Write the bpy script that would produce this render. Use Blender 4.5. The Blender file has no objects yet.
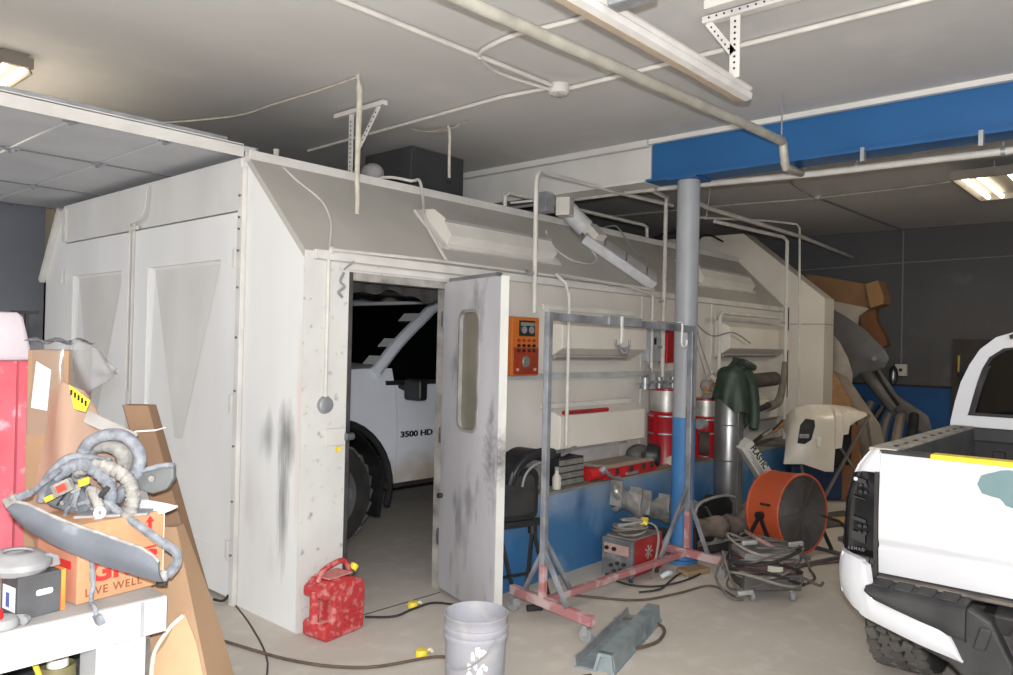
import bpy, bmesh, math, random
from mathutils import Vector, Matrix, Quaternion
random.seed(7)
SC = bpy.context.scene
COL = SC.collection
V = Vector
PI = math.pi

# ---------------------------------------------------------------- colours / materials
def lin(c):
    return tuple(((x/255.0)/12.92 if x/255.0 <= 0.04045 else ((x/255.0+0.055)/1.055)**2.4) for x in c)

MATS = {}
def mat(name, col, rough=0.6, metal=0.0, col2=None, scale=3.0, amt=0.5, bump=0.0, bscale=30.0, detail=4.0, spec=0.4,
        stretch=None, coat=0.0, col3=None, scale3=20.0, amt3=0.4, thr3=0.6):
    """painted / worn surface: base colour, broad wear (col2) and small blotches (col3), optional bump"""
    if name in MATS: return MATS[name]
    m = bpy.data.materials.new(name); m.use_nodes = True
    nt = m.node_tree; N = nt.nodes; L = nt.links
    b = N['Principled BSDF']
    b.inputs['Base Color'].default_value = (*lin(col), 1)
    b.inputs['Roughness'].default_value = rough
    b.inputs['Metallic'].default_value = metal
    b.inputs['Specular IOR Level'].default_value = spec
    b.inputs['Coat Weight'].default_value = coat
    tc = N.new('ShaderNodeTexCoord'); mp = N.new('ShaderNodeMapping')
    L.new(tc.outputs['Object'], mp.inputs['Vector'])
    if stretch: mp.inputs['Scale'].default_value = stretch
    last = None
    if col2 is not None:
        n = N.new('ShaderNodeTexNoise'); n.inputs['Scale'].default_value = scale; n.inputs['Detail'].default_value = detail
        L.new(mp.outputs['Vector'], n.inputs['Vector'])
        r = N.new('ShaderNodeValToRGB')
        r.color_ramp.elements[0].position = max(0, 0.62-amt*0.5); r.color_ramp.elements[1].position = 0.78
        L.new(n.outputs['Fac'], r.inputs['Fac'])
        mx = N.new('ShaderNodeMix'); mx.data_type = 'RGBA'
        mx.inputs['A'].default_value = (*lin(col), 1); mx.inputs['B'].default_value = (*lin(col2), 1)
        L.new(r.outputs['Color'], mx.inputs['Factor'])
        last = mx.outputs['Result']
    if col3 is not None:
        n3 = N.new('ShaderNodeTexNoise'); n3.inputs['Scale'].default_value = scale3; n3.inputs['Detail'].default_value = 6
        L.new(mp.outputs['Vector'], n3.inputs['Vector'])
        r3 = N.new('ShaderNodeValToRGB')
        r3.color_ramp.elements[0].position = thr3; r3.color_ramp.elements[1].position = thr3+0.12
        r3.color_ramp.elements[1].color = (amt3, amt3, amt3, 1)
        L.new(n3.outputs['Fac'], r3.inputs['Fac'])
        mx3 = N.new('ShaderNodeMix'); mx3.data_type = 'RGBA'
        if last is not None: L.new(last, mx3.inputs['A'])
        else: mx3.inputs['A'].default_value = (*lin(col), 1)
        mx3.inputs['B'].default_value = (*lin(col3), 1)
        L.new(r3.outputs['Color'], mx3.inputs['Factor'])
        last = mx3.outputs['Result']
    if last is not None: L.new(last, b.inputs['Base Color'])
    if bump:
        nb = N.new('ShaderNodeTexNoise'); nb.inputs['Scale'].default_value = bscale; nb.inputs['Detail'].default_value = 5
        L.new(mp.outputs['Vector'], nb.inputs['Vector'])
        bp = N.new('ShaderNodeBump'); bp.inputs['Strength'].default_value = bump; bp.inputs['Distance'].default_value = 0.01
        L.new(nb.outputs['Fac'], bp.inputs['Height']); L.new(bp.outputs['Normal'], b.inputs['Normal'])
    MATS[name] = m
    return m

def glass(name, col, rough=0.05, alpha_mix=0.0, spec=0.5):
    if name in MATS: return MATS[name]
    m = bpy.data.materials.new(name); m.use_nodes = True
    nt = m.node_tree; b = nt.nodes['Principled BSDF']
    b.inputs['Base Color'].default_value = (*lin(col), 1); b.inputs['Roughness'].default_value = rough
    b.inputs['Specular IOR Level'].default_value = spec
    if alpha_mix:
        t = nt.nodes.new('ShaderNodeBsdfTransparent'); x = nt.nodes.new('ShaderNodeMixShader')
        x.inputs['Fac'].default_value = alpha_mix
        nt.links.new(b.outputs[0], x.inputs[1]); nt.links.new(t.outputs[0], x.inputs[2])
        nt.links.new(x.outputs[0], nt.nodes['Material Output'].inputs['Surface'])
    MATS[name] = m
    return m

def emit(name, col, s):
    m = bpy.data.materials.new(name); m.use_nodes = True
    b = m.node_tree.nodes['Principled BSDF']
    b.inputs['Base Color'].default_value = (0.8, 0.8, 0.8, 1)
    b.inputs['Emission Color'].default_value = (*lin(col), 1); b.inputs['Emission Strength'].default_value = s
    return m

# ---------------------------------------------------------------- mesh building
WM = {}      # world matrix of every thing / part, computed here

def catmull(pts, k=6, closed=False):
    pts = [V(p) for p in pts]; n = len(pts); out = []
    rng = range(n if closed else n-1)
    for i in rng:
        if closed: p0, p1, p2, p3 = pts[(i-1) % n], pts[i], pts[(i+1) % n], pts[(i+2) % n]
        else: p0, p1, p2, p3 = pts[max(i-1, 0)], pts[i], pts[i+1], pts[min(i+2, n-1)]
        for j in range(k):
            t = j/k
            out.append(0.5*((2*p1)+(-p0+p2)*t+(2*p0-5*p1+4*p2-p3)*t*t+(-p0+3*p1-3*p2+p3)*t**3))
    if not closed: out.append(pts[-1])
    return out

class MB:
    def __init__(s): s.v = []; s.f = []
    def add(s, vs, fs):
        b = len(s.v); s.v += [V(p) for p in vs]; s.f += [[i+b for i in f] for f in fs]; return s
    def box(s, x0, x1, y0, y1, z0, z1):
        return s.add([(x0,y0,z0),(x1,y0,z0),(x1,y1,z0),(x0,y1,z0),(x0,y0,z1),(x1,y0,z1),(x1,y1,z1),(x0,y1,z1)],
                     [(0,3,2,1),(4,5,6,7),(0,1,5,4),(1,2,6,5),(2,3,7,6),(3,0,4,7)])
    def obox(s, c, u, v, w):
        """box at centre c with half-axis vectors u, v, w"""
        c, u, v, w = V(c), V(u), V(v), V(w)
        if u.cross(v).dot(w) < 0: u = -u
        p = [c-u-v-w, c+u-v-w, c+u+v-w, c-u+v-w, c-u-v+w, c+u-v+w, c+u+v+w, c-u+v+w]
        return s.add(p, [(0,3,2,1),(4,5,6,7),(0,1,5,4),(1,2,6,5),(2,3,7,6),(3,0,4,7)])
    def bar(s, a, b, w, h=None, up=(0,0,1)):
        """rectangular bar from a to b, w wide (sideways), h high (towards up)"""
        h = w if h is None else h
        a, b = V(a), V(b); d = b-a; L = d.length; d.normalize(); up = V(up)
        if abs(d.dot(up)) > 0.98: up = V((1,0,0)) if abs(d.x) < 0.9 else V((0,1,0))
        r = d.cross(up).normalized(); u = r.cross(d).normalized()
        return s.obox((a+b)/2, d*(L/2), r*(w/2), u*(h/2))
    def cyl(s, a, b, r0, r1=None, n=16, caps=True):
        r1 = r0 if r1 is None else r1
        a, b = V(a), V(b); d = (b-a).normalized()
        t = V((0,0,1)) if abs(d.z) < 0.9 else V((1,0,0))
        x = d.cross(t).normalized(); y = d.cross(x).normalized()
        vs = []
        for k in range(n):
            q = x*math.cos(2*PI*k/n)+y*math.sin(2*PI*k/n)
            vs.append(a+q*r0)
        for k in range(n):
            q = x*math.cos(2*PI*k/n)+y*math.sin(2*PI*k/n)
            vs.append(b+q*r1)
        fs = [(k, k+n, (k+1) % n+n, (k+1) % n) for k in range(n)]
        if caps: fs += [tuple(range(n)), tuple(range(2*n-1, n-1, -1))]
        return s.add(vs, fs)
    def tube(s, pts, r, n=8, smooth=0, closed=False, rf=None):
        """round tube along pts; rf(t) scales the radius"""
        pts = catmull(pts, smooth, closed) if smooth else [V(p) for p in pts]
        q = [pts[0]]
        for p in pts[1:]:
            if (p-q[-1]).length > 1e-5: q.append(p)
        pts = q; m = len(pts)
        up = None; vs = []
        for i, p in enumerate(pts):
            if closed: d = (pts[(i+1) % m]-pts[i-1])
            else: d = pts[min(i+1, m-1)]-pts[max(i-1, 0)]
            if d.length < 1e-6: d = V((0,0,1))
            d.normalize()
            if up is None: up = V((0,0,1)) if abs(d.z) < 0.9 else V((1,0,0))
            x = d.cross(up)
            if x.length < 1e-4: x = d.cross(V((0.3,0.9,0.1)))
            x.normalize(); up = x.cross(d).normalized()
            rr = r*(rf(i/(m-1)) if rf else 1)
            for k in range(n):
                vs.append(p+(x*math.cos(2*PI*k/n)+up*math.sin(2*PI*k/n))*rr)
        fs = []
        for i in range(m if closed else m-1):
            j = (i+1) % m
            for k in range(n):
                fs.append((i*n+k, i*n+(k+1) % n, j*n+(k+1) % n, j*n+k))
        if not closed: fs += [tuple(range(n-1, -1, -1)), tuple(range((m-1)*n, m*n))]
        return s.add(vs, fs)
    def lathe(s, prof, o=(0,0,0), axis=(0,0,1), n=32):
        """revolve (radius, height) profile"""
        o = V(o); d = V(axis).normalized()
        t = V((0,0,1)) if abs(d.z) < 0.9 else V((1,0,0))
        x = t.cross(d).normalized(); y = d.cross(x).normalized()
        vs = []; m = len(prof)
        for (r, h) in prof:
            for k in range(n):
                vs.append(o+d*h+(x*math.cos(2*PI*k/n)+y*math.sin(2*PI*k/n))*max(r, 1e-4))
        fs = []
        for i in range(m-1):
            for k in range(n):
                fs.append((i*n+k, i*n+(k+1) % n, (i+1)*n+(k+1) % n, (i+1)*n+k))
        return s.add(vs, fs)
    def prism(s, poly, o, u, v, w):
        """polygon (a,b) -> o+a*u+b*v, extruded by vector w"""
        o, u, v, w = V(o), V(u), V(v), V(w); n = len(poly)
        a = [o+u*p[0]+v*p[1] for p in poly]
        ar = sum(poly[i][0]*poly[(i+1) % n][1]-poly[(i+1) % n][0]*poly[i][1] for i in range(n))
        if (u.cross(v).dot(w) > 0) != (ar > 0): a.reverse()
        vs = a+[p+w for p in a]
        fs = [tuple(range(n-1, -1, -1)), tuple(range(n, 2*n))]+[(i, (i+1) % n, (i+1) % n+n, i+n) for i in range(n)]
        return s.add(vs, fs)
    def grid(s, fn, nu, nv, thick=None):
        """surface fn(u,v), u,v in 0..1 ; thick = offset vector or function(u,v)->vector for the back side"""
        top = [V(fn(i/nu, j/nv)) for i in range(nu+1) for j in range(nv+1)]
        idx = lambda i, j: i*(nv+1)+j
        fs = [(idx(i,j), idx(i+1,j), idx(i+1,j+1), idx(i,j+1)) for i in range(nu) for j in range(nv)]
        if thick is None: return s.add(top, fs)
        n = len(top)
        bot = []
        for i in range(nu+1):
            for j in range(nv+1):
                t = thick(i/nu, j/nv) if callable(thick) else thick
                bot.append(top[idx(i,j)]+V(t))
        fs2 = [tuple(n+k for k in reversed(f)) for f in fs]
        rim = [idx(i,0) for i in range(nu+1)]+[idx(nu,j) for j in range(1,nv+1)]+[idx(i,nv) for i in range(nu-1,-1,-1)]+[idx(0,j) for j in range(nv-1,0,-1)]
        m = len(rim)
        fs3 = [(rim[(k+1) % m], rim[k], rim[k]+n, rim[(k+1) % m]+n) for k in range(m)]
        return s.add(top+bot, fs+fs2+fs3)
    def ring(s, outer, inner, w):
        """plate between two closed outlines of equal count, extruded by w"""
        n = len(outer); w = V(w)
        o = [V(p) for p in outer]; i_ = [V(p) for p in inner]
        vs = o+i_+[p+w for p in o]+[p+w for p in i_]
        fs = []
        for k in range(n):
            j = (k+1) % n
            fs += [(k, j, n+j, n+k), (2*n+j, 2*n+k, 3*n+k, 3*n+j), (j, k, 2*n+k, 2*n+j), (n+k, n+j, 3*n+j, 3*n+k)]
        return s.add(vs, fs)
    def sphere(s, c, rx, ry=None, rz=None, n=16, m=10):
        ry = rx if ry is None else ry; rz = rx if rz is None else rz; c = V(c)
        vs = []
        for i in range(1, m):
            a = PI*i/m
            for k in range(n):
                vs.append(c+V((rx*math.sin(a)*math.cos(2*PI*k/n), ry*math.sin(a)*math.sin(2*PI*k/n), rz*math.cos(a))))
        vs += [c+V((0,0,rz)), c-V((0,0,rz))]
        fs = []
        for i in range(m-2):
            for k in range(n):
                fs.append((i*n+k, (i+1)*n+k, (i+1)*n+(k+1) % n, i*n+(k+1) % n))
        t = (m-1)*n
        fs += [(t, k, (k+1) % n) for k in range(n)]+[(t+1, (m-2)*n+(k+1) % n, (m-2)*n+k) for k in range(n)]
        return s.add(vs, fs)
    def jitter(s, a, f=5.0):
        for p in s.v:
            p.x += a*math.sin(p.y*f*1.7+p.z*f*2.3+1.1); p.y += a*math.sin(p.x*f*2.1+p.z*f*1.3); p.z += a*math.sin(p.x*f*1.9+p.y*f*2.7+.5)
        return s
    def build(s, name, m, parent=None, smooth=False, bevel=0, seg=2, sub=0, local=False, kind=None, label=None, ang=35, recalc=True):
        me = bpy.data.meshes.new(name)
        vs = s.v
        if parent is not None and not local:
            inv = WM[parent].inverted(); vs = [inv @ p for p in vs]
        me.from_pydata([tuple(p) for p in vs], [], s.f)
        if recalc:
            b = bmesh.new(); b.from_mesh(me)
            bmesh.ops.recalc_face_normals(b, faces=b.faces); b.to_mesh(me); b.free()
        me.materials.append(m)
        if smooth:
            me.polygons.foreach_set('use_smooth', [True]*len(me.polygons))
            me.set_sharp_from_angle(angle=math.radians(ang))
        o = bpy.data.objects.new(name, me); COL.objects.link(o)
        if parent is not None:
            o.parent = parent; WM[o] = WM[parent]
        else: WM[o] = Matrix.Identity(4)
        if bevel:
            md = o.modifiers.new('bevel', 'BEVEL'); md.width = bevel; md.segments = seg; md.limit_method = 'ANGLE'; md.angle_limit = math.radians(40)
            md.harden_normals = False
        if sub:
            md = o.modifiers.new('sub', 'SUBSURF'); md.levels = sub; md.render_levels = sub
        if kind: o['kind'] = kind
        if label: o['label'] = label
        return o

def tag(o, label, cat, group=None, kind=None):
    o['label'] = label; o['category'] = cat
    if group: o['group'] = group
    if kind: o['kind'] = kind
    return o

def thing(name, label, cat, loc=(0,0,0), rz=0.0, group=None):
    o = bpy.data.objects.new(name, None); COL.objects.link(o)
    o.empty_display_size = 0.1
    o.location = loc; o.rotation_euler = (0, 0, rz)
    WM[o] = Matrix.Translation(V(loc)) @ Matrix.Rotation(rz, 4, 'Z')
    tag(o, label, cat, group)
    return o

def struct(o, label=None):
    o['kind'] = 'structure'
    if label: o['label'] = label; 
    return o

def text_mesh(name, body, size, o, u, v, m, parent, extrude=0.0006, bold=0.0, local=False, align='LEFT', spacing=1.0, sx=1.0):
    """lettering as a mesh: baseline origin o, u along the line, v up"""
    cu = bpy.data.curves.new(name, 'FONT'); cu.body = body; cu.size = size; cu.extrude = extrude; cu.offset = bold
    cu.align_x = align; cu.space_character = spacing; cu.resolution_u = 3
    ob = bpy.data.objects.new(name, cu); COL.objects.link(ob)
    bpy.context.view_layer.update()
    dg = bpy.context.evaluated_depsgraph_get()
    me = ob.evaluated_get(dg).to_mesh()
    o, u, v = V(o), V(u).normalized(), V(v).normalized(); w = u.cross(v)
    mb = MB(); mb.add([o+u*(p.co.x*sx)+v*p.co.y+w*p.co.z for p in me.vertices], [list(f.vertices) for f in me.polygons])
    ob.evaluated_get(dg).to_mesh_clear()
    bpy.data.objects.remove(ob); bpy.data.curves.remove(cu)
    return mb.build(name, m, parent, local=local)

def rrect(w, h, r, n=5):
    """rounded rectangle outline centred on 0"""
    out = []
    for (cx, cy, a0) in ((w/2-r, h/2-r, 0), (-w/2+r, h/2-r, 90), (-w/2+r, -h/2+r, 180), (w/2-r, -h/2+r, 270)):
        for k in range(n+1):
            a = math.radians(a0+90*k/n); out.append((cx+r*math.cos(a), cy+r*math.sin(a)))
    return out
def add_spot(m, c, r, col, k=1.0, nscale=25.0, nstretch=(1,1,1)):
    """a worn with its own place on the part (object space ellipsoid, ragged by noise)"""
    nt = m.node_tree; N = nt.nodes; L = nt.links; b = N['Principled BSDF']
    tc = N.new('ShaderNodeTexCoord')
    sb = N.new('ShaderNodeVectorMath'); sb.operation = 'SUBTRACT'; sb.inputs[1].default_value = c
    dv = N.new('ShaderNodeVectorMath'); dv.operation = 'DIVIDE'; dv.inputs[1].default_value = r
    ln = N.new('ShaderNodeVectorMath'); ln.operation = 'LENGTH'
    L.new(tc.outputs['Object'], sb.inputs[0]); L.new(sb.outputs[0], dv.inputs[0]); L.new(dv.outputs[0], ln.inputs[0])
    mp = N.new('ShaderNodeMapping'); mp.inputs['Scale'].default_value = nstretch; L.new(tc.outputs['Object'], mp.inputs['Vector'])
    n = N.new('ShaderNodeTexNoise'); n.inputs['Scale'].default_value = nscale; n.inputs['Detail'].default_value = 5
    L.new(mp.outputs['Vector'], n.inputs['Vector'])
    ad = N.new('ShaderNodeMath'); ad.operation = 'MULTIPLY_ADD'; ad.inputs[1].default_value = 1.3; 
    L.new(n.outputs['Fac'], ad.inputs[0]); L.new(ln.outputs['Value'], ad.inputs[2])
    mr = N.new('ShaderNodeMapRange'); mr.inputs['From Min'].default_value = 0.5; mr.inputs['From Max'].default_value = 1.55
    mr.inputs['To Min'].default_value = k; mr.inputs['To Max'].default_value = 0
    L.new(ad.outputs[0], mr.inputs['Value'])
    mx = N.new('ShaderNodeMix'); mx.data_type = 'RGBA'; L.new(mr.outputs['Result'], mx.inputs['Factor'])
    inp = b.inputs['Base Color']
    if inp.links:
        src = inp.links[0].from_socket; L.new(src, mx.inputs['A'])
    else: mx.inputs['A'].default_value = inp.default_value
    mx.inputs['B'].default_value = (*lin(col), 1)
    L.new(mx.outputs['Result'], inp)
    return m

# ================================================================= CAMERA
HD, PIT, ROL = math.radians(41.75), math.radians(0.45), math.radians(1.3)
EYE = V((0, 0, 1.6))
f0 = V((math.cos(HD), math.sin(HD), 0)); r0 = V((math.sin(HD), -math.cos(HD), 0)); z0 = V((0,0,1))
fw = f0*math.cos(PIT)+z0*math.sin(PIT); uu = z0*math.cos(PIT)-f0*math.sin(PIT)
Rr = r0*math.cos(ROL)+uu*math.sin(ROL); Uu = uu*math.cos(ROL)-r0*math.sin(ROL)
cam = bpy.data.cameras.new('camera'); cam.sensor_width = 23.5; cam.lens = 18.0; cam.clip_start = 0.05; cam.clip_end = 100
co = bpy.data.objects.new('camera', cam); COL.objects.link(co)
co.matrix_world = Matrix(((Rr.x, Uu.x, -fw.x, EYE.x), (Rr.y, Uu.y, -fw.y, EYE.y), (Rr.z, Uu.z, -fw.z, EYE.z), (0,0,0,1)))
SC.camera = co

# ================================================================= MATERIALS
m_floor = mat('concrete_floor', (192,184,174), 0.85, col2=(172,164,154), scale=.9, amt=.6, bump=.12, bscale=40, col3=(202,195,186), scale3=7, thr3=.52, amt3=.4)
m_ceil = mat('ceiling_paint', (198,196,193), 0.9, col2=(184,182,179), scale=.7, amt=.6, bump=.08, bscale=8, col3=(206,204,200), scale3=2.0, thr3=.58, amt3=.4)
m_grey = mat('grey_wall_paint', (108,112,119), 0.8, col2=(96,99,105), scale=1.5, amt=.6, bump=.05)
m_dgrey = mat('dark_grey_wall_paint', (92,91,92), 0.8, col2=(80,79,80), scale=1.2, amt=.6, bump=.05, col3=(112,110,110), scale3=2.5, thr3=.6)
m_beige = mat('beige_wall_paint', (196,182,158), 0.8, col2=(180,166,142), scale=1.5)
m_wbooth = mat('booth_white_paint', (222,219,213), 0.5, col2=(206,203,197), scale=1.6, amt=.6, bump=.03, bscale=12)
m_front = mat('booth_front_white_paint', (222,222,221), 0.5, col2=(205,204,203), scale=1.2, amt=.6, bump=.03, bscale=10, stretch=(1,1,.4))
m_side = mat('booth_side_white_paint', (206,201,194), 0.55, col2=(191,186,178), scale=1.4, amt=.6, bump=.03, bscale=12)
m_slope = mat('booth_slope_dusty_grey', (176,172,165), 0.8, col2=(164,160,153), scale=2.0, amt=.6, bump=.03, bscale=25)
m_trim = mat('booth_trim_white', (208,205,200), 0.55, col2=(186,183,178), scale=5, amt=.6)
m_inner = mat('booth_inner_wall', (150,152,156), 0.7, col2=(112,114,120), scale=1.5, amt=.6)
m_conduit = mat('painted_conduit', (206,203,196), 0.5, col2=(180,176,168), scale=6, amt=.6)
m_conduit2 = mat('weathered_conduit', (188,184,172), 0.45, col2=(150,146,136), scale=8, amt=.6, metal=.2)
m_blue = mat('blue_beam_paint', (34,90,142), 0.45, col2=(30,83,132), scale=1.5, amt=.5)
m_bluewall = mat('blue_wall_paint', (34,84,140), 0.7, col2=(28,70,118), scale=2)
m_black = mat('black_plastic', (26,26,28), 0.45, col2=(44,44,46), scale=6, amt=.6)
m_rubber = mat('black_rubber', (34,33,33), 0.8, col2=(58,56,54), scale=8, amt=.6)
m_steel = mat('bare_steel', (150,152,156), 0.35, metal=.9, col2=(110,112,116), scale=4, amt=.6)
m_galv = mat('galvanised_metal', (176,178,182), 0.42, metal=.55, col2=(140,142,146), scale=10, amt=.6)
m_red = mat('red_paint', (196,34,40), 0.45, col2=(160,28,32), scale=4)
m_yellow = mat('yellow_plastic', (232,206,60), 0.5, col2=(210,180,60), scale=20)
m_card = mat('cardboard', (152,124,97), 0.85, col2=(138,110,84), scale=3, amt=.6, bump=.05)
m_carddk = mat('dusty_brown_cardboard', (122,96,74), 0.85, col2=(104,80,60), scale=3, amt=.6, bump=.05)
m_white = mat('white_paper', (232,232,232), 0.7)
m_glassdk = glass('dark_tinted_glass', (6,7,8), 0.05, spec=.25)
m_dust = mat('grey_dust', (150,150,150), 0.9, col2=(120,120,122), scale=12, amt=.6)
m_ink = mat('black_ink', (22,22,24), 0.7)
m_inkred = mat('red_ink', (196,48,44), 0.7)

# ================================================================= ROOM
XB, YL, ZC = 10.9, 8.0, 3.2
floor = struct(MB().box(-4, XB+.2, -6, 9, -.2, 0).build('floor', m_floor))
ceiling = struct(MB().box(-4, XB+.2, -6, 9, ZC, ZC+.2).build('ceiling', m_ceil))
mb = MB().box(XB, XB+.2, -6, 9, 1.17, ZC).build('wall_back', m_dgrey); struct(mb)
w = MB().box(XB-.012, XB+.2, -6, 9, 0, 1.17).build('blue_dado', m_bluewall, mb, label='blue painted lower band of the dark grey back wall')
MB().box(XB-.02, XB, -6, 9, 1.165, 1.19).build('dado_edge', m_rubber, mb)
struct(MB().box(-4, 2.5, YL, YL+.2, 0, ZC).build('wall_left', m_grey))
struct(MB().box(2.5, XB, YL+.35, YL+.55, 0, ZC).build('wall_left_recess', m_beige))
struct(MB().box(-4, XB+.2, -6.2, -6, 0, ZC).build('wall_right', m_grey))
struct(MB().box(-4.2, -4, -6, 9, 0, ZC).build('wall_front', m_beige))
# hairline joints and cracks in the slab
jm = mat('floor_joint', (74,70,66), 0.95)
b = MB()
for pts in ([(1.15,3.05),(1.6,2.86),(2.0,2.75),(2.45,2.52),(2.62,2.42)], [(2.42,4.3),(2.3,3.9),(2.1,3.4),(1.8,3.0)], [(2.45,3.62),(3.45,3.6)]):
    b.tube([(x, y, -.001) for x, y in pts], .006, 5, 5)
struct(b.build('floor_crack', jm))

# ceiling beam: white length over the booth, blue length to the right of the pillar
def ibeam(name, y0, y1, m, label, cat='beam'):
    t = thing(name, label, cat, (5.2, (y0+y1)/2, 2.87))
    MB().box(5.23, 5.25, y0, y1, 2.885, 3.185).build('web', m, t)
    MB().box(5.2, 5.36, y0, y1, 3.18, 3.2).build('top_flange', m, t)
    MB().box(5.14, 5.36, y0, y1, 2.868, 2.886).build('bottom_flange', m, t)
    return t
m_wbeam = mat('white_beam_paint', (208,206,202), 0.6, col2=(190,188,184), scale=1.5)
bb = ibeam('ceiling_beam', -6, 3.19, m_blue, 'long bright blue steel beam under the ceiling, resting on the blue and grey pillar')
MB().box(5.17, 5.21, -6, 3.19, 3.165, 3.2).build('top_edge_strip', m_wbeam, bb)
for y in (1.6, .95):
    MB().box(5.12, 5.16, y-.012, y+.012, 2.80, 2.89).build('beam_clip', m_galv, bb)
wb = ibeam('ceiling_beam', 3.2, 8.3, m_wbeam, 'white painted steel beam continuing over the roof of the white booth')
MB().box(5.16, 5.21, 3.2, 8.3, 3.15, 3.2).build('top_edge_strip', m_wbeam, wb)

# pillar
m_pg = mat('pillar_grey_paint', (154,156,160), 0.45, col2=(138,141,146), scale=2.5)
m_pb = mat('pillar_blue_paint', (60,118,172), 0.5, col2=(62,106,154), scale=4, col3=(120,140,160), scale3=12, thr3=.62)
t = thing('support_pillar', 'round steel pillar under the blue beam, grey above and blue below', 'pillar', (5.25, 2.88, 0))
MB().cyl((5.25,2.88,1.08), (5.25,2.88,2.868), .085, n=32).build('upper_shaft', m_pg, t, smooth=True)
MB().cyl((5.25,2.88,0.02), (5.25,2.88,1.08), .0855, n=32).build('lower_shaft', m_pb, t, smooth=True)
MB().cyl((5.25,2.88,0), (5.25,2.88,.025), .125, n=32).build('base_ring', m_pb, t, smooth=True)
MB().box(5.13,5.37,2.76,3.0,2.855,2.868).build('cap_plate', m_blue, t)

# blue concrete ledge along the booth
m_ledge = mat('ledge_blue_paint', (46,98,146), 0.7, col2=(66,108,146), scale=2.2, amt=.6, bump=.1, bscale=14, col3=(96,128,158), scale3=5, thr3=.55, amt3=.7, stretch=(1,1,.6))
add_spot(m_ledge, (5.0,3.3,.60), (3.4,.6,.34), (122,142,164), 1.0, 3)
add_spot(m_ledge, (4.25,3.3,.55), (.28,.3,.16), (142,156,174), .75, 8)
add_spot(m_ledge, (4.75,3.3,.52), (.34,.3,.17), (124,138,156), .8, 8)
add_spot(m_ledge, (4.53,3.3,.46), (.09,.3,.2), (40,68,112), .8, 5)  # darker blue spot between the two paler ones
m_ledgetop = mat('ledge_dusty_top', (136,132,126), 0.95, col2=(108,104,100), scale=6, amt=.6, bump=.1)
lg = MB().box(3.56, 9.0, 3.3, 3.64, 0, .57).build('trim_1', m_ledge); struct(lg, 'blue painted low concrete ledge along the foot of the white booth')
MB().box(3.55, 9.0, 3.295, 3.64, .57, .59).build('ledge_top', m_ledgetop, lg)

# ================================================================= SPRAY BOOTH
X0, X1, YS, YR, YR2, YE, ZE, ZR = 2.417, 9.02, 3.64, 4.27, 7.27, 7.72, 2.085, 2.69
bo = thing('spray_booth', 'large white walk-in paint booth with grey sloping shoulders and double front doors', 'booth', (X0, YS, 0))
T = .05
m_fgrey = mat('booth_front_grey', (192,190,187), .6, col2=(206,205,202), scale=2.2, amt=.6, stretch=(1,1,.5))  # greyer tone for the header and the centre folds of the doors
# front frame: right panel with chamfered shoulder, left panel, header
m_fpan = mat('booth_front_panel', (221,221,219), 0.5, col2=(204,203,201), scale=1.3, amt=.6, bump=.03, bscale=10, stretch=(1,1,.4), col3=(190,176,166), scale3=3, thr3=.62, amt3=.4)
add_spot(m_fpan, (0,.13,1.05), (.2,.11,.24), (58,58,62), 1.0, 6, (1,2,.5))
add_spot(m_fpan, (0,.34,1.03), (.2,.11,.18), (132,132,135), .9, 6, (1,2,.5))
add_spot(m_fpan, (0,.16,.70), (.2,.08,.50), (80,78,80), .95, 14, (1,8,.35))
add_spot(m_fpan, (0,.02,1.2), (.2,.05,.9), (206,178,166), .6, 5, (1,1,.4))
MB().prism([(YS,0),(YS,ZE),(YR,ZR),(YR+.06,ZR),(YR+.06,0)], (X0,0,0), (0,1,0), (0,0,1), (T,0,0)).build('front_panel', m_fpan, bo)
MB().prism([(YE,0),(YE,ZE),(YR2,ZR),(YR2-.05,ZR),(YR2-.05,0)], (X0,0,0), (0,1,0), (0,0,1), (T,0,0)).build('front_panel', m_front, bo)
MB().box(X0-.008, X0+T, YR+.06, YR2-.05, 2.37, ZR).build('header_panel', m_fgrey, bo, bevel=.006)
# bolted corner angle right of the doors + left edge angle
b = MB().box(X0-.03, X0, YR-.005, YR+.05, 0, 2.62)
b.build('corner_trim', m_trim, bo, bevel=.004)
for z in (.3, .62, .95, 1.28, 1.6, 1.9, 2.12, 2.25, 2.32, 2.45):
    MB().cyl((X0-.04,YR+.022,z), (X0-.028,YR+.022,z), .007, n=8).build('bolt', m_steel, bo)
b = MB().bar((X0-.02, YE-.01, ZE-.02), (X0-.02, YR2+.02, ZR-.03), .05, .05, up=(1,0,0))
b.build('shoulder_trim', m_trim, bo)
MB().box(X0-.025, X0, YR2-.09, YR2-.03, 2.38, 2.66).build('header_end_trim', m_trim, bo)
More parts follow.
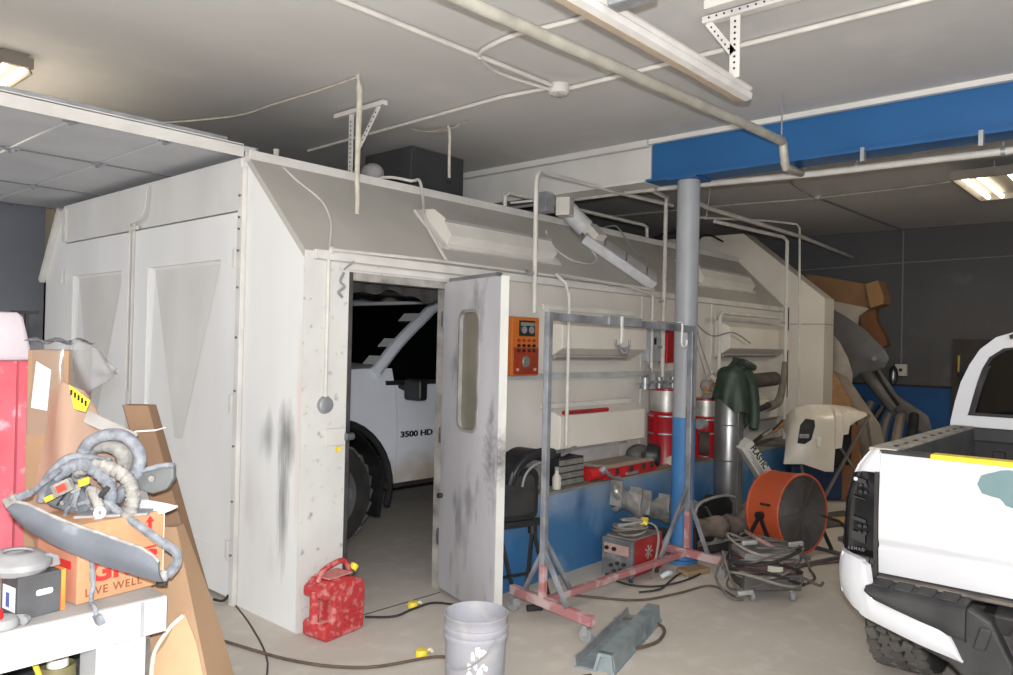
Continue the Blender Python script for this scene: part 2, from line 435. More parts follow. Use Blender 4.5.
# double doors with recessed, cross-broken panels
def front_door(y0, y1, hinge_right):
    fx = X0-.012
    g = .008
    ya, yb = y0+g, y1-g
    iy0, iy1, iz0, iz1 = ya+.22, yb-.22, .62, 2.08
    zt = 2.36
    rim_o = [(fx,ya,.03),(fx,yb,.03),(fx,yb,zt),(fx,ya,zt)]
    rim_i = [(fx,iy0,iz0-.3),(fx,iy1,iz0-.3),(fx,iy1,iz1),(fx,iy0,iz1)]
    d = MB().ring(rim_o, rim_i, (.045,0,0)).build('door', m_front, bo, bevel=.004)
    # recessed panel folded along a V: shallow creases running from the top corners to the bottom centre
    ym = (iy0+iy1)/2; zb = iz0-.3
    k = .032
    A, B, Cc, D = (fx+.004,iy0,zb), (fx+.004,iy1,zb), (fx+.02,iy1,iz1), (fx+.02,iy0,iz1)
    q = .05
    tl, tr = (fx+k,iy0+q,iz1-.02), (fx+k,iy1-q,iz1-.02)
    bl, br = (fx+k*.25,ym-.05,iz0+.30), (fx+k*.25,ym+.05,iz0+.30)
    p = MB().add([A,B,Cc,D,tl,tr,bl,br], [(0,1,7,6),(4,5,2,3),(6,7,5,4),(0,6,4,3),(1,2,5,7)])
    p.build('folded_panel', m_front, d)
    MB().add([V(tl)-V((.002,0,0)),V(tr)-V((.002,0,0)),V(br)-V((.002,0,0)),V(bl)-V((.002,0,0))], [(0,1,2,3)]).build('grey_fold', m_fgrey, d)  # centre of the V laid over in the greyer tone
    yh = ya if hinge_right else yb
    s = 1 if hinge_right else -1
    for z in (.32, 1.2, 2.08):
        h = MB().cyl((fx-.012,yh+s*.012,z-.06),(fx-.012,yh+s*.012,z+.06),.012,n=10)
        h.box(fx-.008,fx+.002,min(yh,yh+s*.06),max(yh,yh+s*.06),z-.055,z+.055)
        h.build('hinge', m_trim, d)
    return d
DS = 5.80
d1 = front_door(YR+.05, DS, True); d2 = front_door(DS, YR2-.05, False)
MB().box(X0-.03, X0-.012, DS+.0, DS+.05, .05, 2.42).build('door_astragal', m_trim, d1)
b = MB().cyl((X0-.045, DS+.012, 1.2), (X0-.045, DS+.012, 2.4), .006, n=8)
b.tube([(X0-.045,DS+.012,2.38),(X0-.06,DS-.03,2.41),(X0-.05,DS-.12,2.42),(X0-.04,DS-.2,2.47),(X0-.03,DS-.23,2.66)], .0075, 8, 5)
b.box(X0-.05,X0-.03,DS-.1,DS+.02,2.36,2.385)
b.build('latch_rod', m_conduit, d1)
MB().tube([(X0-.02,YR+.05,.06),(X0-.06,YR+.05,.03),(X0-.07,YR+.14,.02)], .008, 6, 4).build('door_bolt', m_rubber, d1)

# side wall with the personnel opening (x 2.70-3.47, z 0-1.985)
OX0, OX1, OZ = 2.715, 3.525, 1.99
jamb = mat('booth_jamb_white', (204,203,199), 0.5, col2=(188,187,183), scale=2.5, amt=.6, col3=(110,108,106), scale3=20, thr3=.61, amt3=.6)
MB().box(X0+.004, OX0, YS-.002, YS+T, 0, ZE).build('side_panel', jamb, bo)
MB().box(OX0, OX1, YS, YS+T, OZ, ZE).build('side_panel', jamb, bo)
MB().box(OX1, X1, YS, YS+T, 0, ZE).build('side_panel', m_side, bo)
MB().box(X0-.006, X0+.05, YS-.006, YS, 0, ZE).build('corner_trim', jamb, bo)
m_dirtyframe = mat('door_frame_dirty', (168,164,158), 0.5, col2=(96,92,88), scale=9, amt=.6)
MB().box(OX0-.004,OX0+.02,YS-.008,YS+.09,0,OZ).build('door_jamb', mat('jamb_dark_edge',(70,68,66),.6,col2=(40,38,38),scale=8), bo)
MB().box(OX1-.03,OX1,YS-.004,YS+.09,0,OZ).build('door_jamb', m_dirtyframe, bo)
MB().box(OX0,OX1,YS-.006,YS+.09,OZ-.045,OZ).build('door_lintel', m_dirtyframe, bo)
MB().box(OX0-.08,OX1+.06,YS-.02,YS,OZ+.012,OZ+.04).build('lintel_trim', m_trim, bo)
# ragged black rubber seal hanging in the head of the opening
def seal(u, v):
    x = OX0+.02+u*(OX1-OX0-.05); dz = .035+.03*u+.018*math.sin(u*9)+.012*math.sin(u*23)
    return (x, YS+.1+.008*math.sin(u*30), OZ-.03-v*dz-.02)
MB().grid(seal, 24, 3, (0,.01,0)).build('door_seal', m_rubber, bo)
# latch plate and cover plate on the jamb panel
MB().box(2.56,2.70,YS-.02,YS,1.005,1.10).build('latch_plate', m_trim, bo, bevel=.004)
MB().cyl((2.69,YS-.03,1.05),(2.74,YS-.03,1.05),.022,n=12).build('latch_bolt', m_steel, bo)
MB().box(2.645,2.675,YS-.012,YS,.965,.995).build('paint_tag', m_yellow, bo, label='yellow tag below the latch plate')
MB().lathe([(0,.03),(.03,.028),(.045,.02),(.052,.0)], (2.565,YS,1.235), (0,-1,0), 24).build('round_cover', m_galv, bo, smooth=True)
MB().tube([(2.56,YS-.012,1.28),(2.56,YS-.012,2.08)], .011, 8).build('jamb_conduit', m_conduit, bo)
b = MB().tube([(2.66,YS-.02,1.98),(2.63,YS-.03,1.93),(2.66,YS-.03,1.9),(2.62,YS-.03,1.87),(2.65,YS-.025,1.84)], .008, 6, 4)
b.tube([(2.69,YS-.02,2.02),(2.72,YS-.03,2.05),(2.66,YS-.02,2.0)], .006, 6, 4)
b.build('loose_wires', m_dust, bo)

# personnel door leaf, swung out
hx, hy = 3.505, 3.62
ex, ey = 3.292, 2.935
du = V((ex-hx, ey-hy, 0)); DL = du.length; du.normalize()
dn = V((du.y, -du.x, 0))            # normal to the leaf, towards -x side
if dn.x > 0: dn = -dn
m_leaf = mat('door_leaf_paint', (190,188,192), 0.5, col2=(158,157,162), scale=2.2, amt=.7, stretch=(1,1,.35), bump=.03, col3=(112,109,111), scale3=7, thr3=.555, amt3=.65)
m_edge = mat('door_edge_paint', (206,205,200), 0.5, col2=(186,184,180), scale=3)
add_spot(m_edge, (hx+du.x*DL-X0, hy+du.y*DL-YS, .95), (.3,.3,.2), (60,58,58), .9, 30)
H0 = V((hx, hy, .03)); ztop = 1.985
def lp(a, z, off=0): return H0+du*a+V((0,0,z-.03))+dn*off
wa0, wa1, wz0, wz1 = .30*DL, .66*DL, 1.06, 1.80
wr = rrect(wa1-wa0, wz1-wz0, .07, 6)
outl = []
for (a, c) in wr:   # matching outer outline on the leaf rectangle
    ca, cz = (wa0+wa1)/2, (wz0+wz1)/2
    outl.append((a, c))
leaf = thing_leaf = None
N_ = len(wr)
inner = [lp((wa0+wa1)/2+a, (wz0+wz1)/2+c) for a, c in wr]
outer = []
for (a, c) in wr:
    ca, cz = (wa0+wa1)/2, (wz0+wz1)/2
    dx, dz = a/((wa1-wa0)/2), c/((wz1-wz0)/2)
    s = 1/max(abs(dx), abs(dz))
    dx, dz = max(-1, min(1, dx*s)), max(-1, min(1, dz*s))
    aa = ca+dx*((DL-ca) if dx > 0 else ca); zz = cz+dz*((ztop-cz) if dz > 0 else (cz-.03))
    outer.append(lp(aa, zz))
leaf = MB().ring(outer, inner, dn*.045).build('door', m_leaf, bo)
leaf['label'] = 'narrow white side door with a tall window, swung open'
add_spot(m_leaf, (hx+du.x*.62-X0, hy+du.y*.62-YS, .95), (.3,.1,.3), (72,70,70), .8, 30)
add_spot(m_leaf, (hx+du.x*.2-X0, hy+du.y*.2-YS, .62), (.3,.05,.12), (120,124,124), .9, 6)
add_spot(m_leaf, (hx+du.x*.47-X0, hy+du.y*.47-YS, .58), (.3,.03,.09), (130,132,130), .9, 6)
MB().obox(lp(DL+.004, (ztop+.03)/2, .0225), du*.004, V((0,0,(ztop-.03)/2)), dn*.026).build('door_edge', m_edge, leaf)
wr2 = rrect(wa1-wa0-.03, wz1-wz0-.03, .055, 6)
MB().ring([lp((wa0+wa1)/2+a*1.03, (wz0+wz1)/2+c*1.01, .05) for a, c in wr], [lp((wa0+wa1)/2+a, (wz0+wz1)/2+c, .05) for a, c in wr2], -dn*.055).build('window_frame', mat('window_frame_grey',(150,148,144),.5,col2=(110,108,106),scale=8), leaf)
m_dirtyglass = mat('overspray_glass', (128,124,112), .35, col2=(108,104,92), scale=4, amt=.6, col3=(90,90,80), scale3=3, thr3=.55)
MB().prism([((wa0+wa1)/2+a, (wz0+wz1)/2-.03+c) for a, c in wr2], H0+dn*.02, du, V((0,0,1)), dn*.006).build('window_glass', m_dirtyglass, leaf)
for z in (.35, 1.0, 1.75):
    MB().cyl(lp(-.012, z-.05, .045), lp(-.012, z+.05, .045), .011, n=8).build('hinge', m_steel, leaf)
MB().cyl(lp(.03,.62,.045), lp(.03,.62,.075), .016, n=10).build('door_stop', m_rubber, leaf)
MB().obox(lp(.35,ztop+.012,.02), du*(DL*.42), V((0,0,.012)), dn*.018).build('top_bracket', m_steel, leaf)

# sloping shoulders, roof, far side
sl = MB().prism([(YS,ZE),(YR,ZR),(YR,ZR-.05),(YS,ZE-.05)], (X0-.004,-.003,.004), (0,1,0), (0,0,1), (X1-X0,0,0)); sl.build('roof_slope', m_slope, bo)
MB().prism([(YE,ZE),(YR2,ZR),(YR2,ZR-.05),(YE,ZE-.05)], (X0+.03,0,0), (0,1,0), (0,0,1), (X1-X0,0,0)).build('roof_slope', m_slope, bo)
MB().box(X0+.01, X1, YR, YR2, ZR-.05, ZR-.005).build('roof_deck', mat('roof_deck_dark',(84,84,86),.9,col2=(64,64,66),scale=2), bo)
MB().box(X0-.005, X1, YR-.03, YR+.03, ZR-.035, ZR+.035).build('ridge_trim', m_trim, bo, bevel=.005)
MB().box(X0+.05, X1, YS-.022, YS, ZE-.04, ZE+.012).build('eave_trim', m_trim, bo, bevel=.004)
MB().box(X0, X1, YE-T, YE, 0, ZE).build('side_panel', m_side, bo)
# inside lining
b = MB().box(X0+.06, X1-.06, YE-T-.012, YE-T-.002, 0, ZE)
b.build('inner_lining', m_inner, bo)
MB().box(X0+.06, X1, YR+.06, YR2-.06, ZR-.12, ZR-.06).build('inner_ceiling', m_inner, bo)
MB().box(X1-.06, X1-.01, YS+T, YE-T, 0, ZE).build('end_panel', m_side, bo)
# seams and ribs on the outside of the long wall
for x in (3.98, 5.85, 6.55, 7.15, 8.9):
    MB().box(x-.006, x+.006, YS-.006, YS, .59, ZE-.04).build('wall_seam', m_trim, bo)
b = MB().box(3.6, 6.45, YS-.03, YS, 1.345, 1.385)
b.build('wall_rail', mat('wall_rail_grey',(176,178,182),.5,col2=(150,150,152),scale=6), bo)
# hooded wall lamps (two per bay)
m_lampbody = mat('lamp_housing_cream', (214,208,198), 0.5, col2=(202,195,184), scale=2.5, amt=.5, col3=(176,168,152), scale3=9, thr3=.66)
m_slot = mat('lamp_slot', (150,148,146), 0.5)
def wall_lamp(x0, x1, zt, zf1, zf0, zb, d=.17):
    p = MB().prism([(YS,zt),(YS-.03,zt),(YS-d,zf1),(YS-d,zf0),(YS,zb)], (x0,0,0), (0,1,0), (0,0,1), (x1-x0,0,0)).build('wall_lamp', m_lampbody, bo, bevel=.005)
    MB().box(x0-.07, x1-.02, YS-.05, YS-.03, zt-.005, zt+.03).build('lamp_hood_rail', m_trim, p)
    MB().obox(((x0+x1)/2-.06, YS-d*.45, zf0-(zf0-zb)*.55-.014), ((x1-x0)*.42,0,0), V((0,d,zb-zf0)).normalized()*.02, (0,-.004,-.008)).build('lamp_slot', m_slot, p)
    return p
wall_lamp(4.5, 5.66, 1.865, 1.745, 1.575, 1.475)
lowlamp = wall_lamp(4.5, 5.66, 1.13, 1.075, .835, .80)
MB().tube([(4.56,YS-.15,1.098),(5.13,YS-.15,1.098)], .016, 10).build('red_bar', mat('red_lamp_bar',(168,24,34),.4,col2=(110,20,26),scale=9), lowlamp, smooth=True, label='dark red bar lying along the lamp top')
wall_lamp(7.22, 8.72, 1.885, 1.815, 1.605, 1.50)
wall_lamp(7.6, 8.75, 1.10, 1.05, .86, .82)
# light boxes on the sloping shoulder
m_lbox = mat('slope_lamp_white', (214,210,202), 0.45, col2=(200,196,188), scale=3)
sv = V((0, YR-YS, ZR-ZE)).normalized(); sn = V((0, -(ZR-ZE), YR-YS)).normalized()
def slope_lamp(x0, x1, s0, s1):
    """s along the slope from the eave; stepped tray with a keeled face"""
    base = V((0, YS, ZE))
    o = base+sv*s0; Lh = s1-s0
    prof = [(0,0),(-.01,.025),(.035,.03),(.04,.09),(.15,.115),(.16,.138),(Lh-.12,.11),(Lh-.02,.03),(Lh,0)]
    p = MB().prism([(a, h) for a, h in prof], o+V((x0,0,0)), sv, sn, V((x1-x0,0,0))).build('slope_lamp', m_lbox, bo, bevel=.004)
    MB().prism([(.0,.0),(0,.022),(Lh-.02,.022),(Lh-.02,0)], o+V((x0-.06,0,0)), sv, sn, V((x1-x0+.14,0,0))).build('lamp_tray', m_trim, p)
    MB().prism([(.162,.140),(Lh-.12,.113),(Lh-.02,.033),(Lh-.02,.028),(Lh-.12,.108),(.162,.135)], o+V((x0+.002,0,0)), sv, sn, V((x1-x0-.004,0,0))).build('dusty_top', m_slope, p)
    MB().obox(o+sv*.155+sn*.130+V(((x0+x1)/2,0,0)), V(((x1-x0)/2,0,0)), sv*.004, sn*.012).build('lamp_joint', m_slot, p)
    return p
slope_lamp(3.62, 4.78, .2, .62)
slope_lamp(7.2, 8.42, .2, .62)
# exhaust plenum at the far end
pl = MB().prism([(3.2,0),(3.2,2.2),(4.2,3.02),(7.2,3.02),(8.0,2.3),(8.0,0)], (X1+.02,0,0), (0,1,0), (0,0,1), (.3,0,0)).build('exhaust_plenum', mat('plenum_cream',(216,208,196),.55,col2=(202,194,180),scale=1.5), bo)
MB().box(X1+.012,X1+.325,3.195,3.8,1.90,1.91).build('plenum_seam', m_slot, pl)
MB().box(X1-.03,X1+.02,YS-.03,YS+.02,.59,2.1).build('end_trim', m_rubber, bo)
# ================================================================= OVERHEAD
# open sectional garage door lying under the ceiling
m_gdoor = mat('garage_door_panel', (192,193,196), 0.7, col2=(176,177,181), scale=2, amt=.5)
m_gseam = mat('garage_door_seam', (120,120,124), 0.8)
gd = thing('overhead_door', 'open grey overhead garage door lying flat under the ceiling beside the booth top', 'garage door', (1.0, 6.1, 2.745))
xs = [2.54, 2.03, 1.52, 1.01, .5, -.01, -.52]
for a, b_ in zip(xs[1:], xs[:-1]):
    s = MB().box(a+.006, b_-.006, 4.38, 7.86, 2.745, 2.778).build('door_section', m_gdoor, gd, bevel=.006)
    st = MB()
    for y in (5.5, 6.75): st.box(a+.01, b_-.01, y-.010, y+.010, 2.737, 2.745)
    st.build('stile', m_gseam, s)
    hg = MB()
    for y in (4.5, 5.5, 6.75, 7.78):
        hg.box(a-.035, a+.035, y-.03, y+.03, 2.729, 2.739); hg.cyl((a,y-.03,2.724),(a,y+.03,2.724),.011,n=8)
    hg.build('hinge', m_galv, s)
MB().box(2.53,2.56,4.40,7.86,2.725,2.785).build('end_stile', m_gseam, gd)
t = thing('door_track', 'long white steel track running from the left edge to the booth ridge', 'track', (.6, 4.29, 2.69))
b = MB().box(-4+1.2, 2.39, 4.27, 4.282, 2.68, 2.75); b.box(-2.8, 2.39, 4.27, 4.33, 2.745, 2.757)
b.build('track_channel', m_trim, t)
MB().box(-2.8, 2.3, 4.30, 4.36, 2.757, 2.785).build('track_angle', m_galv, t)
for x in (-1.2, .3): MB().bar((x,4.34,2.79),(x,4.34,ZC),.03,.006).build('hanger', m_galv, t)
t = thing('door_track', 'rear door track tube below the open garage door near the left grey wall', 'track', (.6, 7.9, 2.78))
MB().tube([(-2.5,7.9,2.79),(2.62,7.9,2.79)], .03, 10).build('track_tube', m_galv, t)
for x in (2.2, 1.4): MB().cyl((x,7.86,2.78),(x,7.93,2.78),.045,n=12).build('roller', m_steel, t)
for x in (2.45, .2): MB().bar((x,7.93,2.8),(x,7.93,ZC),.03,.006).build('hanger', m_galv, t)
# loose sheet lying on the booth roof near the front
t = tag(MB().obox((2.60,5.9,2.745),(.015,.0,.0),(.0,.75,.0),(0,0,.05)).build('roof_flange', m_galv), 'grey sheet metal flange standing along the booth roof front edge', 'flange')
MB().tube([(2.9,4.75,2.69),(2.9,4.75,2.9)], .02, 8).build('stub_pipe', m_conduit)
tag(bpy.data.objects['stub_pipe'], 'short vertical pipe stub on the booth roof behind the white track', 'pipe')
bpy.data.objects['stub_pipe'].name = 'vent_stub'

# second track overhead (nearest), with its bracket
t = thing('ceiling_track', 'thick white double track hanging from the ceiling at top centre', 'track', (2.6, 1.78, 2.9))
MB().prism([(1.645,2.885),(1.640,2.872),(1.652,2.860),(1.640,2.848),(1.645,2.822),(1.675,2.815),(1.675,2.885)], (.5,0,0), (0,1,0), (0,0,1), (3.10,0,0)).build('track_channel', m_trim, t)
MB().prism([(1.675,2.812),(1.675,2.87),(1.708,2.87),(1.708,2.812)], (.5,0,0), (0,1,0), (0,0,1), (3.06,0,0)).build('track_web', mat('track_tan',(170,154,134),.7,col2=(150,136,118),scale=6), t)
MB().obox((2.35,1.53,2.93),(.04,0,0),(0,.085,0),(0,0,.1)).build('carriage_plate', m_galv, t, bevel=.01)
MB().cyl((2.28,1.58,2.90),(2.28,1.635,2.90),.028,n=14).build('roller', m_steel, t)
def slotted_angle(mb, a, b, w=.04, up=(0,1,0)):
    mb.bar(a, b, w, .004, up=up)
def slots(par, a, b, k, r=.006, d=(0,-.003,0)):
    a, b, d = V(a), V(b), V(d)
    for i in range(k):
        p = a+(b-a)*((i+.5)/k); MB().cyl(p+d, p+d*1.6, r, n=6).build('slot_hole', m_rubber, par)
dv = V((-.69,-.72,0))
t = thing('slotted_bracket', 'white slotted steel bracket holding the end of the thick ceiling track', 'bracket', (3.40,1.64,3.19))
b = MB().bar((3.40,1.80,3.175),(3.40,.9,3.175),.05,.03)
b.build('ceiling_bar', m_trim, t)
b = MB().bar((3.40,1.64,3.17),(3.40,1.64,2.87),.05,.006,up=(1,0,0)); b.build('hanger_leg', m_trim, t)
b = MB().bar((3.40,1.78,3.165),(3.40,1.65,2.99),.035,.006,up=(1,0,0)); b.build('brace', m_trim, t)
slots(t, (3.40,1.64,3.15),(3.40,1.64,2.90), 9, .006, (-.004,0,0)); slots(t, (3.40,1.77,3.15),(3.40,1.66,3.0), 6, .005, (-.004,0,0)); slots(t,(3.375,1.78,3.175),(3.375,1.0,3.175),20,.005,(-.006,0,0))
tag(MB().box(3.24,3.30,.5,1.72,3.16,3.2).build('ceiling_bar', m_trim), 'white ceiling bar at the top edge right of the thick track', 'bar')

# T bracket over the booth ridge with hanging foam-covered pipe
t = thing('slotted_bracket', 'white slotted T bracket hanging from the ceiling down to the booth ridge', 'bracket', (3.25,4.29,3.19))
MB().bar((3.25,4.56,3.17),(3.25,4.02,3.17),.04,.03).build('ceiling_bar', m_trim, t)
MB().bar((3.25,4.38,3.17),(3.25,4.38,2.70),.045,.006,up=(1,0,0)).build('hanger_leg', m_trim, t)
MB().bar((3.25,4.08,3.16),(3.25,4.28,2.92),.035,.006,up=(1,0,0)).build('brace', m_trim, t)
slots(t,(3.25,4.38,3.12),(3.25,4.38,2.75),12,.006,(-.004,0,0)); slots(t,(3.25,4.1,3.135),(3.25,4.26,2.945),7,.006,(-.004,0,0))
m_foam = mat('dusty_foam', (196,190,178), 0.9, col2=(160,152,140), scale=14, amt=.7)
tag(MB().tube([(2.86,3.80,3.2),(2.875,3.80,3.1),(2.875,3.80,2.98),(2.88,3.81,2.8),(2.88,3.81,2.6),(2.886,3.81,2.45),(2.885,3.81,2.36)], .02, 10, 4, rf=lambda t: 1-.35*t if t > .12 else .55).build('hanging_hose', m_foam, smooth=True), 'white foam-wrapped hose hanging straight down from the ceiling before the booth', 'hose')
# peeling strip and broken tube further right
t = thing('peeling_strip', 'peeling white strip on the ceiling with a broken tube dangling', 'strip', (3.9,4.15,3.19))
def pst(u, v):
    return (3.82+.12*u+v*.10*math.sin(PI*min(1,u*1.2)), 4.42-.5*u, 3.19-.05*math.sin(u*PI)*(1-v)-.012*math.sin(u*11)*v)
MB().grid(pst, 14, 3, (0,0,.004)).build('strip', m_foam, t)
MB().tube([(3.92,4.12,3.19),(3.94,4.12,3.12),(3.945,4.125,2.95),(3.945,4.12,2.80)], .011, 8, 4).build('tube', m_foam, t)
MB().cyl((3.945,4.12,2.78),(3.945,4.12,2.805),.014,n=8).build('tube_end', m_rubber, t)

# long pipe overhead, elbow down to the main pipe behind the beam
P_ = []
tag(MB().tube([(.4,2.14,2.90),(2.05,2.10,2.90),(4.4,1.965,2.90),(4.71,1.955,2.90),(4.745,1.955,2.888),(4.755,1.955,2.85),(4.755,1.945,2.77),(4.775,1.945,2.745),(4.82,1.95,2.745),(5.47,2.12,2.855)], .027, 12).build('hanging_pipe', m_conduit2, smooth=True), 'long pale pipe slanting across the ceiling, elbowing down before the blue beam', 'pipe')
t = thing('pipe_hanger', 'thin rod hanger holding the elbow of the long overhead pipe', 'hanger', (4.74,1.955,ZC))
MB().cyl((4.72,1.955,2.93),(4.72,1.955,ZC),.005,n=6).build('rod', m_galv, t)
MB().lathe([(.034,-.01),(.034,.01)],(4.70,1.955,2.90),(1,.0,0),16).build('ring_clamp', m_galv, t)
tag(MB().tube([(5.5,-5.5,2.80),(5.5,.85,2.835),(5.5,2.0,2.845),(5.5,3.46,2.895),(5.5,5.2,2.90),(5.5,7.8,2.90)], .024, 12).build('hanging_pipe', m_conduit, smooth=True), 'straight white pipe running below and behind the blue beam past the pillar', 'pipe')
for y in (.9, 1.75, 3.3, 4.35):
    z = 2.835+(y-.85)*.024 if y < 3.5 else 2.9
    o = MB().cyl((5.5,y,z+.02),(5.5,y,ZC if y>3.4 else ZC),.006,n=6); o.lathe([(.028,-.012),(.028,.012)],(5.5,y,z),(0,1,0),14)
    tag(o.build('pipe_hanger', m_galv), {.9:'right-hand rod hanger on the white pipe behind the blue beam', 1.75:'rod hanger on the white pipe just right of the elbow', 3.3:'rod hanger on the white pipe at the pillar', 4.35:'rod hanger on the white pipe over the booth roof'}[y], 'hanger', 'pipe hangers')
# pipes rising along the booth wall and over the roof
def pipe(label, pts, r=.016, m=None, name='conduit_pipe', cat='pipe', smooth=0, clips=()):
    t = tag(MB().tube(pts, r, 10, smooth).build(name, m or m_conduit, smooth=True), label, cat)
    for c in clips:
        MB().obox(c, (r*1.7,0,0), (0,r*1.3,0), (0,0,.012)).build('clip', m_galv, t)
    return t
pipe('tall pipe rising from the orange panel and bending over the booth roof', [(4.21,3.5,1.82),(4.2,3.5,2.68),(4.205,3.505,2.74),(4.225,3.515,2.79),(4.27,3.53,2.83),(4.33,3.55,2.845),(4.42,3.57,2.85),(5.5,3.62,2.88),(6.3,3.62,2.90)], .017, clips=((4.205,3.515,2.1),))
pipe('vertical pipe behind the pillar from valves up to the white overhead pipe', [(5.98,3.5,1.10),(5.98,3.5,2.86),(5.93,3.46,2.9),(5.55,3.4,2.9)], .018, clips=((5.98,3.515,1.6),(5.98,3.515,2.0)))
pipe('second thin pipe beside the tall vertical pipe left of the pillar', [(5.86,3.54,1.33),(5.86,3.54,2.04)], .013)
pipe('low roof pipe running along the booth ridge between two short legs', [(4.76,4.3,2.72),(4.76,4.3,2.82),(4.8,4.3,2.85),(6.9,4.3,2.86),(6.97,4.3,2.84),(6.98,4.3,2.72)], .018)
pipe('vertical pipe at the far end of the booth wall, left of the plenum', [(8.44,3.4,.62),(8.42,3.4,2.8),(8.35,3.42,2.84),(7.1,3.6,2.86)], .02, clips=((8.44,3.42,1.9),))
pipe('thin looped pipe before the exhaust plenum, bending at the top right', [(8.8,3.38,.7),(8.72,3.38,2.98),(8.66,3.4,3.02),(8.3,3.55,3.02),(7.5,4.0,2.99)], .013)
pipe('slanting pipe crossing from the pillar down to the dark back wall', [(5.53,3.06,2.80),(6.32,3.28,2.85),(8.6,3.31,2.86),(10.88,3.5,2.87)], .02)
pipe('thin white line running along the eave above the side door', [(2.56,3.6,2.10),(3.3,3.6,2.115),(4.2,3.6,2.115),(5.4,3.6,2.115),(5.86,3.56,2.06)], .010, clips=((4.22,3.6,2.12),(5.3,3.6,2.1)))
pipe('second white line just under the eave line over the wall lamps', [(4.53,3.435,.86),(4.53,3.435,1.95),(4.53,3.47,2.05),(4.53,3.56,2.12),(4.58,3.58,2.125),(4.95,3.58,2.118),(5.93,3.57,2.10)], .013, clips=())
pipe('square bracket pipe round the far wall lamp', [(7.05,3.5,.9),(7.05,3.5,1.9),(7.09,3.5,1.95),(8.4,3.46,1.95)], .018)
pipe('short horizontal pipe above the far low wall lamp', [(7.1,3.6,1.36),(8.7,3.5,1.32)], .012)
b_ = tag(MB().sphere((2.575,3.62,2.10),.022).build('line_junction', m_trim, smooth=True), 'small white round junction at the corner where two wall lines meet', 'junction')
# thin cables on the sloping shoulder
def on_slope(x, s, h=.016): 
    p = V((x, YS, ZE))+sv*s+sn*h
    return tuple(p)
pipe('thin white cable curving down the booth shoulder from ridge to corner', [on_slope(2.62,.80), on_slope(2.66,.68), on_slope(2.75,.5), on_slope(2.72,.3), on_slope(2.62,.1), on_slope(2.575,.02)], .007, smooth=5, name='cable', cat='cable')
pipe('conduit hooking over the booth ridge and down past the first shoulder lamp', [(3.45,4.4,2.75),(3.6,4.36,2.78),(3.72,4.28,2.765),(3.725,4.20,2.76),on_slope(3.70,.74,.06),on_slope(3.53,.42,.05),on_slope(3.48,.2,.05),on_slope(3.46,.0,.04)], .011, smooth=3)
pipe('thin white cable drooping from the first shoulder lamp to the flat duct', [on_slope(4.92,.56,.08), on_slope(4.97,.48), on_slope(5.05,.3), on_slope(5.3,.27), on_slope(5.5,.36), on_slope(5.52,.46,.03)], .007, smooth=5, name='cable', cat='cable')
pipe('dark thin cable sloping down the shoulder right of the flat duct', [(6.3,4.38,2.76),(6.32,4.24,2.765),on_slope(6.36,.74,.04),on_slope(6.40,.62),on_slope(6.5,.4),on_slope(6.62,.05)], .006, smooth=4, name='cable', cat='cable', m=m_dust)
# flat duct with boxes on the shoulder
m_duct = mat('dusty_duct', (206,206,206), 0.6, col2=(172,172,174), scale=8, amt=.7)
t = thing('flat_duct', 'grey flat duct with two boxes lying down the booth shoulder', 'duct', (5.7,4.0,2.4))
a = V(on_slope(5.58,.66,.055)); c = V(on_slope(6.08,.08,.055))
MB().bar(a, c, .24, .09, up=sn).build('duct_body', m_duct, t, bevel=.012)
for k in range(3):
    q = a.lerp(c, .25+.3*k); MB().obox(q+sn*.03, (c-a).normalized()*.008, sn.cross((c-a).normalized())*.106, sn*.02).build('duct_band', m_galv, t)
MB().tube([on_slope(5.46,.88,.14), on_slope(5.5,.80,.125), on_slope(5.57,.68,.105)], .085, 12, 4).build('elbow', m_duct, t, smooth=True)
b = MB().obox(on_slope(5.63,.62,.11), sv*.085, V((.07,0,0)), sn*.05); b.build('joint_box', m_lbox, t, bevel=.006)
MB().obox((5.34,4.12,2.80), (.075,.03,0), (-.02,.06,0), (0,0,.085)).build('control_box', m_lbox, t, bevel=.006)
MB().obox((5.1,4.15,2.80), (.06,0,0), (0,.06,0), (0,0,.085)).build('control_box', m_galv, t, bevel=.006)
pipe('thin pipe stub leading into the boxes of the flat duct', [(4.85,4.32,2.78),(5.05,4.24,2.82)], .01)
# motor head on the roof, tall grey duct behind
t = thing('roof_motor', 'dusty grey motor head on the booth roof behind the ridge', 'motor', (3.5,4.45,2.7))
MB().sphere((3.5,4.45,2.80),.085,.085,.075,n=12,m=8).build('motor_body', m_dust, t, smooth=True)
b = MB().cyl((3.42,4.52,2.78),(3.3,4.62,2.76),.045,n=12); b.build('motor_tail', m_dust, t, smooth=True)
MB().cyl((3.5,4.45,2.69),(3.5,4.45,2.74),.06,n=12).build('motor_base', m_rubber, t)
m_ddk = mat('dark_duct', (62,62,63), 0.8, col2=(50,50,51), scale=3, amt=.5)
t = thing('roof_duct', 'square dark grey duct rising from the booth roof to the ceiling', 'duct', (4.5,5.0,2.7))
MB().box(4.12,4.72,4.75,5.35,2.70,3.18).build('duct_body', m_ddk, t, bevel=.01)
MB().box(4.08,4.76,4.71,5.39,2.69,2.73).build('duct_flange', m_ddk, t)
t = thing('roof_cable', 'loose black cable looping on the far end of the booth roof', 'cable', (7.8,4.4,2.7))
MB().tube([(7.2,4.4,2.76),(7.7,4.35,2.9),(8.1,4.4,2.78),(8.4,4.38,2.95),(8.9,4.4,2.92)], .012, 8, 6).build('cable_run', m_rubber, t)

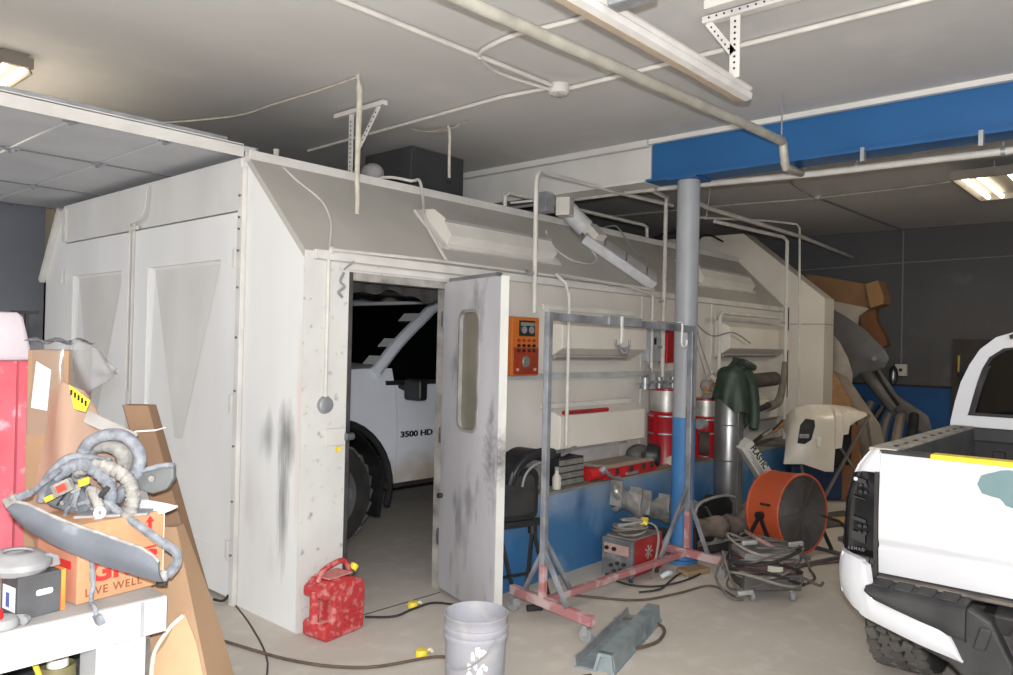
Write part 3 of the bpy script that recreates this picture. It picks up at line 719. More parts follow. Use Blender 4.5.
# ceiling conduits
pipe('ceiling conduit running away from the top edge to the round junction box', [(.3,3.02,3.18),(2.14,3.0,3.18),(3.7,2.96,3.18)], .014)
pipe('ceiling conduit crossing from the junction box to the upper right', [(3.79,2.93,3.18),(3.80,1.0,3.18),(3.82,-2.5,3.18)], .014)
pipe('ceiling conduit running from the junction box towards the left track', [(3.71,2.99,3.18),(3.66,3.35,3.18),(3.72,5.6,3.18)], .012)
pipe('curved branch conduit on the ceiling next to the overhead track', [(3.05,2.97,3.18),(3.0,2.88,3.18),(2.96,2.65,3.18),(2.99,2.4,3.18),(3.04,1.95,3.18)], .013, smooth=4)
pipe('second line joining the round ceiling junction box from the left', [(3.05,2.97,3.17),(3.3,3.05,3.17),(3.7,3.0,3.17)], .011, smooth=4)
pipe('thin white ceiling cable between the two left hangers', [(2.45,6.0,3.18),(2.8,5.2,3.18),(2.83,4.7,3.18),(2.86,4.2,3.185),(2.86,3.82,3.185)], .008, smooth=3, name='cable', cat='cable', m=m_foam)
t = thing('ceiling_junction_box', 'round white ceiling junction box where the conduits meet', 'junction box', (3.75,2.96,ZC))
MB().lathe([(0,0),(.065,0),(.068,-.02),(.062,-.055),(.045,-.062),(0,-.064)], (3.75,2.96,ZC), (0,0,1), 24).build('box_body', m_trim, t, smooth=True)
b = MB()
for k in range(4): b.cyl((3.75+.045*math.cos(k*1.57+.5),2.96+.045*math.sin(k*1.57+.5),ZC-.066),(3.75+.045*math.cos(k*1.57+.5),2.96+.045*math.sin(k*1.57+.5),ZC-.058),.007,n=8)
b.build('box_screws', m_galv, t)
# conduits beyond the beam feeding the right lamp
t = thing('ceiling_junction_box', 'small junction box on the ceiling between pillar and right lamp', 'junction box', (8.13,2.97,ZC))
MB().lathe([(0,0),(.05,0),(.048,-.035),(.03,-.042),(0,-.043)], (8.13,2.97,ZC), (0,0,1), 20).build('box_body', m_conduit2, t, smooth=True)
pipe('ceiling conduit leading to the right fluorescent lamp', [(8.13,2.92,3.185),(8.1,2.2,3.185),(8.0,1.5,3.185)], .011, m=m_conduit2)
pipe('ceiling conduit leading from the small box to the back wall and down it', [(8.18,2.97,3.185),(9.4,2.94,3.185),(10.86,2.88,3.185),(10.88,2.87,3.15),(10.88,2.87,1.45)], .011, m=mat('dark_conduit',(126,124,122),.6))
pipe('ceiling conduit looping from the small box back to the white pipe', [(8.08,3.0,3.185),(7.2,2.9,3.185),(6.6,2.55,3.18),(6.2,2.45,3.19)], .009, smooth=4, m=m_conduit2)
pipe('ceiling conduit running left from the small box over the booth', [(8.13,3.02,3.185),(8.0,3.8,3.185),(7.9,5.6,3.185)], .011, m=m_conduit2)
pipe('thin hanging rod over the booth roof right of the pillar', [(7.0,3.6,3.19),(6.95,3.62,2.86)], .006, m=m_conduit2)
pipe('horizontal cable line along the dark back wall', [(10.87,4.3,2.72),(10.87,2.9,2.76),(10.87,.5,2.8)], .008, m=mat('dark_conduit',(112,112,114),.6))
t = thing('wall_socket', 'white electrical box at the end of the back wall conduit', 'socket', (10.87,2.86,1.37))
MB().box(10.83,10.9,2.79,2.93,1.30,1.45).build('socket_box', mat('socket_white',(200,196,186),.5), t, bevel=.008)
MB().cyl((10.822,2.86,1.375),(10.832,2.86,1.375),.022,n=12).build('socket_face', m_rubber, t)

# fluorescent lamps
m_tube = emit('lamp_tube_glow', (255,240,212), 6.0)
m_refl = mat('lamp_reflector', (130,124,114), 0.5, col2=(110,104,96), scale=4)
def fluo(label, x0, x1, y0, y1, tubes, alongx, z=3.06):
    t = thing('ceiling_lamp', label, 'lamp', ((x0+x1)/2, (y0+y1)/2, z))
    if alongx:
        MB().prism([(y0,z),(y0+.03,z+.07),(y1-.03,z+.07),(y1,z),(y1-.012,z),(y1-.04,z+.055),(y0+.04,z+.055),(y0+.012,z)], (x0,0,0), (0,1,0), (0,0,1), (x1-x0,0,0)).build('reflector', m_refl, t)
        for q in tubes: MB().cyl((x0+.03,q,z+.025),(x1-.03,q,z+.025),.02,n=12).build('tube', m_tube, t)
        for x in (x0,x1): MB().box(x-.015,x+.015,y0,y1,z,z+.075).build('end_cap', m_refl, t)
        for x in (x0+.1,x1-.1): MB().cyl((x,(y0+y1)/2,z+.07),(x,(y0+y1)/2,ZC),.006,n=6).build('hanger', m_galv, t)
    else:
        MB().prism([(x0,z),(x0+.03,z+.07),(x1-.03,z+.07),(x1,z),(x1-.012,z),(x1-.04,z+.055),(x0+.04,z+.055),(x0+.012,z)], (0,y0,0), (1,0,0), (0,0,1), (0,y1-y0,0)).build('reflector', m_refl, t)
        for q in tubes: MB().cyl((q,y0+.03,z+.02),(q,y1-.03,z+.02),.02,n=12).build('tube', m_tube, t)
        for y in (y0,y1): MB().box(x0,x1,y-.015,y+.015,z+.03,z+.09).build('end_cap', mat('lamp_end_dusty',(112,104,94),.7), t)
        MB().box(x0+.02,x1-.02,y0,y1,z+.07,ZC).build('back_box', mat('lamp_end_dusty',(112,104,94),.7), t)
    return t
fluo('right-hand four-tube fluorescent ceiling lamp over the white pickup bed', 7.35, 8.5, .98, 1.58, (1.06,1.17,1.39,1.50), True)
fluo('left fluorescent ceiling lamp with two bare tubes above the open garage door', 1.31, 1.49, 5.04, 6.25, (1.355,1.445), False, 3.09)
# ================================================================= PICKUP TRUCKS
m_wpaint = mat('truck_white_paint', (190,191,194), 0.3, spec=.5, coat=.4, col2=(184,185,188), scale=2)
m_wpaint2 = mat('truck_white_paint_dusty', (196,199,205), 0.35, coat=.3, col2=(182,185,192), scale=1.5)
m_blackp = mat('truck_black_plastic', (30,30,32), 0.6, col2=(62,61,60), scale=5, amt=.7, bump=.1, bscale=120)
m_lens = glass('dark_lamp_lens', (14,14,16), 0.08)
m_rim = mat('wheel_rim_metal', (150,150,152), .4, metal=.7)
def pw(pts):
    """piecewise linear function"""
    def f(x):
        if x <= pts[0][0]: return pts[0][1]
        for (a, b), (c, d) in zip(pts[:-1], pts[1:]):
            if x <= c: return b+(d-b)*(x-a)/(c-a) if c > a else d
        return pts[-1][1]
    return f
def L2W(t, mb):
    """truck-local -> world, so that parts can be built in truck coordinates"""
    M = WM[t]; mb.v = [M @ p for p in mb.v]; return mb
def side_panel(t, name, m, sg, x0, x1, zb, zt, yp, nx=40, nz=14, th=.03, label=None):
    def fn(u, v):
        x = x0+(x1-x0)*u; b = zb(x); z = b+(zt(x)-b)*v
        return (x, sg*yp(z), z)
    return MB().grid(fn, nx, nz, (0,-sg*th,0)).build(name, m, t, smooth=True, local=True, label=label)
def arch(xc, zc, r, base):
    def f(x):
        d = r*r-(x-xc)**2
        return max(base, zc+math.sqrt(d)) if d > 0 else base
    return f
def wheel(t, x, y, r, wd, sg, blocks=34, label=None):
    """tyre with real tread blocks, rim with spokes; sg = +1 outer face towards +y"""
    c = V((x, y, r))
    ty = MB(); h = wd/2
    prof = [(r*.62,-h*.92),(r*.80,-h),(r*.93,-h*.97),(r*.965,-h*.80),(r*.965,h*.80),(r*.93,h*.97),(r*.80,h),(r*.62,h*.92)]
    ty.lathe(prof, c, (0,1,0), 48)
    o = ty.build('tyre', m_rubber, t, smooth=True, local=True)
    tr = MB()
    for k in range(blocks):
        for j in range(5):
            a = 2*PI*(k+.5*(j % 2)+.18*math.sin(j*2.1))/blocks
            n = V((math.cos(a),0,math.sin(a))); tg = V((-math.sin(a),0,math.cos(a)))
            yy = (-.72+.36*j)*h
            rot = .35*(1 if j % 2 else -1)
            t1 = (tg*math.cos(rot)+V((0,1,0))*math.sin(rot)); t2 = (V((0,1,0))*math.cos(rot)-tg*math.sin(rot))
            tr.obox(c+n*(r*.975)+V((0,yy,0)), t1*(PI*r/blocks*.80), t2*(h*.155), n*(r*.026))
    tr.build('tread', mat('tyre_tread_dusty',(104,100,95),.9,col2=(74,71,68),scale=9,amt=.7), o, local=True)
    rm = MB()
    rm.lathe([(.03,h*.55*sg),(r*.16,h*.6*sg),(r*.2,h*.45*sg),(r*.25,h*.4*sg)], c, (0,1,0), 24)
    rm.lathe([(r*.55,h*.35*sg),(r*.62,h*.93*sg),(r*.66,h*.9*sg),(r*.62,-h*.9*sg)], c, (0,1,0), 40)
    for k in range(6):
        a = 2*PI*k/6; n = V((math.cos(a),0,math.sin(a)))
        rm.bar(c+n*r*.18+V((0,h*.45*sg,0)), c+n*r*.6+V((0,h*.55*sg,0)), r*.2, .03, up=(0,1,0))
    rm.build('rim', m_rim, o, smooth=True, local=True)
    return o
def both(fn):
    for sg in (1,-1): fn(sg)

# ---------------------------------------------------------------- right: pickup seen from its rear left corner
tk = thing('pickup_truck', 'white pickup seen from behind at the right edge, tailgate with grey filler patches', 'truck', (3.5, .23, 0))
HW = .95
ybed = pw([(.45,.925),(.62,.948),(.80,.952),(.94,.945),(1.04,.925),(1.10,.90),(1.15,.865),(1.172,.845)])
zt_bed = lambda x: 1.172
RX = .86
zb_bed = arch(RX,.42,.52,.56)
def bedside(sg):
    p = side_panel(tk, 'bed_side', m_wpaint, sg, .15, 1.70, zb_bed, zt_bed, ybed, 60, 16)
    # rail cap with dusty grey top
    MB().box(.14,1.70, min(sg*.74,sg*.855),max(sg*.74,sg*.855),1.165,1.18).build('rail_cap', mat('rail_dusty',(176,170,158),.8,col2=(120,116,110),scale=14,amt=.7), p, local=True, bevel=.004)
    b = MB()
    for k in range(9): b.box(.25+k*.16,.29+k*.16,min(sg*.77,sg*.785),max(sg*.77,sg*.785),1.179,1.183)
    b.build('rail_hole', m_rubber, p, local=True)
    MB().box(.16,1.70, min(sg*.735,sg*.75),max(sg*.735,sg*.75),.62,1.17).build('bed_inner', mat('bed_liner_grey',(86,86,86),.8,col2=(62,62,62),scale=6), p, local=True)
    # wheel opening flare
    fl = []
    for k in range(19):
        a = PI*k/18; fl.append((RX+.53*math.cos(a), sg*(.955), .42+.53*math.sin(a)))
    MB().tube(fl, .028, 8).build('wheel_flare', m_wpaint, p, local=True, smooth=True)
    # corner cap above the lamp, wrapping from the rear face to the side
    def fn(u, v):
        zm = 1.066-.055*max(0,(u-.25)/.75)**2; z = zm+(1.172-zm)*v; yo = ybed(z)+.003
        if u < .45: y = .806+(yo-.05-.806)*(u/.45); x = .133
        elif u < .75:
            k = (u-.45)/.30*PI/2; y = yo-.05+.05*math.sin(k); x = .133+.05*(1-math.cos(k))
        else: y = yo; x = .183+.10*(u-.75)/.25
        return (x, sg*y, z)
    MB().grid(fn, 20, 6, (.012,-sg*.01,0)).build('corner_cap', m_wpaint, p, local=True, smooth=True)
both(bedside)
# tail lamps (wrap round the corner)
def lamp(sg):
    def fn(u, v):
        zm = 1.072-.055*max(0,(u-.25)/.75)**2; z = .70+(zm-.70)*v
        top = 0
        a = u
        # path: rear face from y .825 outwards, round the corner, forwards
        yo = ybed(z)+.006
        s = u*1.0
        if s < .45: y = .822+(yo-.03-.822)*(s/.45); x = .125+.006*math.sin(s*3)
        elif s < .7:
            k = (s-.45)/.25*PI/2; y = yo-.03+.03*math.sin(k); x = .128+.03*(1-math.cos(k))
        else: y = yo; x = .158+.14*(s-.7)/.3
        x += .05*top*top*(1 if s > .2 else .3); y -= .05*top*top*s
        return (x, sg*y, z)
    L = MB().grid(fn, 22, 12, (.015,-sg*.012,0)).build('tail_lamp', m_lens, tk, local=True, smooth=True)
    mm = mat('lamp_inner_silver', (50,50,53), .35, metal=.2)
    for z in (.80,.83,.98,1.01): [MB().cyl((.116,sg*y_,z),(.122,sg*y_,z),.008,n=10).build('lamp_diode', mm, L, local=True) for y_ in (.88,.858)]
    for (z0_,z1_) in ((.76,.80),(.85,.865),(.95,.955),(1.02,1.04)): MB().obox((.120,sg*.885,(z0_+z1_)/2),(.001,0,0),(0,.028,.006*sg),(0,0,(z1_-z0_)/2)).build('lamp_element', mm, L, local=True)
    MB().cyl((.116,sg*.90,1.035),(.122,sg*.90,1.035),.008,n=12).build('lamp_bulb', mat('lamp_bulb_clear',(210,210,214),.2), L, local=True)
    if sg > 0: text_mesh('lamp_lettering', 'LEMAD', .018, (.111,.925,.722), (0,-1,0), (0,0,1), mat('lamp_letter_grey',(112,112,114),.5), L, local=True, spacing=1.35)
    MB().box(.118,.15,min(sg*.806,sg*.822),max(sg*.806,sg*.822),.60,1.075).build('lamp_gap', m_rubber, L, local=True)
both(lamp)
# tailgate
def tgx(z): return .135-.012*math.sin(max(0,min(1,(z-.64)/.5))*PI)+(.012 if abs(z-.78) < .012 else 0)
def tgf(u, v):
    z = .638+v*.522; y = .803-1.606*u
    x = .135-.016*math.sin(v*PI)
    if .20 < v < .27: x += .012*math.sin((v-.20)/.07*PI)
    return (x, y, z)
tg = MB().grid(tgf, 30, 40, (.05,0,0)).build('tailgate', m_wpaint, tk, local=True, smooth=True)
MB().box(.125,.20,-.80,.80,1.158,1.174).build('tailgate_cap', m_blackp, tg, local=True, bevel=.004)
MB().box(.122,.20,-.45,.605,1.156,1.1765).build('yellow_tape', mat('yellow_masking_tape',(226,196,44),.6,col2=(206,176,40),scale=20), tg, local=True, bevel=.002, label='yellow masking tape along the tailgate top')
m_filler = mat('body_filler', (94,118,120), .8, col2=(108,130,132), scale=6, amt=.6)
def patch(cy, cz, ry, rz, n=26, seed=0):
    rnd = random.Random(seed); vs = []
    for k in range(n):
        a = 2*PI*k/n; q = (1+.13*math.sin(3*a+seed)+.08*math.sin(5*a+seed*2))
        # flatter sides
        ca, sa = math.cos(a), math.sin(a); e = .6
        y = cy+ry*q*math.copysign(abs(ca)**e, ca); z = cz+rz*q*math.copysign(abs(sa)**e, sa)
        z = min(1.15, z)
        v = (z-.638)/.522; vs.append((.135-.016*math.sin(max(0,min(1,v))*PI)-.003, y, z))
    n = len(vs)
    c = (sum(p[0] for p in vs)/n-.0, cy, min(cz,1.14))
    b = MB(); b.add(vs+[c], [(k,(k+1) % n,n) for k in range(n)])
    return b.build('filler_patch', m_filler, tg, local=True, label='grey-green filler patch on the tailgate')
patch(.25,1.075,.155,.075,seed=1); patch(.10,.86,.17,.075,seed=3)
MB().box(.14,.19,-.82,.82,.60,.636).build('sill_strip', m_rubber, tk, local=True)
MB().box(.10,.165,-.80,.80,.615,.628).build('sill_strip', mat('sill_dusty',(110,102,94),.8,col2=(60,58,56),scale=10), tk, local=True)
# rear bumper: white painted ends, black step pad and centre
def bump_end(sg):
    path = catmull([(.01,.455),(-.005,.60),(0,.74),(.010,.83),(.035,.90),(.09,.955),(.20,.978),(.40,.978)], 6)
    n = len(path)-1
    cum = [0]
    for a, b in zip(path[:-1], path[1:]): cum.append(cum[-1]+math.hypot(b[0]-a[0], b[1]-a[1]))
    tot = cum[-1]
    # lower and upper edge as functions of y on the rear, constant on the side
    lo = pw([(.455,.375),(.50,.388),(.60,.410),(.72,.44),(.82,.465),(.89,.495),(.94,.53),(.978,.56)])
    hi = pw([(.455,.390),(.475,.43),(.50,.475),(.53,.49),(.60,.505),(.70,.53),(.78,.552),(.803,.575),(.812,.62),(.818,.685),(.86,.705),(.90,.712),(.978,.715)])
    def fn(u, v):
        k = u*n; i = min(int(k), n-1); q = k-i
        x = path[i][0]+(path[i+1][0]-path[i][0])*q; y = path[i][1]+(path[i+1][1]-path[i][1])*q
        z = lo(y)+(hi(y)-lo(y))*v
        # rounded bottom and top edges
        e = .022*(1-math.sin(PI*min(1,max(0,.08+v*.84)))**.5)
        nx = -1 if y < .85 else -.3
        if y > .95: nx = 0
        return (x+e*(1 if nx else 0), sg*(y-e*(1 if y > .85 else 0)), z)
    path = [V((p[0],p[1],0)) if not isinstance(p, Vector) else p for p in path]
    p = MB().grid(fn, 70, 10, (.025,-sg*.012,0)).build('bumper_end', m_wpaint, tk, local=True, smooth=True)
    MB().cyl((.028,sg*.872,.605),(.06,sg*.86,.605),.017,n=16).build('parking_sensor', m_blackp, p, local=True)
_cm = catmull
def catmull2(pts, k): return [V((p[0],p[1],0)) for p in _cm([(a,b,0) for a,b in pts], k)]
def catmull(pts, k=6, closed=False):
    if len(pts[0]) == 2: return catmull2(pts, k)
    return _cm(pts, k, closed)
both(bump_end)
def pad(sg):
    lowe = pw([(.44,.47),(.50,.478),(.53,.492),(.60,.507),(.70,.532),(.78,.554),(.815,.58)])
    def pf(u, v):
        y = .44+.375*u; L = lowe(y)
        pr = [(.004,L),(-.018,L+.006),(-.024,L+.02),(-.022,.588),(-.012,.600),(.0,.607),(.15,.622)]
        k = v*(len(pr)-1); i = min(int(k), len(pr)-2); q = k-i
        return (pr[i][0]+(pr[i+1][0]-pr[i][0])*q, sg*y, pr[i][1]+(pr[i+1][1]-pr[i][1])*q)
    p = MB().grid(pf, 24, 18, (.03,0,-.012)).build('step_pad', m_blackp, tk, local=True, smooth=True)
    b = MB()
    for k in range(4): b.obox((.066,sg*(.765-.085*k),.6165),(.05,0,.0055),(0,.033,0),(0,0,.004))
    b.build('grip_rib', m_blackp, p, local=True, bevel=.004)
    # downward wing between white end and centre
    q = MB().prism([(.81,.46),(.80,.55),(.50,.56),(.44,.60),(.36,.56),(.28,.40),(.30,.30),(.44,.31),(.50,.36)], (-.002+.022,0,0), (0,sg,0), (0,0,1), (.08,0,0)).build('bumper_wing', m_blackp, tk, local=True, bevel=.012, seg=3)
    MB().obox((.012,sg*.385,.49),(.006,0,0),(0,.022,0),(0,-.012*sg,.045)).build('socket_cover', m_blackp, q, local=True, bevel=.008)
both(pad)
MB().prism([(.02,.30),(.07,.34),(.09,.50),(.06,.58),(.15,.60),(.15,.30)], (0,-.36,0), (1,0,0), (0,0,1), (0,.72,0)).build('bumper_centre', m_blackp, tk, local=True, bevel=.01)
MB().prism(rrect(.2,.09,.035), (.055,0.20,.50), (0,1,0), (0,0,1), (.02,0,0)).build('tow_recess', m_rubber, tk, local=True)
# bed floor, front wall, tie-down hook
MB().box(.2,1.70,-.74,.74,.60,.64).build('bed_floor', mat('bed_floor_dark',(48,48,48),.8,col2=(34,34,34),scale=8), tk, local=True)
fwl = MB().box(1.68,1.71,-.80,.80,.62,1.16).build('bed_front_wall', mat('bed_wall_dark',(36,35,35),.7,col2=(56,54,52),scale=8), tk, local=True)
b = MB()
for k in range(9): b.box(1.655,1.68,-.66+.155*k,-.60+.155*k,.66,1.05)
b.build('wall_rib', mat('bed_wall_dark',(36,35,35),.7), fwl, local=True, bevel=.006)
MB().box(1.66,1.72,-.78,.78,1.10,1.175).build('bed_front_rail', m_blackp, fwl, local=True, bevel=.006)
MB().tube([(.62,.735,.95),(.62,.70,.95),(.62,.69,.985),(.62,.67,.985),(.62,.66,.95),(.62,.66,.90)], .008, 8, 3).build('tie_hook', m_steel, tk, local=True)
# cab
cx = lambda z: 1.73+.12*(z-1.17)
half = [(.875,1.10),(.872,1.20),(.852,1.32),(.828,1.43),(.785,1.54),(.735,1.63),(.655,1.703),(.53,1.745),(.32,1.758),(.12,1.762)]
wh =   [(.775,1.245),(.768,1.27),(.752,1.35),(.734,1.43),(.712,1.51),(.678,1.58),(.61,1.632),(.49,1.652),(.30,1.655),(.12,1.658)]
oo = half+[(-a,z) for a,z in reversed(half)]; ww = wh+[(-a,z) for a,z in reversed(wh)]
cab = MB().ring([(cx(z),a,z) for a,z in oo], [(cx(z),a,z) for a,z in ww], (.05,0,0)).build('cab_back', m_wpaint, tk, local=True, smooth=True, ang=50)
ww2 = [(a*.985, 1.45+(z-1.45)*.975) for a,z in ww]; ww1 = [(a*1.012, 1.45+(z-1.45)*1.03) for a,z in ww]
MB().ring([(cx(z)-.004,a,z) for a,z in ww1], [(cx(z)-.004,a,z) for a,z in [(a*.965,1.45+(z-1.45)*.94) for a,z in ww]], (.02,0,0)).build('window_seal', m_rubber, cab, local=True)
MB().prism(ww2, (cx(1.45)+.006,0,0), (0,1,0), (0,0,1), (.01,0,0)).build('rear_window', m_glassdk, cab, local=True)
MB().obox((cx(1.72)+.02,.565,1.715),(.06,0,.006),(0,.018,-.008),(0,.004,.012)).build('roof_strip', m_rubber, cab, local=True)
def roof(u, v):
    k = u*(len(oo)-1); i = min(int(k), len(oo)-2); q = k-i
    a = oo[i][0]+(oo[i+1][0]-oo[i][0])*q; z = oo[i][1]+(oo[i+1][1]-oo[i][1])*q
    x = cx(z)+v*(1.55+(.35*(1-(z-1.1)/.66)))
    dz = .03*math.sin(v*PI)*(1 if z > 1.6 else 0)
    return (x, a, z+dz)
MB().grid(roof, 38, 10, (0,0,-.001)).build('cab_roof', m_wpaint, tk, local=True, smooth=True, ang=60)
def cabside(sg):
    y2 = pw([(.45,.91),(.65,.945),(.9,.945),(1.05,.915),(1.12,.88)])
    for (a, b_, nm) in ((1.74,2.55,'rear_door'),(2.56,3.55,'front_door')):
        d = side_panel(tk, nm, m_wpaint, sg, a, b_, lambda x: .48, lambda x: 1.12, y2, 10, 10)
        MB().box(a+.1,a+.25,min(sg*.93,sg*.965),max(sg*.93,sg*.965),.93,.965).build('door_handle', m_wpaint, d, local=True, bevel=.01)
        MB().prism([(a+.06,1.17),(b_-.05,1.17),(b_-.12-(.3 if nm == 'front_door' else 0),1.60),(a+.12,1.60)], (0,sg*.853,0), (1,0,0), (0,0,1), (0,-sg*.12,.0)).build('side_window', m_glassdk, d, local=True)
    side_panel(tk, 'front_fender', m_wpaint, sg, 3.56, 5.1, arch(4.4,.42,.52,.5), lambda x: 1.10-.1*(x-3.56)/1.5, y2, 50, 12)
both(cabside)
MB().grid(lambda u,v: (3.3+1.8*u, -.88+1.76*v, 1.13-.08*u+.03*math.sin(v*PI)), 10, 12, (0,0,-.03)).build('hood', m_wpaint, tk, local=True, smooth=True)
MB().prism([(3.28,1.70),(3.75,1.12),(3.7,1.12),(3.24,1.69)], (0,-.68,0), (1,0,0), (0,0,1), (0,1.36,0)).build('windscreen', m_glassdk, tk, local=True)
MB().box(5.08,5.16,-.80,.80,.62,1.0).build('grille', m_blackp, tk, local=True, bevel=.02)
MB().box(5.1,5.25,-.90,.90,.40,.62).build('front_bumper', m_wpaint, tk, local=True, bevel=.04, seg=3)
both(lambda sg: MB().box(5.0,5.14,min(sg*.62,sg*.88),max(sg*.62,sg*.88),.75,.95).build('head_lamp', m_lens, tk, local=True, bevel=.02))
MB().box(.35,4.9,-.45,.45,.38,.5).build('chassis', m_rubber, tk, local=True)
MB().cyl((RX,-.8,.39),(RX,.8,.39),.06,n=12).build('rear_axle', m_rubber, tk, local=True)
both(lambda sg: wheel(tk, RX, sg*.83, .40, .28, sg))
both(lambda sg: wheel(tk, 4.4, sg*.83, .40, .28, sg, 26))

# ---------------------------------------------------------------- inside the booth: heavy-duty pickup facing the front doors
bt = thing('pickup_truck', 'white heavy-duty pickup parked inside the paint booth, seen through the side doorway', 'truck', (8.66, 5.80, 0), PI)
bw = 1.03
yb = pw([(.40,.985),(.55,1.02),(.80,1.035),(1.0,1.03),(1.15,1.015),(1.27,.99),(1.40,.95)])
m_bt = m_wpaint2
add_spot(m_wpaint2, (4.2,1.0,.50), (.9,.3,.24), (158,136,108), .95, 5)
BX = 5.22; RB = 1.45
def bsides(sg):
    d = side_panel(bt, 'front_door', m_bt, sg, 3.52, 4.60, lambda x: .46, lambda x: 1.27, yb, 14, 14)
    if sg > 0: text_mesh('door_badge', '3500 HD', .066, (4.60-.02, 1.045, .83), (-1,0,0), (0,0,1), m_ink, d, local=True, bold=.002, extrude=.003, sx=1.42)
    MB().box(3.62,3.82,min(sg*1.01,sg*1.05),max(sg*1.01,sg*1.05),1.08,1.12).build('door_handle', m_bt, d, local=True, bevel=.012)
    # mirror
    mm = MB().obox((4.54,sg*1.17,1.22),(.06,.02*sg,0),(0,.10,0),(0,0,.085)).build('mirror', m_black, d, local=True, bevel=.025, seg=3)
    MB().bar((4.54,sg*.98,1.25),(4.54,sg*1.1,1.22),.07,.05).build('mirror_arm', m_black, mm, local=True, bevel=.01)
    side_panel(bt, 'rear_door', m_bt, sg, 2.42, 3.51, lambda x: .46, lambda x: 1.27, yb, 14, 14)
    side_panel(bt, 'front_fender', m_bt, sg, 4.61, 6.02, arch(BX,.44,.55,.5), lambda x: 1.38-.06*max(0,(x-4.9)), yb, 60, 14)
    side_panel(bt, 'bed_side', m_bt, sg, .12, 2.40, arch(RB,.44,.55,.5), lambda x: 1.33, yb, 50, 12)
    MB().box(2.45,4.62,min(sg*.85,sg*.93),max(sg*.85,sg*.93),.40,.47).build('rocker', m_rubber, bt, local=True, bevel=.02)
    fl = [(BX+.55*math.cos(PI*k/18), sg*1.035, .44+.55*math.sin(PI*k/18)) for k in range(19)]
    fl = [(BX-.55,sg*1.0,.30)]+list(reversed(fl))
    MB().tube(fl, .028, 8).build('wheel_flare', m_black, bt, local=True, smooth=True)
    MB().grid(lambda u, v: (BX+.52*math.cos(PI*u), sg*(.98-.45*v), .44+.52*math.sin(PI*u)), 20, 2, (0,0,.01)).build('wheel_liner', m_black, bt, local=True)
    MB().obox((BX-.50,sg*.86,.44),(.02,0,0),(0,.14,0),(-.03,0,.22)).build('mud_flap', m_black, bt, local=True)
both(bsides)
zb1, zt1 = 1.27, 1.94
yb1, yt1 = .985, .80
fx0, fx1, tx0, tx1 = 2.42, 4.78, 2.70, 3.95
gl = MB().add([(fx0,-yb1,zb1),(fx1,-yb1,zb1),(fx1,yb1,zb1),(fx0,yb1,zb1),(tx0,-yt1,zt1),(tx1,-yt1,zt1),(tx1,yt1,zt1),(tx0,yt1,zt1)],
              [(0,3,2,1),(4,5,6,7),(0,1,5,4),(1,2,6,5),(2,3,7,6),(3,0,4,7)]).build('cab_glass', m_glassdk, bt, local=True)
def pillars(sg):
    A0, A1 = V((fx1+.02,sg*yb1,zb1+.08)), V((tx1,sg*(yt1+.01),zt1+.005))
    b = MB().tube([A0, A0.lerp(A1,.35)+V((.035,0,.012)), A0.lerp(A1,.7)+V((.03,0,.012)), A1, (tx1-.35,sg*(yt1+.012),zt1+.03), (tx0,sg*(yt1+.01),zt1+.02)], .05, 10, 4)
    b.build('door_pillar', m_bt, bt, local=True, smooth=True)
    for (x, xt) in ((3.50,3.42),(2.46,2.74)):
        MB().bar((x,sg*(yb1+.005),zb1),(xt,sg*(yt1+.008),zt1),.09,.03,up=(0,sg,0)).build('door_pillar', m_black if x > 3 else m_bt, bt, local=True)
    MB().bar((4.70,sg*(yb1+.004),zb1-.005),(2.45,sg*(yb1+.004),zb1-.005),.03,.035).build('window_sill', m_black, bt, local=True)
both(pillars)
MB().grid(lambda u, v: (tx0+(tx1-tx0)*u, -yt1+2*yt1*v, zt1+.03*math.sin(PI*v)**.6+.02*math.sin(PI*u)), 10, 14, (0,0,-.03)).build('cab_roof', m_bt, bt, local=True, smooth=True)
MB().grid(lambda u, v: (4.70+1.32*u, -.955+1.91*v, 1.375-.06*u+.05*math.sin(PI*v)**.5), 12, 20, (0,0,-.03)).build('hood', m_bt, bt, local=True, smooth=True)
MB().box(6.0,6.08,-.95,.95,.72,1.30).build('grille', m_black, bt, local=True, bevel=.02)
MB().box(6.0,6.16,-1.0,1.0,.45,.70).build('front_bumper', m_rim, bt, local=True, bevel=.04, seg=3)
MB().box(0,.14,-.98,.98,.48,.72).build('rear_bumper', m_rim, bt, local=True, bevel=.03)
MB().box(.10,.16,-.90,.90,.72,1.33).build('tailgate', m_bt, bt, local=True, bevel=.02)
MB().box(.16,2.40,-.93,.93,.70,.76).build('bed_floor', m_black, bt, local=True)
MB().box(2.36,2.40,-.95,.95,.70,1.30).build('bed_front_wall', m_bt, bt, local=True)
MB().box(.4,5.9,-.5,.5,.45,.6).build('chassis', m_rubber, bt, local=True)
# papers on the windscreen next to the near pillar
m_sheet = mat('windscreen_paper', (200,200,200), .7)
g0, g1 = V((fx1,yb1,zb1)), V((tx1,yt1,zt1)); gn = V((zt1-zb1,0,fx1-tx1)).normalized()
for (s, d) in ((.24,.20),(.46,.19),(.80,.20)):
    c = g0.lerp(g1, s)+V((0,-d-.02,0))+gn*.01
    MB().obox(c, (g1-g0).normalized()*.055, V((0,.13,0)), gn*.002).build('windscreen_paper', m_sheet, bt, local=True, label='pale paper sheet stuck inside the windscreen')
both(lambda sg: wheel(bt, BX, sg*.86, .42, .27, sg, 26))
both(lambda sg: wheel(bt, RB, sg*.86, .42, .27, sg, 20))
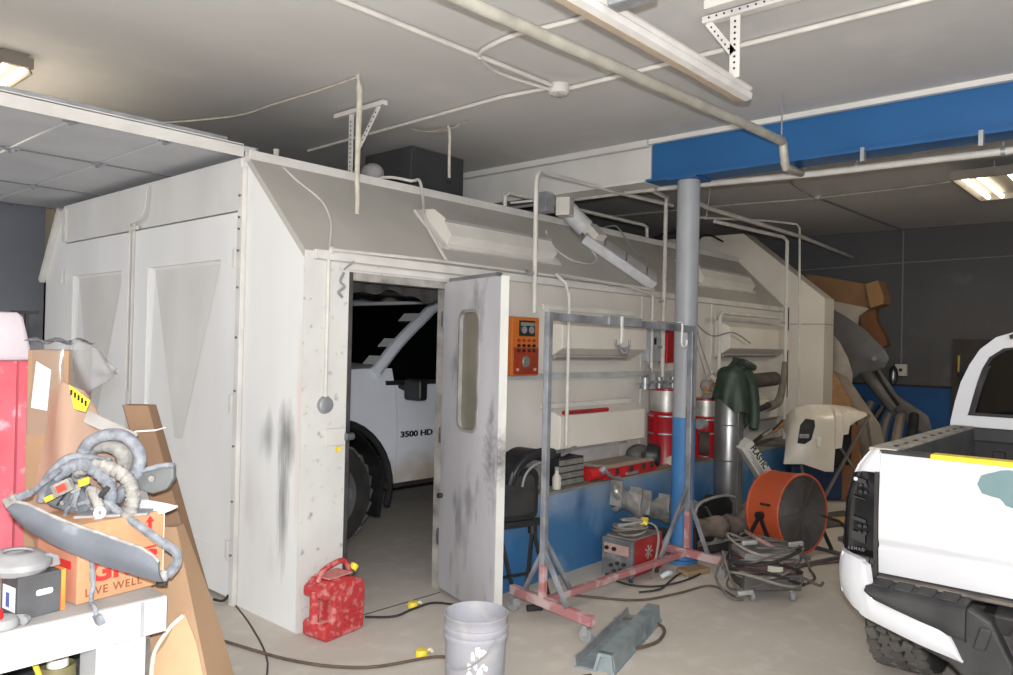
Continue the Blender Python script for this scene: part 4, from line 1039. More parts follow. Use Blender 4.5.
# ================================================================= MIDDLE GROUND
m_rackred = mat('rack_red_paint', (164,100,102), 0.7, col2=(156,116,116), scale=6, amt=.6, col3=(190,176,172), scale3=9, thr3=.5, amt3=.7)
m_rackgrey = mat('rack_worn_steel', (166,168,174), 0.45, metal=.35, col2=(76,78,84), scale=5, amt=.7)
# rolling paint rack in front of the booth wall
rk = thing('paint_rack', 'rolling steel paint rack frame, silver uprights and dusty red base bars', 'rack', (4.3,2.78,0))
LU, RU = V((3.5,2.8,0)), V((5.10,2.75,0))
MB().bar(LU+V((0,0,.12)), LU+V((0,0,.33)), .038, .038).build('upright', m_rackred, rk, bevel=.004)
MB().bar(LU+V((0,0,.33)), LU+V((0,0,1.79)), .037, .037).build('upright', m_rackgrey, rk, bevel=.004)
MB().bar(RU+V((0,0,.12)), RU+V((0,0,.42)), .04, .04).build('upright', m_rackred, rk, bevel=.004)
MB().bar(RU+V((0,0,.42)), RU+V((0,0,1.76)), .04, .04).build('upright', m_rackgrey, rk, bevel=.004)
tb = MB().bar(LU+V((.02,0,1.765)), RU+V((-.02,0,1.735)), .04, .045).build('top_bar', m_rackgrey, rk)
MB().bar((4.05,2.775,1.762),(4.42,2.772,1.756),.05,.055).build('sleeve', m_galv, tb)
MB().bar((4.6,2.77,1.752),(4.95,2.76,1.746),.05,.055).build('sleeve', m_galv, tb)
MB().bar((3.54,3.07,.125),(3.43,2.40,.125),.042,.055).build('base_bar', m_rackred, rk, bevel=.003)
MB().bar((5.095,3.02,.125),(5.04,2.43,.125),.042,.055).build('base_bar', m_rackred, rk, bevel=.003)
MB().bar(LU+V((.02,0,.12)), RU+V((-.02,0,.12)), .04, .04).build('long_bar', m_rackred, rk, bevel=.003)
for a, c in (((3.5,2.8,.42),(3.44,2.58,.15)), ((3.5,2.8,.42),(3.515,2.95,.15)), ((5.10,2.75,.52),(5.06,2.57,.15)), ((5.10,2.75,.52),(5.09,2.94,.15)), ((3.52,2.8,.46),(3.75,2.79,.14)), ((5.09,2.75,.60),(4.74,2.76,.14))):
    MB().bar(a, c, .022, .022).build('brace', m_rackgrey, rk)
def caster(p, parent, r=.04):
    p = V(p)
    w = MB().cyl(p+V((-.016,0,r)), p+V((.016,0,r)), r, n=18).build('caster', m_dust, parent, smooth=True)
    b = MB().bar(p+V((-.022,0,r)), p+V((-.022,0,r*2.3)), .03, .004, up=(1,0,0)); b.bar(p+V((.022,0,r)), p+V((.022,0,r*2.3)), .03, .004, up=(1,0,0)); b.box(p.x-.026,p.x+.026,p.y-.02,p.y+.02,r*2.25,r*2.4)
    b.build('fork', m_galv, w)
for p in ((3.437,2.44,0),(3.535,3.05,0),(5.045,2.46,0),(5.09,2.99,0)): caster(p, rk)
# hooks hanging on the rack bar
m_hook = mat('hook_white', (214,212,206), .5)
def hook(label, x, y, z):
    b = MB().tube([(x,y,z+.03),(x-.0,y-.03,z+.02),(x,y-.03,z-.05),(x,y-.03,z-.11),(x+.03,y-.03,z-.14),(x+.065,y-.03,z-.125),(x+.075,y-.03,z-.09)], .008, 8, 5)
    return tag(b.build('hook', m_hook, smooth=True), label, 'hook')
hook('white hook on the rack bar near the pillar', 4.93, 2.765, 1.745)
hk = thing('hook', 'white double hook hanging at the middle of the rack bar', 'hook', (4.18,2.775,1.74))
MB().bar((4.18,2.745,1.79),(4.18,2.745,1.62),.022,.006,up=(0,1,0)).build('shank', m_hook, hk)
MB().tube([(4.10,2.74,1.64),(4.11,2.735,1.60),(4.18,2.73,1.585),(4.25,2.735,1.60),(4.26,2.74,1.64)], .008, 8, 4).build('prong', m_rackgrey, hk, smooth=True)
MB().tube([(4.14,2.74,1.61),(4.16,2.73,1.565),(4.2,2.73,1.555),(4.23,2.735,1.585)], .007, 8, 4).build('prong', m_rackgrey, hk, smooth=True)

# orange control panel on the booth wall
m_or = mat('orange_panel_paint', (184,104,44), .45, col2=(186,92,34), scale=3, amt=.5)
m_or2 = mat('rust_red_panel', (150,56,32), .5, col2=(120,44,30), scale=6)
op = thing('control_panel', 'orange electrical control panel with gauge, fixed to the booth wall beside the open side door', 'control panel', (4.19,3.60,1.38))
XA, XB2 = 4.03, 4.325
yf = 3.545
MB().box(XA,XB2,yf,3.605,1.375,1.79).build('panel_box', m_or, op, bevel=.008)
MB().box(XA+.02,XB2-.006,yf-.004,yf+.01,1.385,1.575).build('lower_plate', m_or2, op, bevel=.002)
g = MB().box(XA+.07,XB2-.06,yf-.012,yf,1.655,1.765).build('meter_window', mat('meter_black',(34,36,34),.3), op, bevel=.004)
b = MB().cyl((4.14,yf-.02,1.70),(4.14,yf-.01,1.70),.026,n=16); b.build('dial', m_galv, g)
MB().cyl((4.22,yf-.02,1.70),(4.22,yf-.01,1.70),.026,n=16).build('dial', m_galv, g)
MB().box(4.105,4.255,yf-.016,yf-.01,1.728,1.752).build('dial_label', mat('dial_grey',(120,126,116),.5), g)
for r_ in range(3):
    for c_ in range(4):
        MB().cyl((4.095+c_*.055,yf-.016,1.625-.036*r_),(4.095+c_*.055,yf+.004,1.625-.036*r_),.011,n=10).build('push_button', m_black if r_ else m_or2, op)
MB().lathe([(0,.012),(.036,.011),(.042,.004),(.044,0)], (4.18,yf-.002,1.475), (0,-1,0), 24).build('round_gauge', mat('gauge_glass',(112,112,102),.15), op, smooth=True)
for x in (4.085,4.275):
    for z in (1.42,1.46,1.50): MB().cyl((x,yf-.014,z),(x,yf,z),.011,n=10).build('indicator_lamp', mat('indicator_pale',(206,150,140),.3) if z < 1.44 else m_or2, op)

# small boxes on the wall left of the pillar, valves
t = thing('wall_box', 'grey metal wall box between the tall pipes and the red box', 'box', (6.0,3.6,1.48))
MB().box(5.90,6.12,3.56,3.64,1.47,1.76).build('box_body', mat('grey_box_paint',(168,172,178),.5,col2=(146,150,156),scale=5), t, bevel=.006)
MB().box(5.93,5.96,3.552,3.56,1.62,1.68).build('box_latch', m_rubber, t)
t = thing('wall_box', 'red metal wall box just left of the pillar', 'box', (6.24,3.6,1.48))
MB().box(6.14,6.33,3.55,3.64,1.46,1.79).build('box_body', m_red, t, bevel=.006); MB().box(6.15,6.32,3.545,3.55,1.47,1.78).build('box_lid', mat('red_box_lid',(150,26,30),.5), t)
t = thing('valve_manifold', 'cluster of dusty pipe valves and a yellow handle on the booth wall by the pillar', 'valve', (6.1,3.5,1.25))
b = MB()
b.tube([(5.62,3.52,1.27),(6.4,3.52,1.30)], .02, 10)
b.build('manifold_pipe', m_dust, t, smooth=True)
for k, x in enumerate((5.70,5.82,5.93,6.06,6.16)):
    b = MB().cyl((x,3.50,1.24),(x,3.50,1.34+.03*(k % 2)),.03,n=12); b.cyl((x,3.45,1.30),(x,3.52,1.30),.016,n=8); b.box(x-.045,x+.045,3.44,3.455,1.29,1.31)
    b.build('valve', m_dust if k % 2 else m_galv, t, smooth=True)
MB().obox((6.30,3.46,1.27),(.035,0,.005),(0,.02,0),(0,0,.05)).build('yellow_handle', m_yellow, t, bevel=.008, label='yellow valve handle')
MB().cyl((6.22,3.47,1.33),(6.22,3.47,1.40),.022,n=10).build('valve_cap', m_hook, t)
t = thing('wire_hook', 'small wire hook hanging from the first upper wall lamp', 'hook', (5.62,3.5,1.40))
MB().tube([(5.66,3.46,1.56),(5.64,3.44,1.45),(5.57,3.44,1.38),(5.62,3.44,1.36),(5.69,3.44,1.385),(5.65,3.44,1.45)], .008, 8, 4).build('wire', m_galv, t)

# red cylinders (drum shaped, silver sleeve on top) on the ledge
m_drum = mat('red_drum_paint', (166,24,36), .35, col2=(140,20,30), scale=3, coat=.2)
m_sleeve = mat('silver_sleeve', (190,188,184), .4, metal=.5, col2=(150,148,144), scale=9)
def drum(label, x, y, r, z1):
    t = thing('red_canister', label, 'canister', (x,y,.59), group='red canisters on the ledge')
    h = z1-.59
    MB().lathe([(0,0),(r,0),(r,.02),(r*.985,.03),(r*.985,h*.62),(r,h*.63),(r,h*.65),(r*.9,h*.68),(r*.9,h),(0,h)], (x,y,.59), (0,0,1), 36).build('drum_body', m_drum, t, smooth=True)
    MB().lathe([(r*.91,h*.70),(r*.93,h*.70),(r*.93,h*.97),(r*.91,h*.97)], (x,y,.59), (0,0,1), 36).build('silver_sleeve', m_sleeve, t, smooth=True)
    for q in (.41,.64): MB().lathe([(r*.985,h*q-.008),(r*1.012,h*q-.006),(r*1.012,h*q+.006),(r*.985,h*q+.008)], (x,y,.59), (0,0,1), 36).build('band', m_galv, t, smooth=True)
    MB().box(x-r-.012,x-r+.006,y-.02,y+.02,.60,.59+h*.66).build('side_rail', m_drum, t)
    MB().cyl((x,y,z1),(x,y,z1+.03),r*.25,n=14).build('top_fitting', m_dust, t)
drum('red canister with a silver sleeve standing on the ledge left of the pillar', 5.98, 3.455, .16, 1.245)
drum('red canister with a silver sleeve half hidden between pillar and steel duct', 6.72, 3.46, .16, 1.13)
t = thing('valve_fitting', 'small dusty brass fitting taped to the pillar', 'fitting', (5.2,2.78,1.12))
b = MB().obox((5.172,2.782,1.12),(.045,.0,0),(0,.02,0),(0,0,.05)); b.build('fitting_plate', mat('brass_dusty',(150,138,112),.5,col2=(110,100,84),scale=12,metal=.3), t, bevel=.006)
MB().cyl((5.16,2.75,1.12),(5.16,2.765,1.12),.028,n=12).build('fitting_knob', m_dust, t)
# tangle of fittings right of the pillar
t = thing('regulator', 'cluttered orange and grey air regulator with hoses right of the pillar', 'regulator', (6.75,3.5,1.2))
m_tan = mat('tan_hose', (182,140,96), .7, col2=(150,110,74), scale=10)
MB().sphere((6.63,3.42,1.25),.06,.05,.06).build('regulator_body', m_dust, t, smooth=True)
b = MB().tube([(6.6,3.40,1.2),(6.7,3.38,1.15),(6.8,3.40,1.2),(6.78,3.42,1.28),(6.66,3.40,1.27),(6.58,3.4,1.22)], .025, 8, 5); b.build('orange_hose', m_tan, t, smooth=True)
for x, z in ((6.6,1.16),(6.72,1.30),(6.8,1.26),(6.68,1.20)): MB().cyl((x,3.36,z),(x+.03,3.42,z+.03),.024,n=10).build('fitting', m_hook if z > 1.25 else m_dust, t)
b = MB().tube([(6.55,3.5,1.85),(6.6,3.45,1.6),(6.72,3.42,1.36)], .007, 6, 5); b.tube([(6.5,3.55,1.9),(6.58,3.45,1.5),(6.66,3.42,1.3)], .006, 6, 5); b.tube([(6.5,3.5,1.86),(6.8,3.46,1.72),(7.2,3.43,1.76),(7.6,3.43,1.66)],.007,6,5)
b.build('thin_wire', m_dust, t)

# ledge clutter ---------------------------------------------------------
m_bin = mat('organiser_grey', (132,130,126), .7, col2=(100,98,96), scale=8)
m_bind = mat('drawer_pale', (124,121,114), .6, col2=(96,94,90), scale=10)
def organiser(label, x0, x1, z1, rows, mbody, y0=3.36, y1=3.56):
    t = thing('drawer_organiser', label, 'organiser', ((x0+x1)/2,(y0+y1)/2,.59))
    MB().box(x0,x1,y0+.012,y1,.591,z1).build('case', mbody, t, bevel=.003)
    h = (z1-.60)/rows
    for k in range(rows):
        d = MB().box(x0+.008,x1-.008,y0,y0+.03,.597+k*h,.597+(k+.82)*h).build('drawer', m_bind, t, bevel=.004)
        MB().box((x0+x1)/2-.03,(x0+x1)/2+.03,y0-.012,y0,.597+(k+.3)*h,.597+(k+.5)*h).build('pull', m_bin, d)
    return t
organiser('grey drawer organiser on the ledge directly behind the open side door', 3.62, 3.98, .84, 5, m_bin)
organiser('grey drawer organiser on the ledge behind the rack upright', 4.0, 4.26, .80, 4, m_bin, 3.37)
organiser('black drawer organiser on the ledge left of the red toolbox', 4.36, 4.66, .79, 4, m_black, 3.36)
t = thing('yellow_stopper', 'yellow plastic cap lying on the organiser behind the side door', 'cap', (3.76,3.4,.842))
MB().lathe([(0,.05),(.03,.05),(.036,.03),(.036,0),(0,0)], (3.76,3.42,.842), (0,0,1), 16).build('cap_body', m_yellow, t, smooth=True)
t = tag(MB().obox((3.98,3.46,.852),(.14,0,0),(0,.06,.0),(0,0,.012)).build('box_lid', mat('tan_lid',(122,108,94),.8)), 'tan flat lid on top of the organisers behind the side door', 'lid')
t = thing('plastic_bottle', 'small dusty white bottle on the ledge between the organisers', 'bottle', (4.31,3.35,.59))
MB().lathe([(0,0),(.03,0),(.032,.02),(.032,.08),(.014,.11),(.014,.13),(0,.13)], (4.31,3.345,.59), (0,0,1), 18).build('bottle_body', mat('dusty_white_plastic',(188,184,172),.6), t, smooth=True)
MB().cyl((4.31,3.345,.72),(4.31,3.345,.745),.016,n=12).build('cap', m_dust, t)
for k, (x, z, a) in enumerate(((4.46,.80,.1),(4.55,.80,-.15))):
    tag(MB().bar((x-.1,3.42,z+.005+.0*k),(x+.12,3.46,z+.012+.03*k),.03,.016).build('metal_strip', m_dust if k else m_rubber), ['dark strip lying on the black organiser, left one','grey strip lying on the black organiser, right one'][k], 'strip')
# red toolbox
tb = thing('toolbox', 'dusty red metal toolbox on the blue ledge under the low wall lamp', 'toolbox', (5.25,3.4,.59))
m_tb = mat('toolbox_red', (188,36,38), .5, col2=(160,30,32), scale=5)
m_tbt = mat('toolbox_dusty_top', (146,132,118), .9, col2=(120,108,98), scale=9)
MB().box(4.86,5.62,3.31,3.54,.591,.675).build('tray', m_tb, tb, bevel=.008)
lid = MB().prism([(3.30,.675),(3.32,.70),(3.53,.70),(3.55,.675)], (4.85,0,0), (0,1,0), (0,0,1), (.78,0,0)).build('lid', m_tbt, tb, bevel=.004)
for x in (5.0,5.2,5.38,5.5): MB().box(x-.012,x+.03,3.30,3.312,.62,.665).build('latch', m_rubber, tb, bevel=.003)
MB().box(5.14,5.3,3.298,3.31,.60,.62).build('handle', m_galv, tb)
t = thing('air_tool', 'red and chrome air tool lying at the left end of the red toolbox', 'air tool', (4.75,3.36,.59))
MB().cyl((4.70,3.36,.64),(4.86,3.33,.65),.045,n=16).build('tool_body', m_tb, t, smooth=True)
MB().tube([(4.80,3.30,.70),(4.86,3.28,.64),(4.95,3.285,.60),(5.02,3.29,.595)], .014, 8, 4).build('trigger', m_galv, t, smooth=True)
MB().cyl((4.78,3.30,.66),(4.81,3.29,.69),.026,n=12).build('nozzle', m_galv, t, smooth=True)
# welding helmet, funnel, cloth
t = thing('welding_helmet', 'black welding helmet on the ledge behind the red toolbox', 'helmet', (5.55,3.47,.7))
MB().sphere((5.56,3.46,.70),.13,.10,.09,n=18,m=12).build('shell', mat('helmet_grey',(84,82,80),.6,col2=(58,58,58),scale=6), t, smooth=True)
MB().lathe([(.0,.10),(.085,.09),(.10,.05),(.105,0)], (5.61,3.40,.70), (.35,-.93,.0), 20).build('visor', m_black, t, smooth=True)
MB().tube([(5.44,3.43,.69),(5.41,3.38,.67),(5.46,3.36,.69),(5.5,3.38,.73)], .016, 8, 4).build('head_band', m_rubber, t, smooth=True)
t = thing('cardboard_scrap', 'pale cardboard sheet leaning on the booth wall behind the toolbox', 'cardboard', (5.1,3.55,.6))
MB().obox((5.06,3.575,.715),(.36,0,.03),(0,.014,.03),(-.02,-.02,.10)).build('sheet', mat('pale_card',(176,172,168),.8,col2=(150,146,142),scale=4), t)
t = thing('dust_mask', 'white cup-shaped dust mask on the ledge below the red canister', 'mask', (5.92,3.35,.59))
MB().lathe([(.075,0),(.072,.03),(.05,.07),(.02,.085),(0,.088)], (5.90,3.36,.60), (.25,-.3,.9), 20).build('mask_cup', mat('mask_white',(196,186,166),.8), t, smooth=True)
t = tag(MB().obox((5.75,3.40,.597),(.18,.02,0),(-.01,.06,0),(0,0,.006)).build('tan_rag', mat('tan_rag',(156,132,96),.9,col2=(126,106,80),scale=10)), 'tan rag spread on the ledge beside the dust mask', 'rag')
# wheel-like grinder things right of pillar on the ledge
t = thing('hose_coil', 'dark coil of hose on the ledge between pillar and steel duct', 'hose', (6.6,3.38,.6))
MB().lathe([(.05,-.03),(.11,-.045),(.12,0),(.11,.045),(.05,.03)], (6.60,3.40,.72), (.4,-.9,0), 24).build('coil', mat('coil_brown',(78,64,56),.7,col2=(48,42,40),scale=14), t, smooth=True)
MB().lathe([(.0,-.02),(.045,-.02),(.045,.02),(0,.02)], (6.60,3.40,.72), (.4,-.9,0), 18).build('hub', m_dust, t)
t = tag(MB().cyl((6.52,3.42,.90),(6.78,3.40,.90),.05,n=14).build('spray_can', m_dust, smooth=True), 'dusty can lying across in front of the second red canister', 'can')

# tall steel duct with a dark green jacket hung on it
dt = thing('steel_duct', 'upright round steel duct standing on the floor before the booth wall', 'duct', (6.46,3.1,0))
m_ductst = mat('duct_steel', (158,158,158), .35, metal=.75, col2=(120,120,120), scale=3, amt=.6)
MB().lathe([(.12,.0),(.125,.01),(.125,1.16),(.12,1.17),(.112,1.17),(.112,.02)], (6.46,3.1,0), (0,0,1), 40).build('duct_pipe', m_ductst, dt, smooth=True)
for z in (.3,.62,.93,1.15): MB().lathe([(.125,z-.006),(.129,z),(.125,z+.006)], (6.46,3.1,0), (0,0,1), 40).build('seam_ring', m_ductst, dt, smooth=True)
MB().box(6.40,6.42,2.978,2.99,.02,1.15).build('long_seam', m_ductst, dt)
jk = thing('jacket', 'dark green jacket draped over the top of the upright steel duct', 'jacket', (6.35,3.05,.9))
m_jk = mat('jacket_green', (36,50,40), .55, col2=(58,70,58), scale=7, amt=.7, bump=.4, bscale=26)
def jac(u, v):
    # dome over the pipe mouth then hanging folds of unequal length
    a = 2*PI*u
    drop = .06+.05*math.sin(a*2+.6)+.04*math.sin(a*3+2)
    if math.cos(a-5.6) > .1: drop += .26*(math.cos(a-5.6)-.1)
    if v < .4:
        k = v/.4; r = .15*math.sin(k*PI/2)**.8; z = 1.47-.10*k**2+.015*math.sin(a*4)
    else:
        k = (v-.4)/.6; r = .15+.03*k+.02*math.sin(a*6+1)*k; z = 1.37-(drop+.18)*k
    return (6.455+r*.92*math.cos(a), 3.075+r*.88*math.sin(a), z+.05*math.cos(a+.6)*(1-v))
MB().grid(jac, 60, 22).build('jacket_body', m_jk, jk, smooth=True)
def slv(k): 
    return MB().tube(k, .055, 12, 5, rf=lambda t: 1-.25*t)
slv([(6.46,2.98,1.42),(6.54,2.94,1.32),(6.57,2.92,1.12),(6.56,2.91,.97),(6.54,2.91,.90)]).build('sleeve', m_jk, jk, smooth=True)
MB().tube([(6.33,2.93,1.49),(6.42,2.90,1.46),(6.52,2.91,1.44)], .03, 10, 4).build('collar', m_jk, jk, smooth=True)
# roll of cloth and cables on the low far lamp
t = thing('mat_roll', 'dark rolled mat lying on a grey support before the far booth wall', 'roll', (7.9,3.45,1.2))
MB().cyl((7.25,3.38,1.27),(8.1,3.38,1.29),.075,n=20).build('roll_body', mat('roll_dark',(66,60,58),.8,col2=(92,84,78),scale=8), t, smooth=True)
MB().tube([(7.9,3.36,1.0),(8.15,3.35,1.05),(8.26,3.35,1.25),(8.30,3.35,1.47)], .05, 10, 5, rf=lambda t: 1-.4*t).build('strap', mat('strap_grey',(122,114,104),.9,col2=(92,86,78),scale=8), t, smooth=True)
MB().tube([(7.3,3.36,1.22),(7.3,3.35,1.05),(7.6,3.35,.99),(7.9,3.35,1.02)], .03, 10, 5).build('strap', m_rubber, t, smooth=True)
for k in range(5):
    tag(MB().tube([(7.35+.22*k,3.34+.03*(k % 3),.625+.035*k),(7.7+.2*k,3.36,.69+.035*k),(8.1+.15*k,3.40,.74+.035*k)], .024, 8, 4, rf=lambda t: .5+t*.6).build('trim_strip', [m_rubber, m_dust, m_black, m_tan, m_dust][k], smooth=True),
        ['black rubbery trim strip on the ledge, lowest under the far low lamp','dusty grey trim strip on the ledge, second from below under the far lamp','glossy black trim strip on the ledge in the middle of the far pile','tan trim strip on the ledge pile by the far low lamp','dusty grey trim strip on top of the ledge pile by the far lamp'][k], 'trim', 'car trim strips on the far ledge')
t = thing('tan_sack', 'crumpled tan and green sack on the ledge right of the steel duct', 'sack', (7.1,3.4,.6))
b = MB().sphere((7.08,3.40,.78),.11,.09,.20,n=20,m=14); b.jitter(.018, 9); b.build('sack_body', mat('sack_tan',(130,122,90),.9,col2=(98,92,70),scale=14,bump=.3), t, smooth=True)

# plastic sheeting carton
pb = thing('sheeting_carton', 'long white carton of plastic sheeting leaning between duct and orange fan', 'carton', (6.7,2.85,.1))
pu = (V((6.88,2.74,.12))-V((6.30,2.93,.80))).normalized()
pc = V((6.70,2.84,.44)); pn = V((-.66,-.68,.10)); pn = (pn-pu*pn.dot(pu)).normalized(); pv = pn.cross(pu).normalized()
if pv.z < 0: pv = -pv
pn = pu.cross(pv)*1.0
if pn.dot(V((-1,-1,0))) < 0: pn = -pn
m_ctn = mat('carton_white', (206,204,196), .7, col2=(184,180,172), scale=5)
MB().obox(pc, pu*.46, pv*.062, pn*.055).build('carton_body', m_ctn, pb, bevel=.003)
tp = pc+pn*.057-pu*.42+pv*.008
text_mesh('carton_text', 'PLASTIC', .072, tp, pu, pv, m_ink, pb, bold=.002, sx=1.0)
text_mesh('carton_text', 'SHEETING', .072, tp+pu*.365, pu, pv, m_inkred, pb, bold=.002)
b = MB()
for k in range(3): b.obox(pc+pn*.0565-pu*(.2-.02*k)-pv*(.012+.014*k), pu*(.20-.03*k), pv*.003, pn*.0006)
b.build('small_print', mat('small_print_grey',(128,126,120),.7), pb)

# wrecked bumpers on the floor along the ledge
m_alu = mat('crumpled_alloy', (190,187,182), .32, metal=.45, col2=(110,106,102), scale=7, amt=.7, bump=.3, bscale=20)
wb1 = thing('wrecked_bumper', 'crumpled silver bumper beam leaning against the ledge behind the welder', 'bumper', (5.2,3.1,0))
pts = catmull([(4.76,3.20,.50),(4.92,3.18,.45),(5.12,3.15,.385),(5.35,3.12,.33),(5.6,3.09,.29),(5.85,3.06,.25)], 6)
def wbf(u, v):
    k = u*(len(pts)-1); i = min(int(k), len(pts)-2); p = pts[i].lerp(pts[i+1], k-i)
    a = -1.2+2.6*v
    r = .085+.02*math.sin(u*23)+.012*math.sin(u*41+v*9)
    return p+V((0,-.8*r*math.cos(a), r*math.sin(a)))+V((.02*math.sin(v*7+u*12),0,0))
MB().grid(wbf, 60, 14, (0,.012,0)).build('beam_shell', m_alu, wb1, smooth=True, ang=50)
for s in (.08,.3,.42,.62,.85):
    p = pts[int(s*(len(pts)-1))]
    MB().obox(p+V((0,-.03,.03)), (.02,.005,-.01),(.0,.05,.0),(.01,0,.09)).build('rib', m_alu, wb1)
MB().tube([(4.85,3.1,.05),(5.1,3.08,.18),(5.5,3.02,.12),(5.9,2.98,.06)], .05, 10, 5).build('lower_lip', m_rubber, wb1, smooth=True)
MB().bar((5.0,3.16,.0),(5.05,3.15,.34),.03,.03).build('bracket', m_dust, wb1); MB().bar((5.55,3.08,.0),(5.5,3.06,.22),.03,.03).build('bracket', m_dust, wb1)
wb2 = thing('wrecked_bumper', 'broken black and grey car bumper on the floor right of the pillar', 'bumper', (5.9,2.85,0))
def wb2f(u, v):
    x = 5.40+.98*u; y = 2.86-.06*math.sin(PI*u)+.03*math.sin(u*17)
    a = -1.1+2.4*v; r = .085+.012*math.sin(u*29+v*7)
    return (x, y-.8*r*math.cos(a), .19+r*math.sin(a)+.02*math.sin(u*9))
MB().grid(wb2f, 50, 12, (0,.015,0)).build('bumper_cover', mat('bumper_dusty',(124,112,102),.7,col2=(74,66,62),scale=9,amt=.7,bump=.2), wb2, smooth=True)
def grl(u, v):
    return (5.42+.70*u, 2.90-.03*math.sin(u*9), .24+(.17*math.sin(PI*(.12+.8*u))**.6)*v+.01*math.sin(u*25))
MB().grid(grl, 30, 8, (0,.03,0)).build('grille_frame', m_black, wb2, smooth=True)
MB().tube([(5.40,2.86,.30),(5.46,2.86,.39),(5.65,2.86,.415),(5.95,2.87,.40),(6.12,2.87,.36)], .012, 8, 5).build('grille_rim', m_dust, wb2, smooth=True)
MB().tube([(5.55,2.84,.37),(5.60,2.83,.30),(5.64,2.83,.25)], .012, 8, 3).build('chrome_clip', m_steel, wb2, smooth=True)
MB().tube([(5.4,2.80,.06),(5.8,2.74,.05),(6.3,2.78,.06)], .035, 8, 5).build('lower_lip', m_rubber, wb2, smooth=True)
MB().bar((5.5,2.9,0),(5.5,2.9,.2),.03,.03).build('bracket', m_rubber, wb2); MB().bar((6.2,2.88,0),(6.2,2.88,.2),.03,.03).build('bracket', m_rubber, wb2)

# black plastic parts on a folding stand beside the side door
st = thing('folding_stand', 'black folding sawhorse stand between the side door and the rack', 'stand', (3.68,3.08,0))
for x, y in ((3.58,3.22),(3.82,3.15)):
    MB().bar((x,y,.44),(x-.09,y-.03,.0),.022,.022).build('leg', m_black, st); MB().bar((x,y,.44),(x+.10,y-.06,.0),.022,.022).build('leg', m_black, st)
    MB().cyl((x,y,.40),(x,y,.48),.03,n=10).build('leg_joint', m_black, st)
MB().bar((3.54,3.23,.47),(3.88,3.13,.47),.05,.04).build('top_rail', m_black, st, bevel=.004)
MB().bar((3.52,3.20,.16),(3.80,3.12,.16),.014,.014).build('spreader', m_black, st)
MB().cyl((3.58,2.98,.02),(3.66,2.93,.02),.02,n=10).build('rubber_foot', m_rubber, st)
t = thing('splash_shield', 'black rounded plastic panel standing upright on the folding stand', 'panel', (3.66,3.1,.49))
MB().prism(rrect(.36,.33,.06), (3.66,3.17,.655), (.95,-.31,0), (0,0,1), (.02,.06,0)).build('panel_body', m_black, t, bevel=.01)
MB().prism(rrect(.28,.25,.05), (3.658,3.164,.655), (.95,-.31,0), (0,0,1), (-.004,-.012,0)).build('panel_face', m_rubber, t, bevel=.004)
t = thing('fender_liner', 'curved black wheel arch liner resting on top of the black panel', 'car part', (3.72,3.08,.82))
def arl(u, v):
    a = PI*(1.05-.85*u); r = .15
    return (3.72+(r*1.15)*math.cos(a)+.02, 3.11+.14*v-.05*u, .76+r*1.05*math.sin(a)+.0)
MB().grid(arl, 20, 4, (0.0,0,.03)).build('liner_shell', m_black, t, smooth=True)
MB().tube([(3.58,3.14,.74),(3.60,3.12,.82),(3.68,3.10,.89),(3.80,3.08,.92),(3.90,3.06,.91)], .03, 10, 5).build('liner_lip', m_black, t, smooth=True)
MB().tube([(3.65,3.10,.72),(3.665,3.09,.79),(3.72,3.08,.84),(3.79,3.07,.86)], .008, 8, 5).build('trim_line', m_galv, t, smooth=True)

# welder
wd = thing('welding_machine', 'grey and red box welder with a coiled cable on top, in front of the ledge', 'welder', (4.58,2.71,0))
m_wg = mat('welder_grey', (112,112,114), .6, col2=(78,78,80), scale=7, amt=.7, col3=(150,146,142), scale3=12, thr3=.55)
m_wr = mat('welder_red', (156,40,42), .5, col2=(120,34,36), scale=5, col3=(120,100,94), scale3=9, thr3=.58)
MB().box(4.30,4.84,2.57,2.85,.05,.40).build('case', m_wr, wd, bevel=.012)
MB().box(4.285,4.33,2.565,2.855,.045,.405).build('front_plate', m_wg, wd, bevel=.008)
c = MB().box(4.277,4.286,2.60,2.83,.255,.35).build('label_plate', mat('welder_label',(176,150,140),.6,col2=(150,112,106),scale=6), wd)
for y in (2.80,2.73): MB().cyl((4.262,y,.305),(4.28,y,.305),.02,n=14).build('knob', m_black, wd)
for y, z in ((2.70,.17),(2.64,.17),(2.67,.11),(2.76,.14),(2.73,.09)): MB().cyl((4.265,y,z),(4.288,y,z),.018,n=10).build('socket', m_rubber, wd)
MB().box(4.33,4.83,2.58,2.84,.402,.415).build('top_sheet', mat('welder_top_dusty',(132,126,120),.8,col2=(100,96,92),scale=8), wd)
b = MB()
for k in range(7): b.bar((4.58,2.567,.26),(4.58+.07*math.cos(k*.9),2.567,.26+.07*math.sin(k*.9)),.014,.004,up=(0,1,0))
b.build('side_vent', m_sleeve, wd)
for x, y in ((4.33,2.60),(4.33,2.82),(4.80,2.60),(4.80,2.82)): MB().cyl((x,y,0),(x,y,.05),.018,n=10).build('rubber_foot', m_rubber, wd)
t = thing('welding_cable', 'dusty coiled welding cable lying on top of the welder, hanging down its side', 'cable', (4.55,2.7,.42))
pts_ = []
for k in range(40):
    a = k*.52; r = .13+.025*math.sin(k*.9); pts_.append((4.50+r*1.35*math.cos(a), 2.71+r*.8*math.sin(a), .432+.0022*k+.012*math.sin(k*.7)))
pts_ += [(4.72,2.62,.50),(4.70,2.545,.40),(4.66,2.535,.25),(4.60,2.53,.12),(4.50,2.50,.03)]
MB().tube(pts_, .011, 8, 3).build('cable_coil', mat('cable_dusty',(140,134,126),.8,col2=(92,88,84),scale=10), t, smooth=True)
MB().obox((4.66,2.66,.525),(.05,.02,.01),(-.012,.03,0),(0,0,.02)).build('torch_handle', m_yellow, t, bevel=.008, label='yellow grip of the cable clamp')
